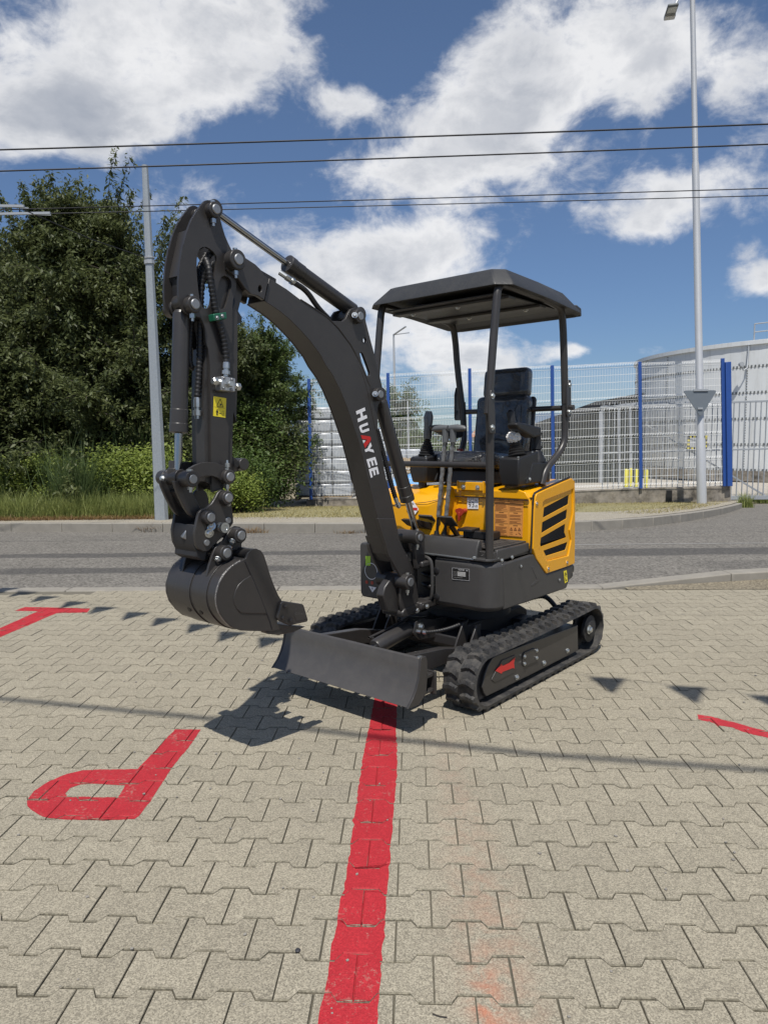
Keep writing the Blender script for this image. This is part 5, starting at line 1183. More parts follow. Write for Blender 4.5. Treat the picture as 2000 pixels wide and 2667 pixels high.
# emergency stop and cap
es = MB().lathe((.10, -.28, 1.075), (.10, -.28, 2), [(0, .026), (.035, .026), (.038, .023), (.045, .023), (.046, .028), (.070, .028)], 18).build('stop_switch', BLK, tkr); MB().lathe((.10, -.28, 1.145), (.10, -.28, 2), [(0, .024), (.006, .022)], 18).build('stop_button', REDP, es)
MB().lathe((.16, -.40, 1.06), (.16, -.40, 2), [(0, .02), (.04, .02), (.045, .016)], 14).build('filler_cap', BLK, tkr)
# diamond sticker on the tank front
dc = Vector((.2645, -.19, .962))
for m_, s_, off_ in ((WHT, .042, 0),):
    q = MB(); tx = Vector((-.04, .18, .0)).normalized(); up_ = Vector((0, 0, 1)); c_ = Vector((.283, -.215, .955)); nrm_ = Vector((.18, .04, 0)).normalized()
    c_ = c_ + nrm_*.006
    q.add([c_-tx*s_, c_-up_*s_*1.35, c_+tx*s_, c_+up_*s_*1.35], [(0, 1, 2, 3)]); ds_ = q.build('diamond_sticker', WHT, tkr, smooth=False)
    q = MB(); c2 = c_+nrm_*.001; q.add([c2-tx*s_*.8-up_*s_*.2, c2+tx*s_*.8-up_*s_*.2, c2+tx*s_*.8+up_*s_*.2, c2-tx*s_*.8+up_*s_*.2], [(0, 1, 2, 3)]); q.build('red_band', RED, ds_, smooth=False)
    q = MB()
    for zz in (.6, .8, -.45, -.62): q.add([c2-tx*s_*.25+up_*s_*zz, c2+tx*s_*.25+up_*s_*zz, c2+tx*s_*.25+up_*s_*(zz+.07), c2-tx*s_*.25+up_*s_*(zz+.07)], [(0, 1, 2, 3)])
    q.build('print_lines', BLKP, ds_, smooth=False)['kind'] = 'stuff'
# noise sticker
NQ = [(0.059,1.035),(0.139,1.037),(0.139,0.959),(0.061,0.956)]; ns = decal('noise_sticker', WHT, [(.1045, a, b) for a, b in NQ], hd); f2 = quad_map(NQ, .1055)
text_on(f2, '93', .10, .50, .52, .38, BLKP, ns); text_on(f2, 'dB', .68, .70, .24, .17, BLKP, ns); text_on(f2, 'L', .52, .18, .09, .18, BLKP, ns); text_on(f2, 'WA', .64, .30, .22, .09, BLKP, ns)
q = MB(); 
for i in range(20):
    a = 2*math.pi*i/20
    for r_ in (.15, .11): q.v.append(f2(.27+r_*math.cos(a), .25+r_*.95*math.sin(a)))
q.f = [(2*i, 2*((i+1) % 20), 2*((i+1) % 20)+1, 2*i+1) for i in range(20)]; q.build('round_mark', mat('grey_print', (.3, .3, .3), .5), ns, smooth=False)
# instruction label
IQ = [(0.248,1.026),(0.44,1.03),(0.435,0.813),(0.251,0.81)]; il = decal('instruction_label', ORST, [(.1045, a, b) for a, b in IQ], hd); f3 = quad_map(IQ, .1052); gq = random.Random(4)
OR2 = mat('orange_label_text_field', (.66, .28, .07), .5)
for cu in (0, 1):
    for cv_ in (0, 1, 2):
        u0, u1 = .02+.5*cu, .49+.49*cu; v0, v1 = .012+.333*cv_, .322+.333*cv_
        fld = fquad(f3, u0, v0+.05, u1, v1, OR2, 'text_field', il); text_on(quad_map(IQ, .1058), ('1. Warning', '2. Caution', '3. Before starting', '4. Operation', '5. Maintenance check', '6. Safety working signs')[cu+2*cv_] if False else '', 0, 0, 1, 1, BRWN, il) if False else None
        q = MB(); f4 = quad_map(IQ, .1058)
        for (a, b, c_, d_) in ((u0, v0, u1, v0+.004), (u0, v1-.004, u1, v1), (u0, v0, u0+.006, v1), (u1-.006, v0, u1, v1)): q.add([f4(a, b), f4(c_, b), f4(c_, d_), f4(a, d_)], [(0, 1, 2, 3)])
        q.add([f4(u0+.15, v0+.018), f4(u1-.15, v0+.018), f4(u1-.15, v0+.030), f4(u0+.15, v0+.030)], [(0, 1, 2, 3)])
        if not (cu == 1 and cv_ == 2):
            for k in range(11):
                if gq.random() < .12: continue
                vv = v0+.075+k*.021; ue = u1-.03 - (gq.random()*.22 if gq.random() < .4 else gq.random()*.03); q.add([f4(u0+.025, vv), f4(ue, vv), f4(ue, vv+.007), f4(u0+.025, vv+.007)], [(0, 1, 2, 3)])
        else:
            for k in range(3):
                cu_ = u0+.09+k*.14; s_ = .045
                for (a, b) in (((cu_-s_, v0+.15), (cu_, v0+.075)), ((cu_, v0+.075), (cu_+s_, v0+.15)), ((cu_+s_, v0+.15), (cu_-s_, v0+.15))):
                    pa, pb = Vector(f4(*a)), Vector(f4(*b)); q.bar(pa, pb, .0016, .0016, up=(1, 0, 0))
                q.add([f4(cu_-.008, v0+.105), f4(cu_+.008, v0+.105), f4(cu_+.008, v0+.14), f4(cu_-.008, v0+.14)], [(0, 1, 2, 3)])
            for (a, b, c_, d_) in ((u0+.04, v0+.20, u0+.14, v0+.207), (u0+.04, v0+.255, u0+.14, v0+.262), (u0+.04, v0+.20, u0+.046, v0+.262), (u0+.134, v0+.20, u0+.14, v0+.262), (u0+.087, v0+.20, u0+.093, v0+.262), (u0+.32, v0+.18, u0+.326, v0+.26), (u0+.39, v0+.235, u0+.42, v0+.262), (u0+.25, v0+.24, u0+.29, v0+.262)): q.add([f4(a, b), f4(c_, b), f4(c_, d_), f4(a, d_)], [(0, 1, 2, 3)])
            pa, pb = Vector(f4(u0+.35, v0+.20)), Vector(f4(u0+.40, v0+.245)); q.bar(pa, pb, .002, .002, up=(1, 0, 0))
        q.build('label_print', BRWN, il, smooth=False)['kind'] = 'stuff'
# bolts on the front panel
for p_ in [(0.208,1.054),(0.209,1.017),(0.21,0.807)]: bolt((.104, p_[0], p_[1]), (1, 0, 0), .010, hd)
# red valve handle
v_ = [(0.022,0.936)][0]; q = MB().lathe((.10, v_[0], v_[1]), (.2, v_[0], v_[1]), [(0, .014), (.02, .014), (.02, .024), (.032, .024)], 14); vh = q.build('isolator_key', REDP, hd); MB().bar((.127, v_[0], v_[1]), (.127, v_[0]-.006, v_[1]-.055), .010, .022, up=(1, 0, 0)).build('key_grip', REDP, vh, bevel=.003)
for s_ in (-1, 1): MB().lathe((.10, v_[0]+s_*.02, v_[1]+.006), (.2, v_[0]+s_*.02, v_[1]+.006), [(0, .016), (.03, .013)], 12).build('key_wing', REDP, vh)
# hinge plate on the hood top
HQ = [(-0.05,1.134),(0.128,1.139),(0.105,1.088),(-0.048,1.088)]
hp = part('seat_hinge_plate', MB().prism([(.02, 1.068), (.13, 1.068), (.13, 1.118), (.02, 1.118)], .012, .188), YEL, .004)
MB().box(.125, .134, .004, .012, 1.055, 1.125).build('cheek', YEL, hp, bevel=.002); MB().box(.04, .138, .188, .196, 1.055, 1.125).build('cheek', YEL, hp, bevel=.002)
MB().cyl((.12, .0, 1.120), (.12, .20, 1.120), .007, 10).build('hinge_rod', ZNC, hp)
for y_ in (.05, .15): bolt((.131, y_, 1.088), (1, 0, 0), .010, hp)
# ---- yellow side door with louvres
DO = [(0.064,1.054),(0.042,1.065),(-0.369,1.127),(-0.386,1.125),(-0.427,1.102),(-0.439,0.599),(-0.426,0.59),(-0.077,0.584),(-0.065,0.589),(0.093,0.723),(0.087,0.832),(0.078,1.008)]
LV = [[(-0.046,0.971),(-0.359,1.027),(-0.348,0.969),(-0.035,0.915)], [(-0.028,0.889),(-0.338,0.94),(-0.329,0.884),(-0.02,0.828)],
      [(-0.013,0.8),(-0.317,0.853),(-0.307,0.801),(-0.333,0.768),(-0.014,0.749),(-0.006,0.765)], [(-0.046,0.722),(-0.353,0.738),(-0.322,0.692),(-0.077,0.687)]]
REC = [(-0.018,1.006),(-0.039,1.017),(-0.367,1.056),(-0.403,1.064),(-0.407,0.915),(-0.362,0.811),(-0.387,0.746),(-0.349,0.654),(-0.083,0.658),(-0.065,0.665),(0.024,0.739),(0.017,0.755)]
DO = smooth_poly(DO, 1)
door = part('side_door', MB().prism(DO, .455, .498, holes=[REC]), YEL, .004, seg=3)
inner = MB().prism([(a, b) for a, b in REC], .455, .489, holes=LV).build('louvre_panel', YEL, door, bevel=.0025)
MESHM = mat('black_grille_mesh', (.004, .004, .0045), .8, spec=.1); GBAR = mat('grille_bar_black', (.022, .022, .023), .7, spec=.2)
for k, l in enumerate(LV):
    gr = MB().prism(l, .4835, .4845).build('grille', MESHM, door)
    q = MB(); a0_, b0_ = Vector(l[0]), Vector(l[1]); c0_, d0_ = Vector(l[-1]), Vector(l[-2]) if len(l) == 4 else Vector(l[-2])
    if len(l) == 6: c0_, d0_ = Vector(l[5]), Vector(l[3])
    nl = 8 if k < 2 else (9 if k == 2 else 5)
    for i in range(1, nl):
        t_ = i/nl; p_ = a0_.lerp(c0_, t_); r_ = b0_.lerp(d0_, t_); q.bar((p_.x, .4862, p_.y), (r_.x, .4862, r_.y), .0035, .003)
    ncol = 22
    for i in range(1, ncol):
        t_ = i/ncol; p_ = a0_.lerp(b0_, t_); r_ = c0_.lerp(d0_, t_); q.bar((p_.x, .4855, p_.y), (r_.x, .4855, r_.y), .0022, .002)
    q.build('grille_bars', GBAR, gr, smooth=False)['kind'] = 'stuff'
for p_ in [(0.057,1.004),(-0.089,0.61),(-0.329,0.613)]:
    MB().lathe((p_[0], .496, p_[1]), (p_[0], .6, p_[1]), [(0, .019), (.004, .017), (.0045, .012), (.001, .011)], 18).build('bolt_recess', YEL, door); bolt((p_[0], .498, p_[1]), (0, 1, 0), .007, door)
gk = [(0.097,0.725),(0.085,0.831),(0.076,1.007),(0.072,1.051),(0.057,1.063),(-0.015,1.079),(-0.355,1.13),(-0.377,1.136)]; part('rubber_seal', MB().tube([(a, .484, b) for a, b in gk], .0065, 8), BLK, 0)
part('engine_bay', MB().box(-.44, .085, -.48, .474, .60, 1.04), BLK, 0)
part('rear_cover', MB().prism([(-.44, .64), (-.46, .70), (-.462, 1.08), (-.43, 1.10), (-.40, 1.08), (-.40, .64)], -.46, .47), YEL, .012)
# yellow warning sticker
WQ = [(-0.291,0.566),(-0.332,0.566),(-0.349,0.493),(-0.31,0.487)]; ws = decal('warning_sticker', SYEL, [(a, .4945, b) for a, b in WQ])
def qm_side(Q, y_):
    def f(u_, v_):
        a = (Q[0][0]+(Q[1][0]-Q[0][0])*u_, Q[0][1]+(Q[1][1]-Q[0][1])*u_); b = (Q[3][0]+(Q[2][0]-Q[3][0])*u_, Q[3][1]+(Q[2][1]-Q[3][1])*u_)
        return (a[0]+(b[0]-a[0])*v_, y_, a[1]+(b[1]-a[1])*v_)
    return f
def tri_sign(f, cu, cv_, s_, asp, parent, w_=.0016):
    q = MB(); P_ = [Vector(f(cu-s_, cv_+s_*asp*.6)), Vector(f(cu+s_, cv_+s_*asp*.6)), Vector(f(cu, cv_-s_*asp))]
    for i in range(3): q.bar(P_[i], P_[(i+1) % 3], w_, w_)
    return q.build('triangle_mark', BLKP, parent, smooth=False)
f5 = qm_side(WQ, .4955); tri_sign(f5, .5, .28, .3, .45, ws); text_on(f5, '!', .44, .20, .12, .14, BLKP, ws); decal('pictogram', BLKP, [f5(.25, .60), f5(.42, .60), f5(.42, .78), f5(.75, .78), f5(.75, .86), f5(.25, .86)], ws); decal('divider_line', BLKP, [f5(.1, .50), f5(.9, .50), f5(.9, .52), f5(.1, .52)], ws)

# ---- operator's station
PLW = mat('seat_vinyl_under_film', (.010, .0105, .013), .18, 0, .3, 6, 1.0, 26, 0, .6, 1.0)
t = PLW.node_tree; b = t.nodes['Principled BSDF']; g = t.nodes.new('ShaderNodeNewGeometry').outputs['Position']
wv = noise(t, g, 9, 6, .66, 3.2); bn = t.nodes.new('ShaderNodeBump'); bn.inputs['Distance'].default_value = .03; bn.inputs['Strength'].default_value = .9; t.links.new(wv, bn.inputs['Height']); t.links.new(bn.outputs[0], b.inputs['Normal'])
SX, SY = -.36, .028
def cushion(name, c_, hx, hy, hz, r_, parent=None, tilt=0, m=PLW, seg=5, crump=.006):
    bm = bmesh.new(); bmesh.ops.create_cube(bm, size=1)
    for v_ in bm.verts: v_.co = Vector((v_.co.x*2*hx, v_.co.y*2*hy, v_.co.z*2*hz))
    bmesh.ops.bevel(bm, geom=list(bm.edges), offset=r_, segments=4, affect='EDGES', profile=.6)
    bmesh.ops.subdivide_edges(bm, edges=[e for e in bm.edges if e.calc_length() > .05], cuts=18, use_grid_fill=True)
    g_ = random.Random(hash(name) % 99)
    from mathutils import noise as mn
    for v_ in bm.verts: v_.co += v_.normal*((mn.ridged_multi_fractal(v_.co*6.5+Vector((3, 1, 2))+mn.turbulence_vector(v_.co*5, 2, False)*.35, .9, 2.2, 4, .9, 2.0)-1.0)*crump*.5)
    bm.transform(Matrix.Translation(c_) @ Matrix.Rotation(tilt, 4, 'Y')); me_ = bpy.data.meshes.new(name); bm.to_mesh(me_); bm.free(); me_.materials.append(m)
    me_.polygons.foreach_set('use_smooth', [True]*len(me_.polygons)); o_ = bpy.data.objects.new(name, me_); COL.objects.link(o_); o_.parent = parent or EX; return o_
cushion('seat_cushion', (SX+.25, SY, 1.235), .22, .21, .055, .045, tilt=R(-4), crump=.010)
cushion('seat_back', (SX+.01, SY, 1.44), .055, .195, .21, .053, tilt=R(-8), crump=.009)
cushion('headrest', (SX-.03, SY+.01, 1.725), .045, .165, .095, .04, tilt=R(-6), crump=.004)
part('seat_shell', MB().prism([(SX-.02, 1.25), (SX-.075, 1.62), (SX-.045, 1.64), (SX+.0, 1.25)], SY-.20, SY+.20), BLK, .01)
for y_ in (.08, -.06): part('headrest_stem', MB().cyl((SX-.035, SY+y_, 1.60), (SX-.035, SY+y_, 1.70), .007, 8), BLK, 0)
part('seat_base', MB().prism([(-.34, 1.10), (.06, 1.10), (.04, 1.185), (-.30, 1.185)], SY-.17, SY+.17), BLK, .01)
BUK = part('belt_buckle', MB().box(-.20, -.16, -.20, -.175, 1.25, 1.31), REDP, .004)
def console(yc, near):
    # joystick console: tapered box with gaiter and stick
    q = MB(); w1, w0 = .066, .056
    zt_ = 1.268; ztb = 1.275
    r_ = [[(.135, yc-w0, 1.105), (.135, yc+w0, 1.105), (-.06, yc+w0, 1.10), (-.06, yc-w0, 1.10)], [(.15, yc-w1, 1.175), (.15, yc+w1, 1.175), (-.08, yc+w1, 1.17), (-.08, yc-w1, 1.17)], [(.145, yc-w1, 1.262), (.145, yc+w1, 1.262), (-.08, yc+w1, 1.30), (-.08, yc-w1, 1.30)]]
    c_ = loft(r_, 'control_console', BLK, .010)
    rb = loft([[(.06, yc-w1, 1.11), (.06, yc+w1+.004, 1.11), (-.22, yc+w1+.004, 1.11), (-.22, yc-w1, 1.11)], [(.0, yc-w1, 1.235), (.0, yc+w1+.004, 1.235), (-.22, yc+w1+.004, 1.235), (-.22, yc-w1, 1.235)]], 'console_arm', BLK, .012)
    tp_ = MB().box(-.02, .135, yc-.055, yc+.055, .0, .010); 
    prof = []
    for k in range(7): rr_ = .052-.0052*k; prof += [(k*.0155, rr_), (k*.0155+.006, rr_+.004), (k*.0155+.0115, rr_-.006)]
    base = Vector((.055, yc, 1.272)); lean = Vector((-.03, -.20 if near else .04, 1)).normalized()
    MB().lathe(base, base+lean, prof, 20).build('gaiter', BLK, c_)
    stk = base + lean*.10
    pts_ = [stk, stk+lean*.03, stk+lean*.07, stk+lean*.12, stk+lean*.155, stk+lean*.168]
    MB().tube(pts_, [.016, .019, .022, .0215, .024, .014], 14).build('joystick', BLK, c_, bevel=0)
    for (a, b_) in ((.13, yc-.05), (.13, yc+.05), (-.03, yc+.05)): bolt((a, b_, 1.267 if a > 0 else 1.292), (0, 0, 1), .005, c_)
    if near:
        for (a, zz) in ((.03, 1.14), (-.16, 1.155)): bolt((a, yc+w1+.004, zz), (0, 1, 0), .007, c_)
    return c_, stk, lean
cn, stk_n, lean_n = console(.368, True); cf, stk_f, lean_f = console(-.280, False)
# films on the sticks
FILM = mat('crinkled_clear_film', (.62, .62, .60), .25, .15, .4, 60, 1.0, 70, 0, .9)
FILM2 = mat('grey_bubble_film', (.20, .205, .21), .22, .35, .55, 45, 1.0, 60, 0, .9)
def crumple(name, c_, r_, m, parent, seedv=1, sc=(1, 1, 1), fr=22, amp=.5):
    from mathutils import noise as mn
    bm = bmesh.new(); bmesh.ops.create_icosphere(bm, subdivisions=4, radius=1)
    for v_ in bm.verts:
        n_ = v_.co.normalized(); k_ = 1 + amp*(mn.ridged_multi_fractal(n_*2.3+Vector((seedv, 0, 0)), .9, 2.2, 4, .8, 2.0)*.35-.35); v_.co = Vector((n_.x*sc[0], n_.y*sc[1], n_.z*sc[2]))*r_*k_
    bm.transform(Matrix.Translation(c_)); me_ = bpy.data.meshes.new(name); bm.to_mesh(me_); bm.free(); me_.materials.append(m); o_ = bpy.data.objects.new(name, me_); COL.objects.link(o_); o_.parent = parent; return o_
crumple('film_wad', stk_n + Vector((.01, 0, .01)), .042, mat('white_crumpled_film', (.72, .71, .68), .3, 0, .35, 90, 1, 80, 0, .8), cn, 3, (1, 1.1, .95), amp=.9)
MB().tube([stk_f+lean_f*.005, stk_f+lean_f*.04, stk_f+lean_f*.09, stk_f+lean_f*.14, stk_f+lean_f*.178], [.025, .027, .026, .031, .020], 12).build('film_sleeve', mat('clear_film_over_black', (.10, .10, .10), .22, 0, .6, 60, 1, 60, 0, .9), cf)
# armrests
for y_, xo in ((.385, 0), (-.16, .0)):
    ar = part('armrest', MB().prism([(.15, 1.455), (.13, 1.425), (-.05, 1.375), (-.13, 1.385), (-.14, 1.435), (.10, 1.463)], y_-.035, y_+.035), BLK, .012, seg=3)
MB().lathe((-.14, .385, 1.235), (-.14, .385, 2), [(0, .055), (.02, .05), (.05, .035), (.07, .026), (.075, .032), (.13, .026), (.17, .03), (.175, .02)], 14).build('travel_lever', BLK, EX)
# travel levers wrapped in film
for k, (xb, yb3, xt, yt_, zt_) in enumerate(((.125, -.155, .26, .012, 1.375), (.125, -.096, .26, .066, 1.375))):
    b0_ = Vector((xb+.10, yb3+.075, .796)); t0_ = Vector((xt, yt_, zt_))
    mid = b0_.lerp(t0_, .5)+Vector((0, -.004, 0))
    lv = part('drive_lever', MB().tube([b0_, b0_.lerp(t0_, .3), mid, t0_], .009, 10), BLK, 0)
    MB().lathe(b0_, b0_+Vector((0, 0, 1)), [(0, .034), (.008, .034), (.009, .018), (.03, .014)], 16).build('lever_boot', BLK, lv)
    n_ = 46; pts_ = [b0_.lerp(t0_, .20+.77*i/n_) + Vector((math.sin(i*1.1)*.001, math.cos(i*.7)*.001, 0)) for i in range(n_+1)]; g_ = random.Random(k)
    MB().tube(pts_, [.0130*g_.uniform(.94, 1.08) for _ in range(n_+1)], 12).build('film_sleeve', FILM2, lv, angle=80)
    gdir = Vector((.0, -1 if k == 0 else 1, -.0))
    q = MB(); q.tube([t0_-Vector((0, 0, .02)), t0_+Vector((0, 0, .035)), t0_+Vector((0, 0, .055))], [.020, .019, .020], 12); gp_ = t0_+Vector((0, 0, .062)); q.tube([gp_-gdir*.022, gp_+gdir*.03, gp_+gdir*.075+Vector((0, 0, -.004)), gp_+gdir*.09+Vector((0, 0, -.008))], [.017, .021, .017, .009], 12)
    q.build('lever_grip', GRIP, lv, bevel=0, angle=60)
# foot pedals
def pedal(c_, lab=None):
    pd = MB().obox(c_, (Vector((.75, .1, .55)), Vector((-.05, 1, 0)), Vector((-.55, 0, .75))), (.052, .048, .006)); pb_ = part('foot_pedal', pd, GRIP if False else CHP, .003)
    c_ = Vector(c_); MB().bar(c_+Vector((-.03, 0, -.03)), c_+Vector((-.09, .01, -.10)), .016, .03).build('pedal_arm', BLK, pb_, bevel=.003)
    return pb_
PDa = [(-0.131,0.889)][0]; PDb = [(0.014,0.891)][0]
pedal((.24, PDa[0], PDa[1])); pedal((.24, PDb[0], PDb[1]))
fp = part('folded_pedal', MB().prism([(.16, .80), (.34, .86), (.40, .90), (.37, .905), (.30, .885), (.16, .86)], -.22, -.10), BLK, .005)
part('pedal_bracket', MB().box(.15, .24, .12, .32, .80, .845), BLK, .006); part('pedal_bracket', MB().prism([(.18, .845), (.27, .84), (.27, .855), (.18, .86)], .10, .20), BLK, .003)
# ---- canopy frame
TR_ = .0215
def tubep(name, pts, r_=TR_, sm=2, m=None): 
    return part(name, MB().tube(smooth_poly([tuple(p_) for p_ in pts], sm, False), r_, 16), m or CH, 0, angle=60)
Pnf = [(0.565,0.75),(0.571,1.436)]; Ptop = [(0.568,1.552),(0.427,2.152)]
YN, YFt = .452, -.335
tubep('front_post', [(.478, YN, .735), (.478, YN, 1.30), (.478, YN, 1.47), (.495, YN, 1.53)], sm=1)
tubep('canopy_side_tube', [(.50, YN, 1.50), (.465, YN, 1.75), (.42, YN, 2.08), (.405, YN, 2.15), (.36, YN, 2.175), (.0, YN, 2.165), (-.22, YN, 2.15), (-.30, YN, 2.13), (-.325, YN, 2.05), (-.345, YN, 1.85), (-.365, YN, 1.58)], sm=1)
tubep('canopy_side_tube', [(.47, -.36, 1.50), (.44, -.36, 1.75), (.40, -.355, 2.09), (.385, -.355, 2.155), (.34, -.355, 2.175), (.0, -.35, 2.165), (-.24, -.35, 2.15), (-.32, -.345, 2.13), (-.345, -.34, 2.05), (-.355, -.33, 1.85), (-.37, -.30, 1.58)], sm=1)
tubep('rear_post', [(-.368, YN, 1.62), (-.372, YN, 1.42), (-.36, YN, 1.34), (-.30, YN-.01, 1.27), (-.16, YN-.02, 1.19), (-.12, YN-.02, 1.10)], sm=2)
tubep('rear_post', [(-.372, -.30, 1.62), (-.376, -.29, 1.42), (-.36, -.28, 1.34), (-.30, -.27, 1.27), (-.16, -.26, 1.19), (-.12, -.26, 1.10)], sm=2)
tubep('front_post', [(.478, -.37, 1.235), (.478, -.37, 1.47), (.472, -.365, 1.53)], sm=1)
part('handrail', MB().cyl((.480, -.37, 1.235), (.480, YN, 1.235), .0165, 14), CH, 0)
part('rear_crossbar', MB().cyl((-.385, -.32, 1.555), (-.385, .50, 1.555), .0165, 14), CH, 0)
for (x_, y_, z0_, z1_, dx_) in ((.500, YN+.022, 1.40, 1.62, .0), (-.365, YN+.022, 1.50, 1.72, 0), (-.37, -.345, 1.50, 1.72, 0)):
    hb_ = part('hinge_bracket', MB().prism([(x_-.035, z0_), (x_+.020, z0_), (x_+.028, z0_+.02), (x_+.028, z1_-.05), (x_+.010, z1_), (x_-.02, z1_)], y_-.004, y_+.006), CH, .003)
    for zz in (z0_+.03, z1_-.03): bolt((x_-.002, y_+.006 if y_ > 0 else y_-.004, zz), (0, 1 if y_ > 0 else -1, 0), .011, hb_)
# ---- roof
RX0, RX1, RY0, RY1 = -.475, .450, -.445, .530
def rring(ix, iy, z_, cut=.10, dz_r=0.0):
    x0_, x1_, y0_, y1_ = RX0+ix, RX1-ix, RY0+iy, RY1-iy; c_ = cut
    P_ = [(x1_, y0_+c_), (x1_, y1_-c_), (x1_-c_, y1_), ((x0_+x1_)/2, y1_), (x0_+c_, y1_), (x0_, y1_-c_), (x0_, y0_+c_), (x0_+c_, y0_), ((x0_+x1_)/2, y0_), (x1_-c_, y0_)]
    out_ = []
    for x_, y_ in P_:
        t_ = (x1_-x_)/(x1_-x0_); out_.append((x_, y_, z_ + dz_r*(t_**1.6)))
    return out_
rf = loft([rring(.030, .030, 2.172, .055, -.055), rring(.0, .0, 2.155, .07, -.055), rring(.008, .008, 2.172, .07, -.05), rring(.085, .085, 2.258, .055, -.035), rring(.11, .11, 2.266, .05, -.03)], 'canopy_roof', ROOF, .006, angle=25)
rf.location = (0, 0, .0)
# raised centre strip and underside structure
part('roof_raised_panel', MB().prism([(.31, 2.245), (.29, 2.27), (-.28, 2.268), (-.33, 2.23)], -.20, .31), ROOF, .006, rf)
part('roof_lining', MB().box(-.36, .36, -.33, .43, 2.128, 2.136), BLK, .002)
for x_ in (.26, -.08): part('roof_crossbar', MB().box(x_-.035, x_+.035, -.35, .45, 2.112, 2.127), CHP, .003)
for (x_, y_) in ((.26, -.22), (.26, .10), (-.08, -.05), (-.08, .34)): bolt((x_, y_, 2.112), (0, 0, -1), .011, EX)
# rear hanging visor of the roof
part('roof_rear_visor', MB().prism([(-.474, 2.105), (-.468, 2.15), (-.40, 2.165), (-.40, 2.145), (-.44, 2.13), (-.452, 2.10)], RY0+.03, RY1-.03), ROOF, .005)
# ---- swing post and hose opening
sw_ = part('swing_post', MB().prism([(0.818,0.461),(0.667,0.412),(0.563,0.409),(0.567,0.461),(0.602,0.505),(0.593,0.616),(0.588,0.659),(0.643,0.747),(0.693,0.662),(0.769,0.643),(0.834,0.593),(0.853,0.552)], -.02, .03), CH, .006)
for y_ in (-.078, .040):
    part('swing_cheek', MB().prism([(.60, .44), (.725, .43), (.745, .50), (.738, .615), (.70, .655), (.655, .65), (.60, .58), (.58, .50)], y_, y_+.018), CH, .005)
part('swing_base', MB().prism([(.50, .425), (.73, .412), (.735, .44), (.71, .46), (.50, .465)], -.085, .065), CH, .008)
part('swing_web', MB().prism([(.60, .45), (.69, .50), (.69, .56), (.60, .58)], -.06, .04), DRK, .004)
part('swing_pivot', MB().lathe((.56, -.03, .40), (.56, -.03, .75), [(0, .07), (.05, .07), (.05, .05), (.30, .05), (.30, .065), (.35, .065)], 24), CH, .002)
part('swing_bracket', MB().box(.44, .60, -.09, .09, .43, .475), CH, .01); part('swing_bracket', MB().box(.44, .58, -.08, .085, .665, .70), CH, .01)
mast2 = part('cylinder_bracket', MB().prism([(.52, .66), (.60, .66), (.615, .78), (.60, .86), (.56, .87), (.53, .84)], .035, .062), CH, .004)
part('cylinder_bracket', MB().prism([(.52, .66), (.60, .66), (.615, .78), (.60, .86), (.56, .87), (.53, .84)], -.062, -.035), CH, .004)
cb_ = [(0.619,0.842)][0]; pin(cb_[0], cb_[1], -.05, .10, .020, .038)
fp_ = [(0.725,0.614)][0]; pin(fp_[0], fp_[1], -.10, .115, .024, .042, name='boom_foot_boss')
part('pivot_rod', MB().cyl((.70, -.09, .615), (.70, .04, .615), .017, 14), PIN, 0)
part('body_opening', MB().box(.30, .44, -.28, .11, .46, .72), BLKP, 0)
for k in range(2): hose([(.40, -.06, .60-.06*k), (.46, .0, .605-.06*k), (.475, .05, .60-.06*k), (.44, .09, .60-.06*k), (.36, .09, .60-.06*k)], .011)
part('opening_edge', MB().tube(smooth_poly([(.505, .0, .72), (.51, .075, .715), (.51, .10, .68), (.51, .10, .52), (.505, .085, .475), (.50, .0, .46)], 2, False), .010, 8), CHP, 0)
bolt((.56, .10, .45), (.2, 1, 0), .009); bolt((.60, .06, .43), (.3, 1, 0), .012); 
# ---- boom
BW = .058
BO_up = [(1.6,2.064),(1.503,2.033),(1.422,1.999),(1.363,1.98),(1.258,1.943),(1.185,1.901),(1.101,1.831),(1.023,1.738),(0.963,1.639)] + [(0.968,1.556),(0.925,1.423),(0.887,1.314),(0.849,1.175),(0.808,1.068)] + [(0.776,0.954),(0.746,0.852),(0.714,0.786),(0.836,0.769)]
BO_lo = [(0.917,0.971),(0.949,1.059),(0.982,1.155),(1.018,1.268),(1.054,1.368),(1.1,1.466),(1.135,1.536),(1.184,1.619),(1.228,1.679),(1.275,1.724)] + [(1.308,1.768),(1.368,1.822),(1.426,1.865),(1.491,1.906),(1.554,1.937),(1.63,1.965)]
boom = part('boom', MB().prism([*BO_up, *BO_lo], -BW, BW), CH, .0025)
for s_ in (1, -1): part('weld_seam', MB().tube([(a, s_*BW, b) for a, b in BO_up[2:-6]], .0035, 6, rfun=lambda i: 1+.2*math.sin(i*2.3)), CH, 0); part('weld_seam', MB().tube([(a, s_*BW, b) for a, b in BO_lo[2:]], .003, 6), CH, 0)
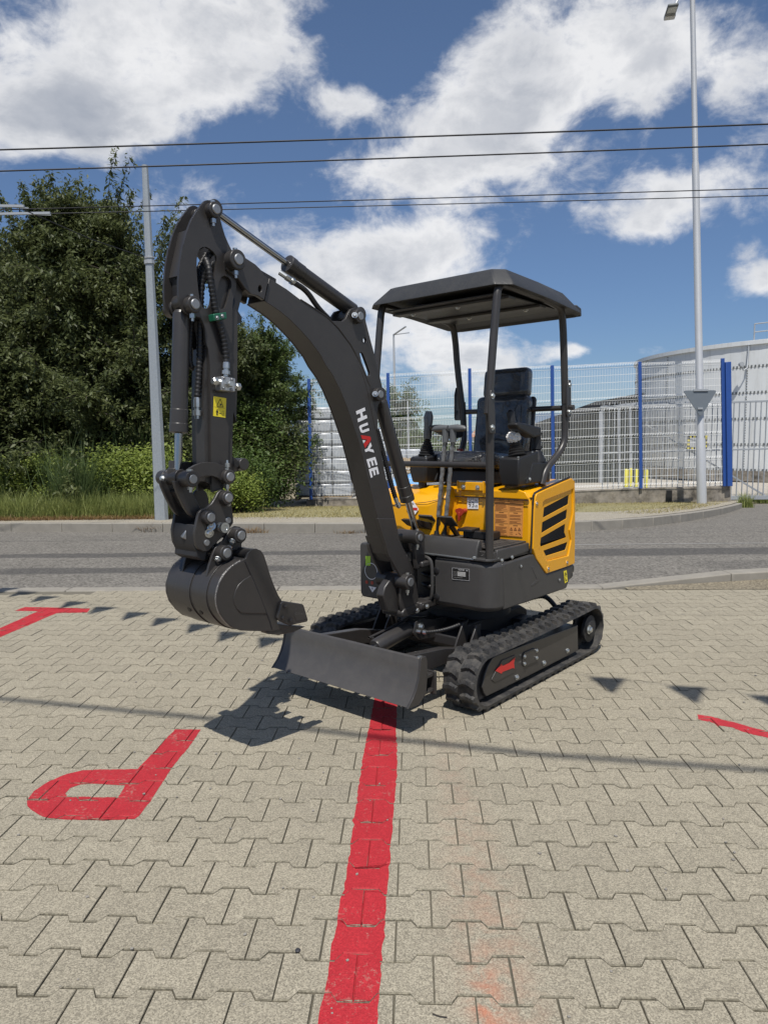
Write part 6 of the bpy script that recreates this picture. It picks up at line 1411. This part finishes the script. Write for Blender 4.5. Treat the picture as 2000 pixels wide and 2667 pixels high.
# side seam plates
for s_ in (1, -1):
    pass
bpv = [(0.675,0.602)][0]
for y0_, y1_ in ((.0585, .075), (-.075, -.0585)):
    ft = [(0.936,0.974),(0.895,0.87),(0.871,0.821),(0.861,0.782),(0.81,0.713),(0.773,0.666),(0.746,0.626),(0.723,0.595),(0.697,0.578),(0.665,0.573),(0.648,0.589),(0.652,0.623),(0.688,0.711),(0.706,0.759),(0.743,0.809),(0.782,0.858),(0.797,0.961)]
    if y0_ < 0: ft = [(0.862,0.82),(0.854,0.781),(0.81,0.713),(0.773,0.666),(0.746,0.626),(0.723,0.595),(0.697,0.578),(0.665,0.573),(0.648,0.589),(0.652,0.623),(0.688,0.711),(0.706,0.759),(0.743,0.809),(0.782,0.858),(0.835,0.864)]
    part('boom_foot_plate', MB().prism(ft, y0_, y1_), CH, .003)
part('boom_foot_cross_plate', MB().prism([(0.876,0.867),(0.852,0.817),(0.835,0.777),(0.799,0.725),(0.787,0.726),(0.821,0.775),(0.838,0.819),(0.851,0.864)], -.0745, .0585), CH, .004)
# boom tip fork
tipP = [(1.836,2.089),(1.818,2.119),(1.779,2.139),(1.744,2.125),(1.683,2.105),(1.655,2.088),(1.637,2.068),(1.613,2.059),(1.64,1.965),(1.681,1.979),(1.714,1.98),(1.745,2),(1.776,2.034),(1.803,2.046),(1.83,2.058)]
for y0_, y1_ in ((.050, .070), (-.070, -.050)): 
    tp_ = part('boom_tip_plate', MB().prism(tipP, y0_, y1_, holes=[[(a, b) for a, b in [(1.652,2.008),(1.656,1.998),(1.663,1.993),(1.671,1.997),(1.672,2.007),(1.668,2.019),(1.661,2.023),(1.655,2.018)]]]), CH, .003)
part('boom_tip_web', MB().prism([(1.66,2.098),(1.555,2.069),(1.565,1.99),(1.694,1.995),(1.73,2.007),(1.714,2.043)], -.052, .052), DRK, .003)
pv = [(1.804,2.096)][0]; pin(pv[0], pv[1], .068, .112, .022, .040, name='boom_pivot_boss'); part('pivot_rod', MB().cyl((pv[0], -.10, pv[1]), (pv[0], .08, pv[1]), .020, 14), PIN, 0)
# upper cylinder lug plates
lugP = [(1.189,1.933),(1.156,1.935),(1.132,1.952),(1.116,1.98),(1.097,2.001),(1.067,2.011),(1.027,2.013),(0.997,2.002),(0.994,1.972),(0.99,1.953),(0.959,1.872),(0.927,1.793),(0.896,1.712),(0.873,1.644),(0.866,1.616),(0.88,1.574),(0.87,1.532)] + [(0.885,1.57),(0.905,1.548),(0.912,1.513),(0.91,1.468),(0.911,1.423),(0.925,1.427),(0.949,1.494),(0.97,1.563),(0.999,1.649),(1.025,1.702),(1.051,1.74)] + [(0.979,1.652),(1.033,1.74),(1.101,1.825),(1.176,1.895),(1.231,1.928)]
holes_ = [[(0.988,1.863),(0.992,1.852),(1.002,1.847),(1.011,1.854),(1.012,1.865),(1.006,1.874),(0.994,1.875)], [(1.038,1.794),(1.03,1.802),(1.017,1.799),(0.992,1.757),(0.966,1.708),(0.967,1.693),(0.977,1.687),(0.989,1.693),(1.025,1.755)]]
for y0_, y1_ in ((.044, .0595), (-.0595, -.044)): part('boom_lug_plate', MB().prism(lugP, y0_, y1_, holes=holes_), CH, .002)
p1 = [(1.058,1.969)][0]; pin(p1[0], p1[1], -.07, .085, .020, .034, bolt=False, name='cylinder_pin_boss'); bolt((p1[0]+.035, .08, p1[1]+.0), (.6, .6, .2), .010)
p2 = [(0.917,1.601)][0]; pin(p2[0], p2[1], -.07, .085, .020, .033, bolt=False, name='cylinder_pin_boss'); bolt((p2[0]+.035, .08, p2[1]), (.6, .6, .2), .010)
# lettering on the boom side
LY = .0592
def glyph(Q, polys, m, name):
    """Q: four corners of the letter cell (start-top, start-bottom, end-bottom, end-top) as (x,z); letters read down the boom"""
    for P_ in polys:
        pts_ = []
        for u_, v_ in P_:   # u along reading direction, v from letter bottom to top
            a = (Q[1][0]+(Q[2][0]-Q[1][0])*u_, Q[1][1]+(Q[2][1]-Q[1][1])*u_); b = (Q[0][0]+(Q[3][0]-Q[0][0])*u_, Q[0][1]+(Q[3][1]-Q[0][1])*u_)
            pts_.append((a[0]+(b[0]-a[0])*v_, a[1]+(b[1]-a[1])*v_))
        q = MB().prism(pts_, LY-.0005, LY+.0006); o_ = q.build(name, m, boom, smooth=False)
Hp = [[(0, 0), (.30, 0), (.30, .38), (.70, .38), (.70, 0), (1, 0), (1, 1), (.70, 1), (.70, .62), (.30, .62), (.30, 1), (0, 1)]]
Up = [[(0, 1), (0, .22), (.10, .06), (.25, 0), (.75, 0), (.90, .06), (1, .22), (1, 1), (.70, 1), (.70, .30), (.62, .22), (.38, .22), (.30, .30), (.30, 1)]]
Ap = [[(0, 0), (.22, .92), (.32, 1), (.62, 1), (.74, .92), (1.04, 0), (.72, 0), (.50, .58), (.30, 0)]]
At = [[(.40, .0), (.50, .34), (.66, .0)]]
Yp = [[(.36, 0), (.66, 0), (.66, .38), (1, 1), (.70, 1), (.51, .62), (.33, 1), (.0, 1), (.36, .40)]]
Ep = [[(0, 0), (1, 0), (1, .22), (.32, .22), (.32, .40), (.92, .40), (.92, .61), (.32, .61), (.32, .78), (1, .78), (1, 1), (0, 1)]]
glyph([(1.008,1.534),(1.072,1.513),(1.058,1.46),(0.99,1.482)], Hp, WHT, 'lettering')
glyph([(0.989,1.46),(1.054,1.442),(1.037,1.405),(0.976,1.42)], Up, WHT, 'lettering')
glyph([(0.971,1.4),(1.04,1.397),(1.011,1.335),(0.961,1.36)], Ap, RED, 'lettering'); glyph([(0.971,1.4),(1.04,1.397),(1.011,1.335),(0.961,1.36)], At, WHT, 'lettering')
glyph([(0.968,1.36),(1.017,1.338),(1.002,1.299),(0.941,1.309)], Yp, WHT, 'lettering')
glyph([(0.934,1.287),(1.001,1.275),(0.984,1.233),(0.917,1.247)], Ep, WHT, 'lettering')
glyph([(0.918,1.237),(0.984,1.226),(0.969,1.182),(0.906,1.2)], Ep, WHT, 'lettering')
# arm cylinder along the top of the boom
def cyl_unit(A_, B_, rb, rr_, L1, name='hydraulic_cylinder', gland=True):
    """barrel from B_ toward A_ of length L1, chrome rod to A_"""
    A_ = Vector(A_); B_ = Vector(B_); d_ = (A_-B_).normalized(); tot = (A_-B_).length
    c_ = part(name, MB().lathe(B_+d_*.03, A_, [(0, rb*.8), (.012, rb), (L1-.09, rb), (L1-.088, rb*1.06), (L1-.035, rb*1.06), (L1-.033, rb*1.12), (L1, rb*1.12), (L1+.004, rb*.7)], 28), CH, .001)
    MB().cyl(B_+d_*(L1+.02), A_-d_*.02, rr_, 18).build('rod', CHR, c_)
    for P_ in (A_, B_): MB().cyl(P_+Vector((0, -.026, 0)), P_+Vector((0, .026, 0)), rb*.95, 20).build('eye', CH, c_, bevel=.002)
    MB().lathe(B_+d_*(L1+.002), A_, [(0, rr_*1.5), (.014, rr_*1.5), (.016, rr_*1.1)], 16).build('rod_seal', PIN, c_)
    return c_, d_
ac, ad = cyl_unit(([(1.841,2.304)][0][0], 0, [(1.841,2.304)][0][1]), ([(0.984,1.996)][0][0], 0, [(0.984,1.996)][0][1]), .036, .0145, .46)
fa = [(1.517,2.106),(1.449,2.069),(1.307,1.983),(1.208,1.945)]
MB().tube([(fa[0][0], .030, fa[0][1]), (fa[0][0]-.02, .052, fa[0][1]-.02)], .012, 10).build('port', ZNC, ac); ferrule((fa[0][0]-.015, .05, fa[0][1]-.018), (fa[1][0], .05, fa[1][1]), .014)
hose([(fa[1][0], .05, fa[1][1]), ((fa[1][0]+fa[2][0])/2, .052, (fa[1][1]+fa[2][1])/2+.02), (fa[2][0], .045, fa[2][1]), (fa[3][0], .02, fa[3][1])], .0125, spiral=0)
# boom lift cylinder behind the boom
bt = [(0.837,1.608),(0.511,0.822)]
bcyl, bd = cyl_unit((bt[1][0], 0, bt[1][1]), (bt[0][0], 0, bt[0][1]), .037, .018, .585)
hz0 = [(0.902,1.427),(0.86,1.321),(0.815,1.193),(0.762,1.069),(0.729,1.011)]
hose([(a, .045, b) for a, b in hz0[:4]], .012); ferrule((hz0[3][0], .045, hz0[3][1]), (hz0[4][0], .045, hz0[4][1]), .013)

# ---- dipper arm
AW = .055
arm_out = [(1.925,2.296),(1.914,2.308),(1.902,2.313),(1.891,2.315),(1.881,2.313),(1.851,2.306),(1.844,2.295),(1.847,2.267),(1.836,2.229),(1.823,2.194),(1.806,2.164),(1.788,2.138),(1.769,2.12),(1.769,2.042),(1.779,1.982),(1.794,1.944),(1.799,1.895),(1.801,1.84)] + [(1.821,1.607),(1.83,1.494),(1.84,1.369),(1.846,1.29),(1.861,1.21),(1.876,1.177),(1.928,1.169),(1.928,1.27),(1.925,1.392),(1.92,1.547),(1.92,1.602)] + [(1.917,1.674),(1.923,1.739),(1.933,1.762),(1.935,1.816),(1.941,1.834),(1.954,1.857),(1.986,1.861),(2.014,1.863),(2.032,1.876),(2.045,1.9),(2.049,1.931),(2.047,1.982),(2.037,2.056),(2.02,2.126)] + [(2.022,2.109),(2.009,2.152),(1.996,2.186),(1.978,2.224),(1.955,2.258)]
holeA = [(1.955,2.103),(1.947,2.119),(1.933,2.129),(1.916,2.133),(1.899,2.129),(1.882,2.121),(1.868,2.106),(1.866,2.09),(1.873,2.06),(1.884,2.011),(1.894,1.963),(1.905,1.914),(1.914,1.9),(1.926,1.895),(1.94,1.897),(1.948,1.908),(1.956,1.931),(1.96,1.965),(1.963,2.01),(1.964,2.044),(1.961,2.079)]
holeB = [(1.867,1.917),(1.875,1.935),(1.871,1.969),(1.86,2.008),(1.848,2.029),(1.832,2.037),(1.815,2.034),(1.801,2.024),(1.798,2.006),(1.805,1.983),(1.822,1.937),(1.835,1.909),(1.853,1.902),(1.862,1.906)]
a1 = part('arm_plate', MB().prism(arm_out, .043, .055, holes=[holeA, holeB]), CH, .002)
a2 = part('arm_plate', MB().prism(arm_out, -.055, -.043, holes=[holeA, holeB]), CH, .002)
mk = holeB; cxh = sum(p_[0] for p_ in mk)/len(mk); czh = sum(p_[1] for p_ in mk)/len(mk)
part('arm_reinforcement', MB().prism([(cxh+(a-cxh)*1.08, czh+(b-czh)*1.06) for a, b in holeB], .030, .038), CH, .002)
part('arm_box', MB().prism([(1.9,1.757),(1.83,1.792),(1.775,1.944),(1.784,2.077),(1.754,2.127),(1.728,2.052),(1.73,1.996),(1.763,1.9),(1.77,1.729),(1.787,1.452)] + [(1.801,1.496),(1.816,1.288),(1.834,1.196),(1.891,1.176),(1.95,1.213),(1.948,1.382),(1.943,1.549)] + [(1.943,1.539),(1.933,1.677),(1.924,1.744)], -.043, .043), CH, .003)
# front closing plate near the top (slanting web with weld)
wbp = [(1.973,2.195),(1.967,2.194),(2.001,2.063),(2.019,2.01),(2.028,2.008),(2.008,2.08)]; part('arm_web', MB().prism(wbp, -.043, .043), CH, .003)
part('arm_nose_box', MB().prism([(2.017,2.006),(2.01,1.997),(1.973,1.864),(1.921,1.867),(1.887,1.753),(1.906,1.757),(1.929,1.853),(1.98,1.86),(2.011,1.88)], -.040, .040), DRK, .003)
# pins and tubes at the top
p3 = [(1.887,2.275)][0]; pin(p3[0], p3[1], .054, .088, .019, .030, name='arm_tip_boss'); part('pin_tube', MB().cyl((p3[0], -.070, p3[1]), (p3[0], -.02, p3[1]), .026, 18), CH, .002); part('pin_tube', MB().cyl((p3[0], .02, p3[1]), (p3[0], .06, p3[1]), .026, 18), CH, .002)
p4 = [(2,1.898)][0]; pin(p4[0], p4[1], .050, .088, .020, .032, name='bucket_cylinder_boss'); pin(p4[0], p4[1], -.088, -.03, .020, .032, bolt=False, name='bucket_cylinder_boss')
# small tow lug behind the arm
part('tow_lug', MB().prism([(1.777,1.962),(1.757,1.935),(1.724,1.895),(1.721,1.883),(1.728,1.867),(1.744,1.861),(1.781,1.863),(1.785,1.921)], .005, .018), CH, .002)
# bucket cylinder in front of the arm
q4 = [(2.019,1.229)]; 
up4 = [(2,1.914)][0]; lo4 = [(2.05,1.234)][0]
bk, bkd = cyl_unit((lo4[0], 0, lo4[1]), (up4[0], 0, up4[1]), .033, .0155, .475, name='bucket_cylinder')
# hoses on the arm
hs1 = [(1.911,2.091),(1.917,2.053),(1.915,2),(1.905,1.949),(1.895,1.886),(1.877,1.834),(1.858,1.781),(1.851,1.733),(1.85,1.694)]
hose([(a, .04 if i < 1 else .072, b) for i, (a, b) in enumerate(hs1)], .0125, pitch=.016)
ferrule((hs1[-1][0], .072, hs1[-1][1]), ([(1.856,1.633)][0][0], .072, [(1.856,1.633)][0][1]), .014)
hs2b = [(1.853,2.142),(1.899,2.09),(1.918,2.011),(1.927,1.923),(1.932,1.814),(1.94,1.704),(1.953,1.594),(1.96,1.549)]
hose([(a, .02, b) for a, b in hs2b], .0125, pitch=.016); ferrule((hs2b[-1][0], .02, hs2b[-1][1]), (hs2b[-1][0]+.002, .02, hs2b[-1][1]-.085), .014)
hs3 = [(1.867,2.128),(1.913,2.055),(1.938,1.944),(1.956,1.822),(1.968,1.729),(1.966,1.675),(1.95,1.665)]; hose([(a, -.01, b) for a, b in hs3], .011, pitch=.016)
cl = [(1.919,1.871),(1.856,1.886),(1.854,1.859),(1.916,1.844)]; gc = part('hose_clamp', MB().prism(cl, .056, .092), GRNC, .003)
for p_ in [(1.903,1.858),(1.878,1.868)]: bolt((p_[0], .092, p_[1]), (0, 1, 0), .006, gc, PIN)
vb = [(1.897,1.628),(1.882,1.633),(1.817,1.627),(1.821,1.574),(1.884,1.575),(1.904,1.578)]; vbk = part('valve_block', MB().prism([(1.893,1.631),(1.828,1.626),(1.832,1.572),(1.897,1.575)], .055, .10), mat('raw_aluminium', (.45, .46, .47), .4, .8, .15, 60), .003)
for p_, q_ in (([(1.887,1.609)][0], [(1.922,1.611)][0]), ([(1.832,1.598)][0], [(1.802,1.595)][0])):
    MB().lathe((p_[0], .08, p_[1]), (q_[0], .08, q_[1]), [(0, .012), (.02, .012), (.02, .016), (.036, .016), (.04, .012)], 6).build('hex_fitting', ZNC, vbk)
p_ = [(1.865,1.602)][0]; MB().lathe((p_[0], .10, p_[1]), (p_[0], .2, p_[1]), [(0, .014), (.014, .014), (.02, .010)], 6).build('hex_fitting', ZNC, vbk)
for p_ in [(1.885,1.625),(1.847,1.621),(1.889,1.585),(1.851,1.58)]: bolt((p_[0], .10, p_[1]), (0, 1, 0), .005, vbk, PIN)
# yellow sticker on the arm
SQ = [(1.906,1.554),(1.844,1.548),(1.851,1.469),(1.912,1.475)]; asg = decal('warning_sticker', SYEL, [(a, .0562, b) for a, b in SQ]); f6 = qm_side(SQ, .0568)
tri_sign(f6, .52, .33, .26, .95, asg); decal('pictogram', BLKP, [f6(.42, .42), f6(.62, .42), f6(.66, .36), f6(.50, .30), f6(.52, .38)], asg); decal('divider_line', BLKP, [f6(.06, .52), f6(.94, .52), f6(.94, .532), f6(.06, .532)], asg)
decal('person_pictogram', BLKP, [f6(.26, .68), f6(.36, .68), f6(.42, .80), f6(.36, .78), f6(.37, .94), f6(.32, .94), f6(.31, .84), f6(.30, .94), f6(.25, .94), f6(.26, .78), f6(.20, .80)], asg); decal('person_pictogram', BLKP, [f6(.28, .61), f6(.34, .61), f6(.35, .66), f6(.27, .66)], asg)
decal('arrow_pictogram', BLKP, [f6(.44, .82), f6(.50, .79), f6(.50, .81), f6(.58, .81), f6(.58, .79), f6(.64, .82), f6(.58, .85), f6(.58, .83), f6(.50, .83), f6(.50, .85)], asg)
for (a, b, c_, d_) in ((.70, .68, .84, .69), (.70, .89, .84, .90), (.70, .68, .715, .90), (.825, .68, .84, .90)): decal('frame_pictogram', BLKP, [f6(a, b), f6(c_, b), f6(c_, d_), f6(a, d_)], asg)

# ---- bucket linkage
# tube carrying the cylinder rod end
tb_ = [(2.048,1.229)][0]
lt = part('link_tube', MB().lathe((tb_[0], -.115, tb_[1]), (tb_[0], .10, tb_[1]), [(0, .030), (.04, .030), (.04, .027), (.165, .027), (.165, .032), (.212, .032), (.215, .029)], 24), CH, .001)
MB().lathe((tb_[0], .098, tb_[1]), (tb_[0], .2, tb_[1]), [(0, .018), (.006, .018), (.008, .016)], 18).build('pin', PIN, lt)
q = MB(); q.cyl((tb_[0], .082, tb_[1]-.052), (tb_[0], .082, tb_[1]-.025), .006, 8); q.cyl((tb_[0], .082, tb_[1]-.042), (tb_[0], .082, tb_[1]-.028), .012, 6); q.cyl((tb_[0], .082, tb_[1]+.028), (tb_[0], .082, tb_[1]+.038), .012, 6); q.build('bolt', ZNC, lt)
MB().lathe((tb_[0], -.02, tb_[1]+.02), (tb_[0]+.0, -.02, tb_[1]+.2), [(0, .030), (.018, .030), (.022, .024), (.05, .022)], 20).build('rod_end_collar', CH, lt)
bolt((tb_[0]+.026, -.07, tb_[1]), (1, 0, .1), .010, lt)
bl1 = [(2.068,1.243),(2.063,1.256),(2.045,1.269),(2.019,1.281),(1.988,1.29),(1.956,1.292),(1.925,1.289),(1.893,1.279),(1.863,1.265),(1.838,1.248),(1.831,1.227),(1.837,1.209),(1.854,1.203),(1.874,1.207),(1.893,1.212),(1.911,1.226),(1.938,1.235),(1.964,1.237),(1.99,1.234),(2.009,1.229),(2.017,1.211),(2.033,1.204),(2.053,1.209)]
for y0_, y1_ in ((.060, .074), (-.074, -.060)): part('side_link', MB().prism(bl1, y0_, y1_), CH, .002)
lp = [(1.868,1.229)][0]; pin(lp[0], lp[1], .060, .095, .019, .030, name='link_boss', bolt=True)
MB().lathe((lp[0], .08, lp[1]+.02), (lp[0], .08, lp[1]+.2), [(0, .006), (.02, .006), (.02, .010), (.036, .010), (.036, .005), (.048, .004)], 8).build('grease_nipple', ZNC, EX)
bl2 = [(2.098,1.223),(2.092,1.197),(2.077,1.16),(2.054,1.114),(2.035,1.086),(2.015,1.073),(1.994,1.083),(1.977,1.104),(1.999,1.143),(2.016,1.175),(2.028,1.198),(2.04,1.214)]
for y0_, y1_ in ((.030, .046), (-.066, -.050)): part('bucket_link', MB().prism(bl2, y0_, y1_), CH, .003)
part('bucket_link_web', MB().prism([(2.055,1.176),(2.024,1.125),(1.999,1.096),(1.988,1.104),(2.012,1.156),(2.036,1.188)], -.05, .03), CH, .003)
part('arm_end_boss', MB().cyl(([(1.759,1.276)][0][0], -.045, [(1.759,1.276)][0][1]), ([(1.759,1.276)][0][0], .052, [(1.759,1.276)][0][1]), .026, 20), CH, .003)
e_ = [(1.8,1.278)][0]; MB().cyl((e_[0], .0525, e_[1]), (e_[0], .054, e_[1]), .013, 18).build('bore', BLKP, EX)
part('arm_end_ear', MB().prism([(1.842,1.339),(1.815,1.318),(1.787,1.303),(1.762,1.281),(1.762,1.26),(1.783,1.245),(1.807,1.243),(1.829,1.258),(1.845,1.27)], -.03, .03), CH, .003)
# quick coupler plates
qc = [(2.004,1.106),(1.979,1.11),(1.954,1.126),(1.938,1.145),(1.923,1.167),(1.906,1.179),(1.887,1.176),(1.866,1.158),(1.858,1.135),(1.855,1.105),(1.85,1.066),(1.851,1.038),(1.863,1.026),(1.883,1.002),(1.92,0.977),(1.954,0.954),(1.978,0.936),(2.002,0.938),(2.025,0.951),(2.035,0.968),(2.038,0.995),(2.039,1.019),(2.031,1.049),(2.022,1.081),(2.016,1.096)]
qp = None
for y0_, y1_ in ((.070, .085), (-.085, -.070)): qp = part('coupler_plate', MB().prism(qc, y0_, y1_), CH, .003) if y0_ < 0 else part('coupler_plate', MB().prism(qc, y0_, y1_), CH, .003)
part('coupler_rear_plate', MB().prism([(2.027,1.048),(2.035,1.018),(2.035,0.967),(2.022,0.939),(2.026,0.917),(2,0.901),(1.985,0.896),(1.972,0.933),(1.974,0.965)], -.084, .069), DRK, .004)
part('coupler_core', MB().prism([(1.999,1.022),(1.869,1.089),(1.849,1.036),(1.935,0.958),(1.959,0.916),(1.954,0.895),(1.986,0.897),(2,0.935)], -.055, .05), DRK, .004)
pxs = [("1335 665", .030), ("1020 1020", .030)]
for p_ in [(1.894,1.146),(1.982,1.075)]:
    b_ = pin(p_[0], p_[1], .085, .115, .019, .028, name='coupler_boss', bolt=False); bolt((p_[0]-.012, .10, p_[1]-.028), (-.4, .6, -.5), .007, b_)
for p_ in [(1.879,1.052),(1.987,0.972)]: MB().lathe((p_[0], .082, p_[1]), (p_[0], .2, p_[1]), [(0, .013), (.009, .013), (.0105, .011)], 16).build('flush_pin', PIN, EX)
sc = [(1.92,1.028)][0]; s0 = Vector((sc[0]+.06, .085, sc[1]+.0)); 
q = MB(); q.lathe((sc[0], .086, sc[1]), (sc[0], .2, sc[1]), [(0, .020), (.012, .020), (.012, .016), (.022, .016), (.022, .021), (.036, .021), (.036, .012), (.033, .010)], 20); q.build('locking_screw', ZNC, EX); bolt((sc[0]+.055, .09, sc[1]-.018), (.2, .9, -.1), .013); bolt((sc[0]+.045, .09, sc[1]+.010), (.5, .8, .2), .013)
sq = [(2.036,1.008),(2.009,0.991)]
part('coupler_bolt', MB().bar((sq[0][0], -.0, sq[0][1]), (sq[1][0]-.02, .02, sq[1][1]-.01), .035, .035), PIN, .004)
part('coupler_lever', MB().bar((sq[1][0], .0, sq[1][1]), (sq[1][0]-.04, .055, sq[1][1]-.03), .03, .03), CH, .006)
part('coupler_tie', MB().cyl((sq[1][0]-.01, -.08, sq[1][1]-.06), (sq[1][0]-.01, .06, sq[1][1]-.06), .018, 14), CH, .002)
fp2 = [(2.007,1.074),(2.021,0.993),(2.008,0.941),(1.987,0.931),(1.988,0.976),(1.998,0.993),(1.989,1.068)]; part('coupler_plate', MB().prism(fp2, -.10, -.088), CH, .003)

# ---- bucket
WB = .172
side = [(1.935,0.88),(1.973,0.855),(1.998,0.823),(2.015,0.777),(2.015,0.741),(2.003,0.702),(1.974,0.662),(1.942,0.631),(1.901,0.611),(1.848,0.598),(1.738,0.573),(1.621,0.57),(1.711,0.6),(1.704,0.662),(1.676,0.687),(1.699,0.721),(1.724,0.773),(1.744,0.824),(1.758,0.867),(1.77,0.901),(1.785,0.923),(1.81,0.935),(1.836,0.935),(1.856,0.921),(1.865,0.902)]
shellP = [(1.935,0.88),(1.973,0.855),(1.998,0.823),(2.015,0.777),(2.015,0.741),(2.003,0.702),(1.974,0.662),(1.942,0.631),(1.901,0.611),(1.848,0.598),(1.738,0.573),(1.653,0.572)]
topP = [(1.865,0.902)]
# shell: curved sheet through the back of the bucket, seen from outside
outer = [topP[0]] + shellP
cen = (sum(p_[0] for p_ in outer)/len(outer), sum(p_[1] for p_ in outer)/len(outer))
def offs(P_, k):
    out_ = []
    for i, p_ in enumerate(P_):
        a = Vector(P_[max(i-1, 0)]); b = Vector(P_[min(i+1, len(P_)-1)]); t_ = (b-a).normalized(); n_ = Vector((-t_.y, t_.x))
        if (Vector(cen)-Vector(p_)).dot(n_) < 0: n_ = -n_
        out_.append(tuple(Vector(p_)+n_*k))
    return out_
outer_s = smooth_poly(outer, 2, False)
inner_s = offs(outer_s, .008)
bkt = part('bucket', MB().prism(outer_s + inner_s[::-1], -WB+.004, WB-.004), CH, .001, angle=25)
lipc = [(1.821,0.909)][0]
for y0_, y1_ in ((WB-.006, WB+.006), (-WB-.006, -WB+.006)):
    sp_ = MB().prism(side, y0_, y1_).build('side_plate', CH, bkt, bevel=.0025)
MB().cyl((lipc[0], -WB+.006, lipc[1]), (lipc[0], WB-.006, lipc[1]), .026, 24).build('lip_tube', CH, bkt)
# pressed panel on the side: raised rib outline
ribp = [(1.846,0.832),(1.883,0.819),(1.908,0.804),(1.926,0.782),(1.936,0.755),(1.934,0.727),(1.923,0.703),(1.903,0.683),(1.873,0.675),(1.78,0.656),(1.764,0.652),(1.796,0.73),(1.843,0.832)]
for i in range(len(ribp)):
    pass
MB().prism([(sum(p_[0] for p_ in ribp)/len(ribp)+(a-sum(p_[0] for p_ in ribp)/len(ribp))*.97, sum(p_[1] for p_ in ribp)/len(ribp)+(b-sum(p_[1] for p_ in ribp)/len(ribp))*.97) for a, b in ribp], WB+.004, WB+.0095).build('pressed_panel', CH, bkt, bevel=.004, seg=3)
MB().tube([(a, WB+.007, b) for a, b in [(1.871,0.891),(1.854,0.854),(1.843,0.832),(1.814,0.768),(1.791,0.711),(1.764,0.652),(1.749,0.613),(1.74,0.583)]], .0028, 6).build('edge_seam', DRK, bkt)
weld = mat('weld_bead', (.24, .23, .22), .32, .6, .4, 150, 1, 200)
MB().tube([(a, WB+.001, b) for a, b in offs(outer_s, -.001)[3:34]], .0030, 6, rfun=lambda i: 1+.25*math.sin(i*2.1)).build('weld_seam', weld, bkt)
for yb_ in (.07, -.045):     # strengthening bands round the shell
    o2 = offs(outer_s, -.004); st_ = 4
    MB().prism(o2[st_:-6] + outer_s[st_:-6][::-1], yb_-.045 if yb_ > 0 else yb_-.055, yb_+.045).build('wear_band', CH, bkt, bevel=.001, angle=25)
for yh in (.045, -.035):
    ph_ = [(2.002,0.69)][0] ; hp_ = outer_s[int(len(outer_s)*.52)]
    nrm2 = (Vector(hp_)-Vector(cen)).normalized(); MB().cyl((hp_[0]+nrm2.x*.002, yh, hp_[1]+nrm2.y*.002), (hp_[0]+nrm2.x*.0065, yh, hp_[1]+nrm2.y*.0065), .011, 16).build('drain_hole', BLKP, bkt)
# ears
ear = [(1.994,0.836),(1.982,0.877),(1.964,0.919),(1.95,0.945),(1.93,0.962),(1.908,0.971),(1.887,0.996),(1.867,1.017),(1.844,1.025),(1.822,1.02),(1.802,1.004),(1.797,0.98),(1.807,0.957),(1.816,0.947),(1.817,0.923),(1.865,0.925),(1.86,0.906),(1.901,0.874),(1.956,0.85),(1.984,0.832)]
for y0_, y1_ in ((.078, .090), (-.090, -.078)): MB().prism(ear, y0_, y1_).build('bucket_ear', CH, bkt, bevel=.002)
for s_, rr_ in (("a", 0), ("b", 0)): pass
for p_ in [(1.847,0.989),(1.921,0.926)]:
    b_ = pin(p_[0], p_[1], .088, .128, .020, .031, name='bucket_pin_boss', bolt=False); bolt((p_[0]+.030, .108, p_[1]-.022), (.6, .3, -.6), .011, b_)
    part('pivot_rod', MB().cyl((p_[0], -.11, p_[1]), (p_[0], .10, p_[1]), .019, 14), PIN, 0)
p_ = [(1.897,0.941)][0]; bolt((p_[0], .11, p_[1]), (-.3, .4, .8), .012)
# side cutter
sc_ = [(1.722,0.63),(1.698,0.69),(1.683,0.695),(1.577,0.663),(1.568,0.656),(1.545,0.587),(1.55,0.578),(1.639,0.582),(1.663,0.587),(1.716,0.618)]
cut = MB().prism(sc_, WB+.006, WB+.020).build('side_cutter', CH, bkt, bevel=.004)
MB().prism([(1.621,0.648),(1.604,0.653),(1.57,0.642),(1.552,0.592),(1.616,0.595),(1.629,0.623)], WB+.020, WB+.0215).build('cutter_pad', CH, cut, bevel=.002)
fc = quad_map([(0, 0)]*4, 0)
CQ = [(1.622,0.635),(1.58,0.625),(1.582,0.616),(1.623,0.625)]; f7 = qm_side(CQ, WB+.0220); text_on(f7, '02214', 0, 0, 1, 1, mat('cast_number', (.09, .085, .08), .4), cut)
for p_ in [(1.676,0.671),(1.693,0.625),(1.649,0.605)]:
    MB().lathe((p_[0], WB+.019, p_[1]), (p_[0], WB+.03, p_[1]), [(0, .0125), (.002, .0125), (.0022, .010)], 20).build('bolt_socket', BLKP, cut); bolt((p_[0], WB+.0205, p_[1]), (0, 1, 0), .0085, cut, CH)
cut2 = MB().prism(sc_, -WB-.020, -WB-.006).build('side_cutter', CH, bkt, bevel=.004)
# teeth
for k in range(4):
    yt2 = -WB+.02 + (2*WB-.04)*k/3
    tpz = [(1.769,0.573),(1.621,0.57),(1.539,0.551)]
    ta = [(1.767,0.578),(1.715,0.577),(1.699,0.586),(1.613,0.57),(1.543,0.552),(1.622,0.542),(1.701,0.548),(1.761,0.566)]
    MB().prism(ta, yt2-.022, yt2+.022).build('tooth', CH, bkt, bevel=.003)
MB().prism([(1.79,0.59),(1.617,0.575),(1.613,0.565),(1.776,0.578)], -WB+.006, WB-.006).build('cutting_edge', CH, bkt, bevel=.002)
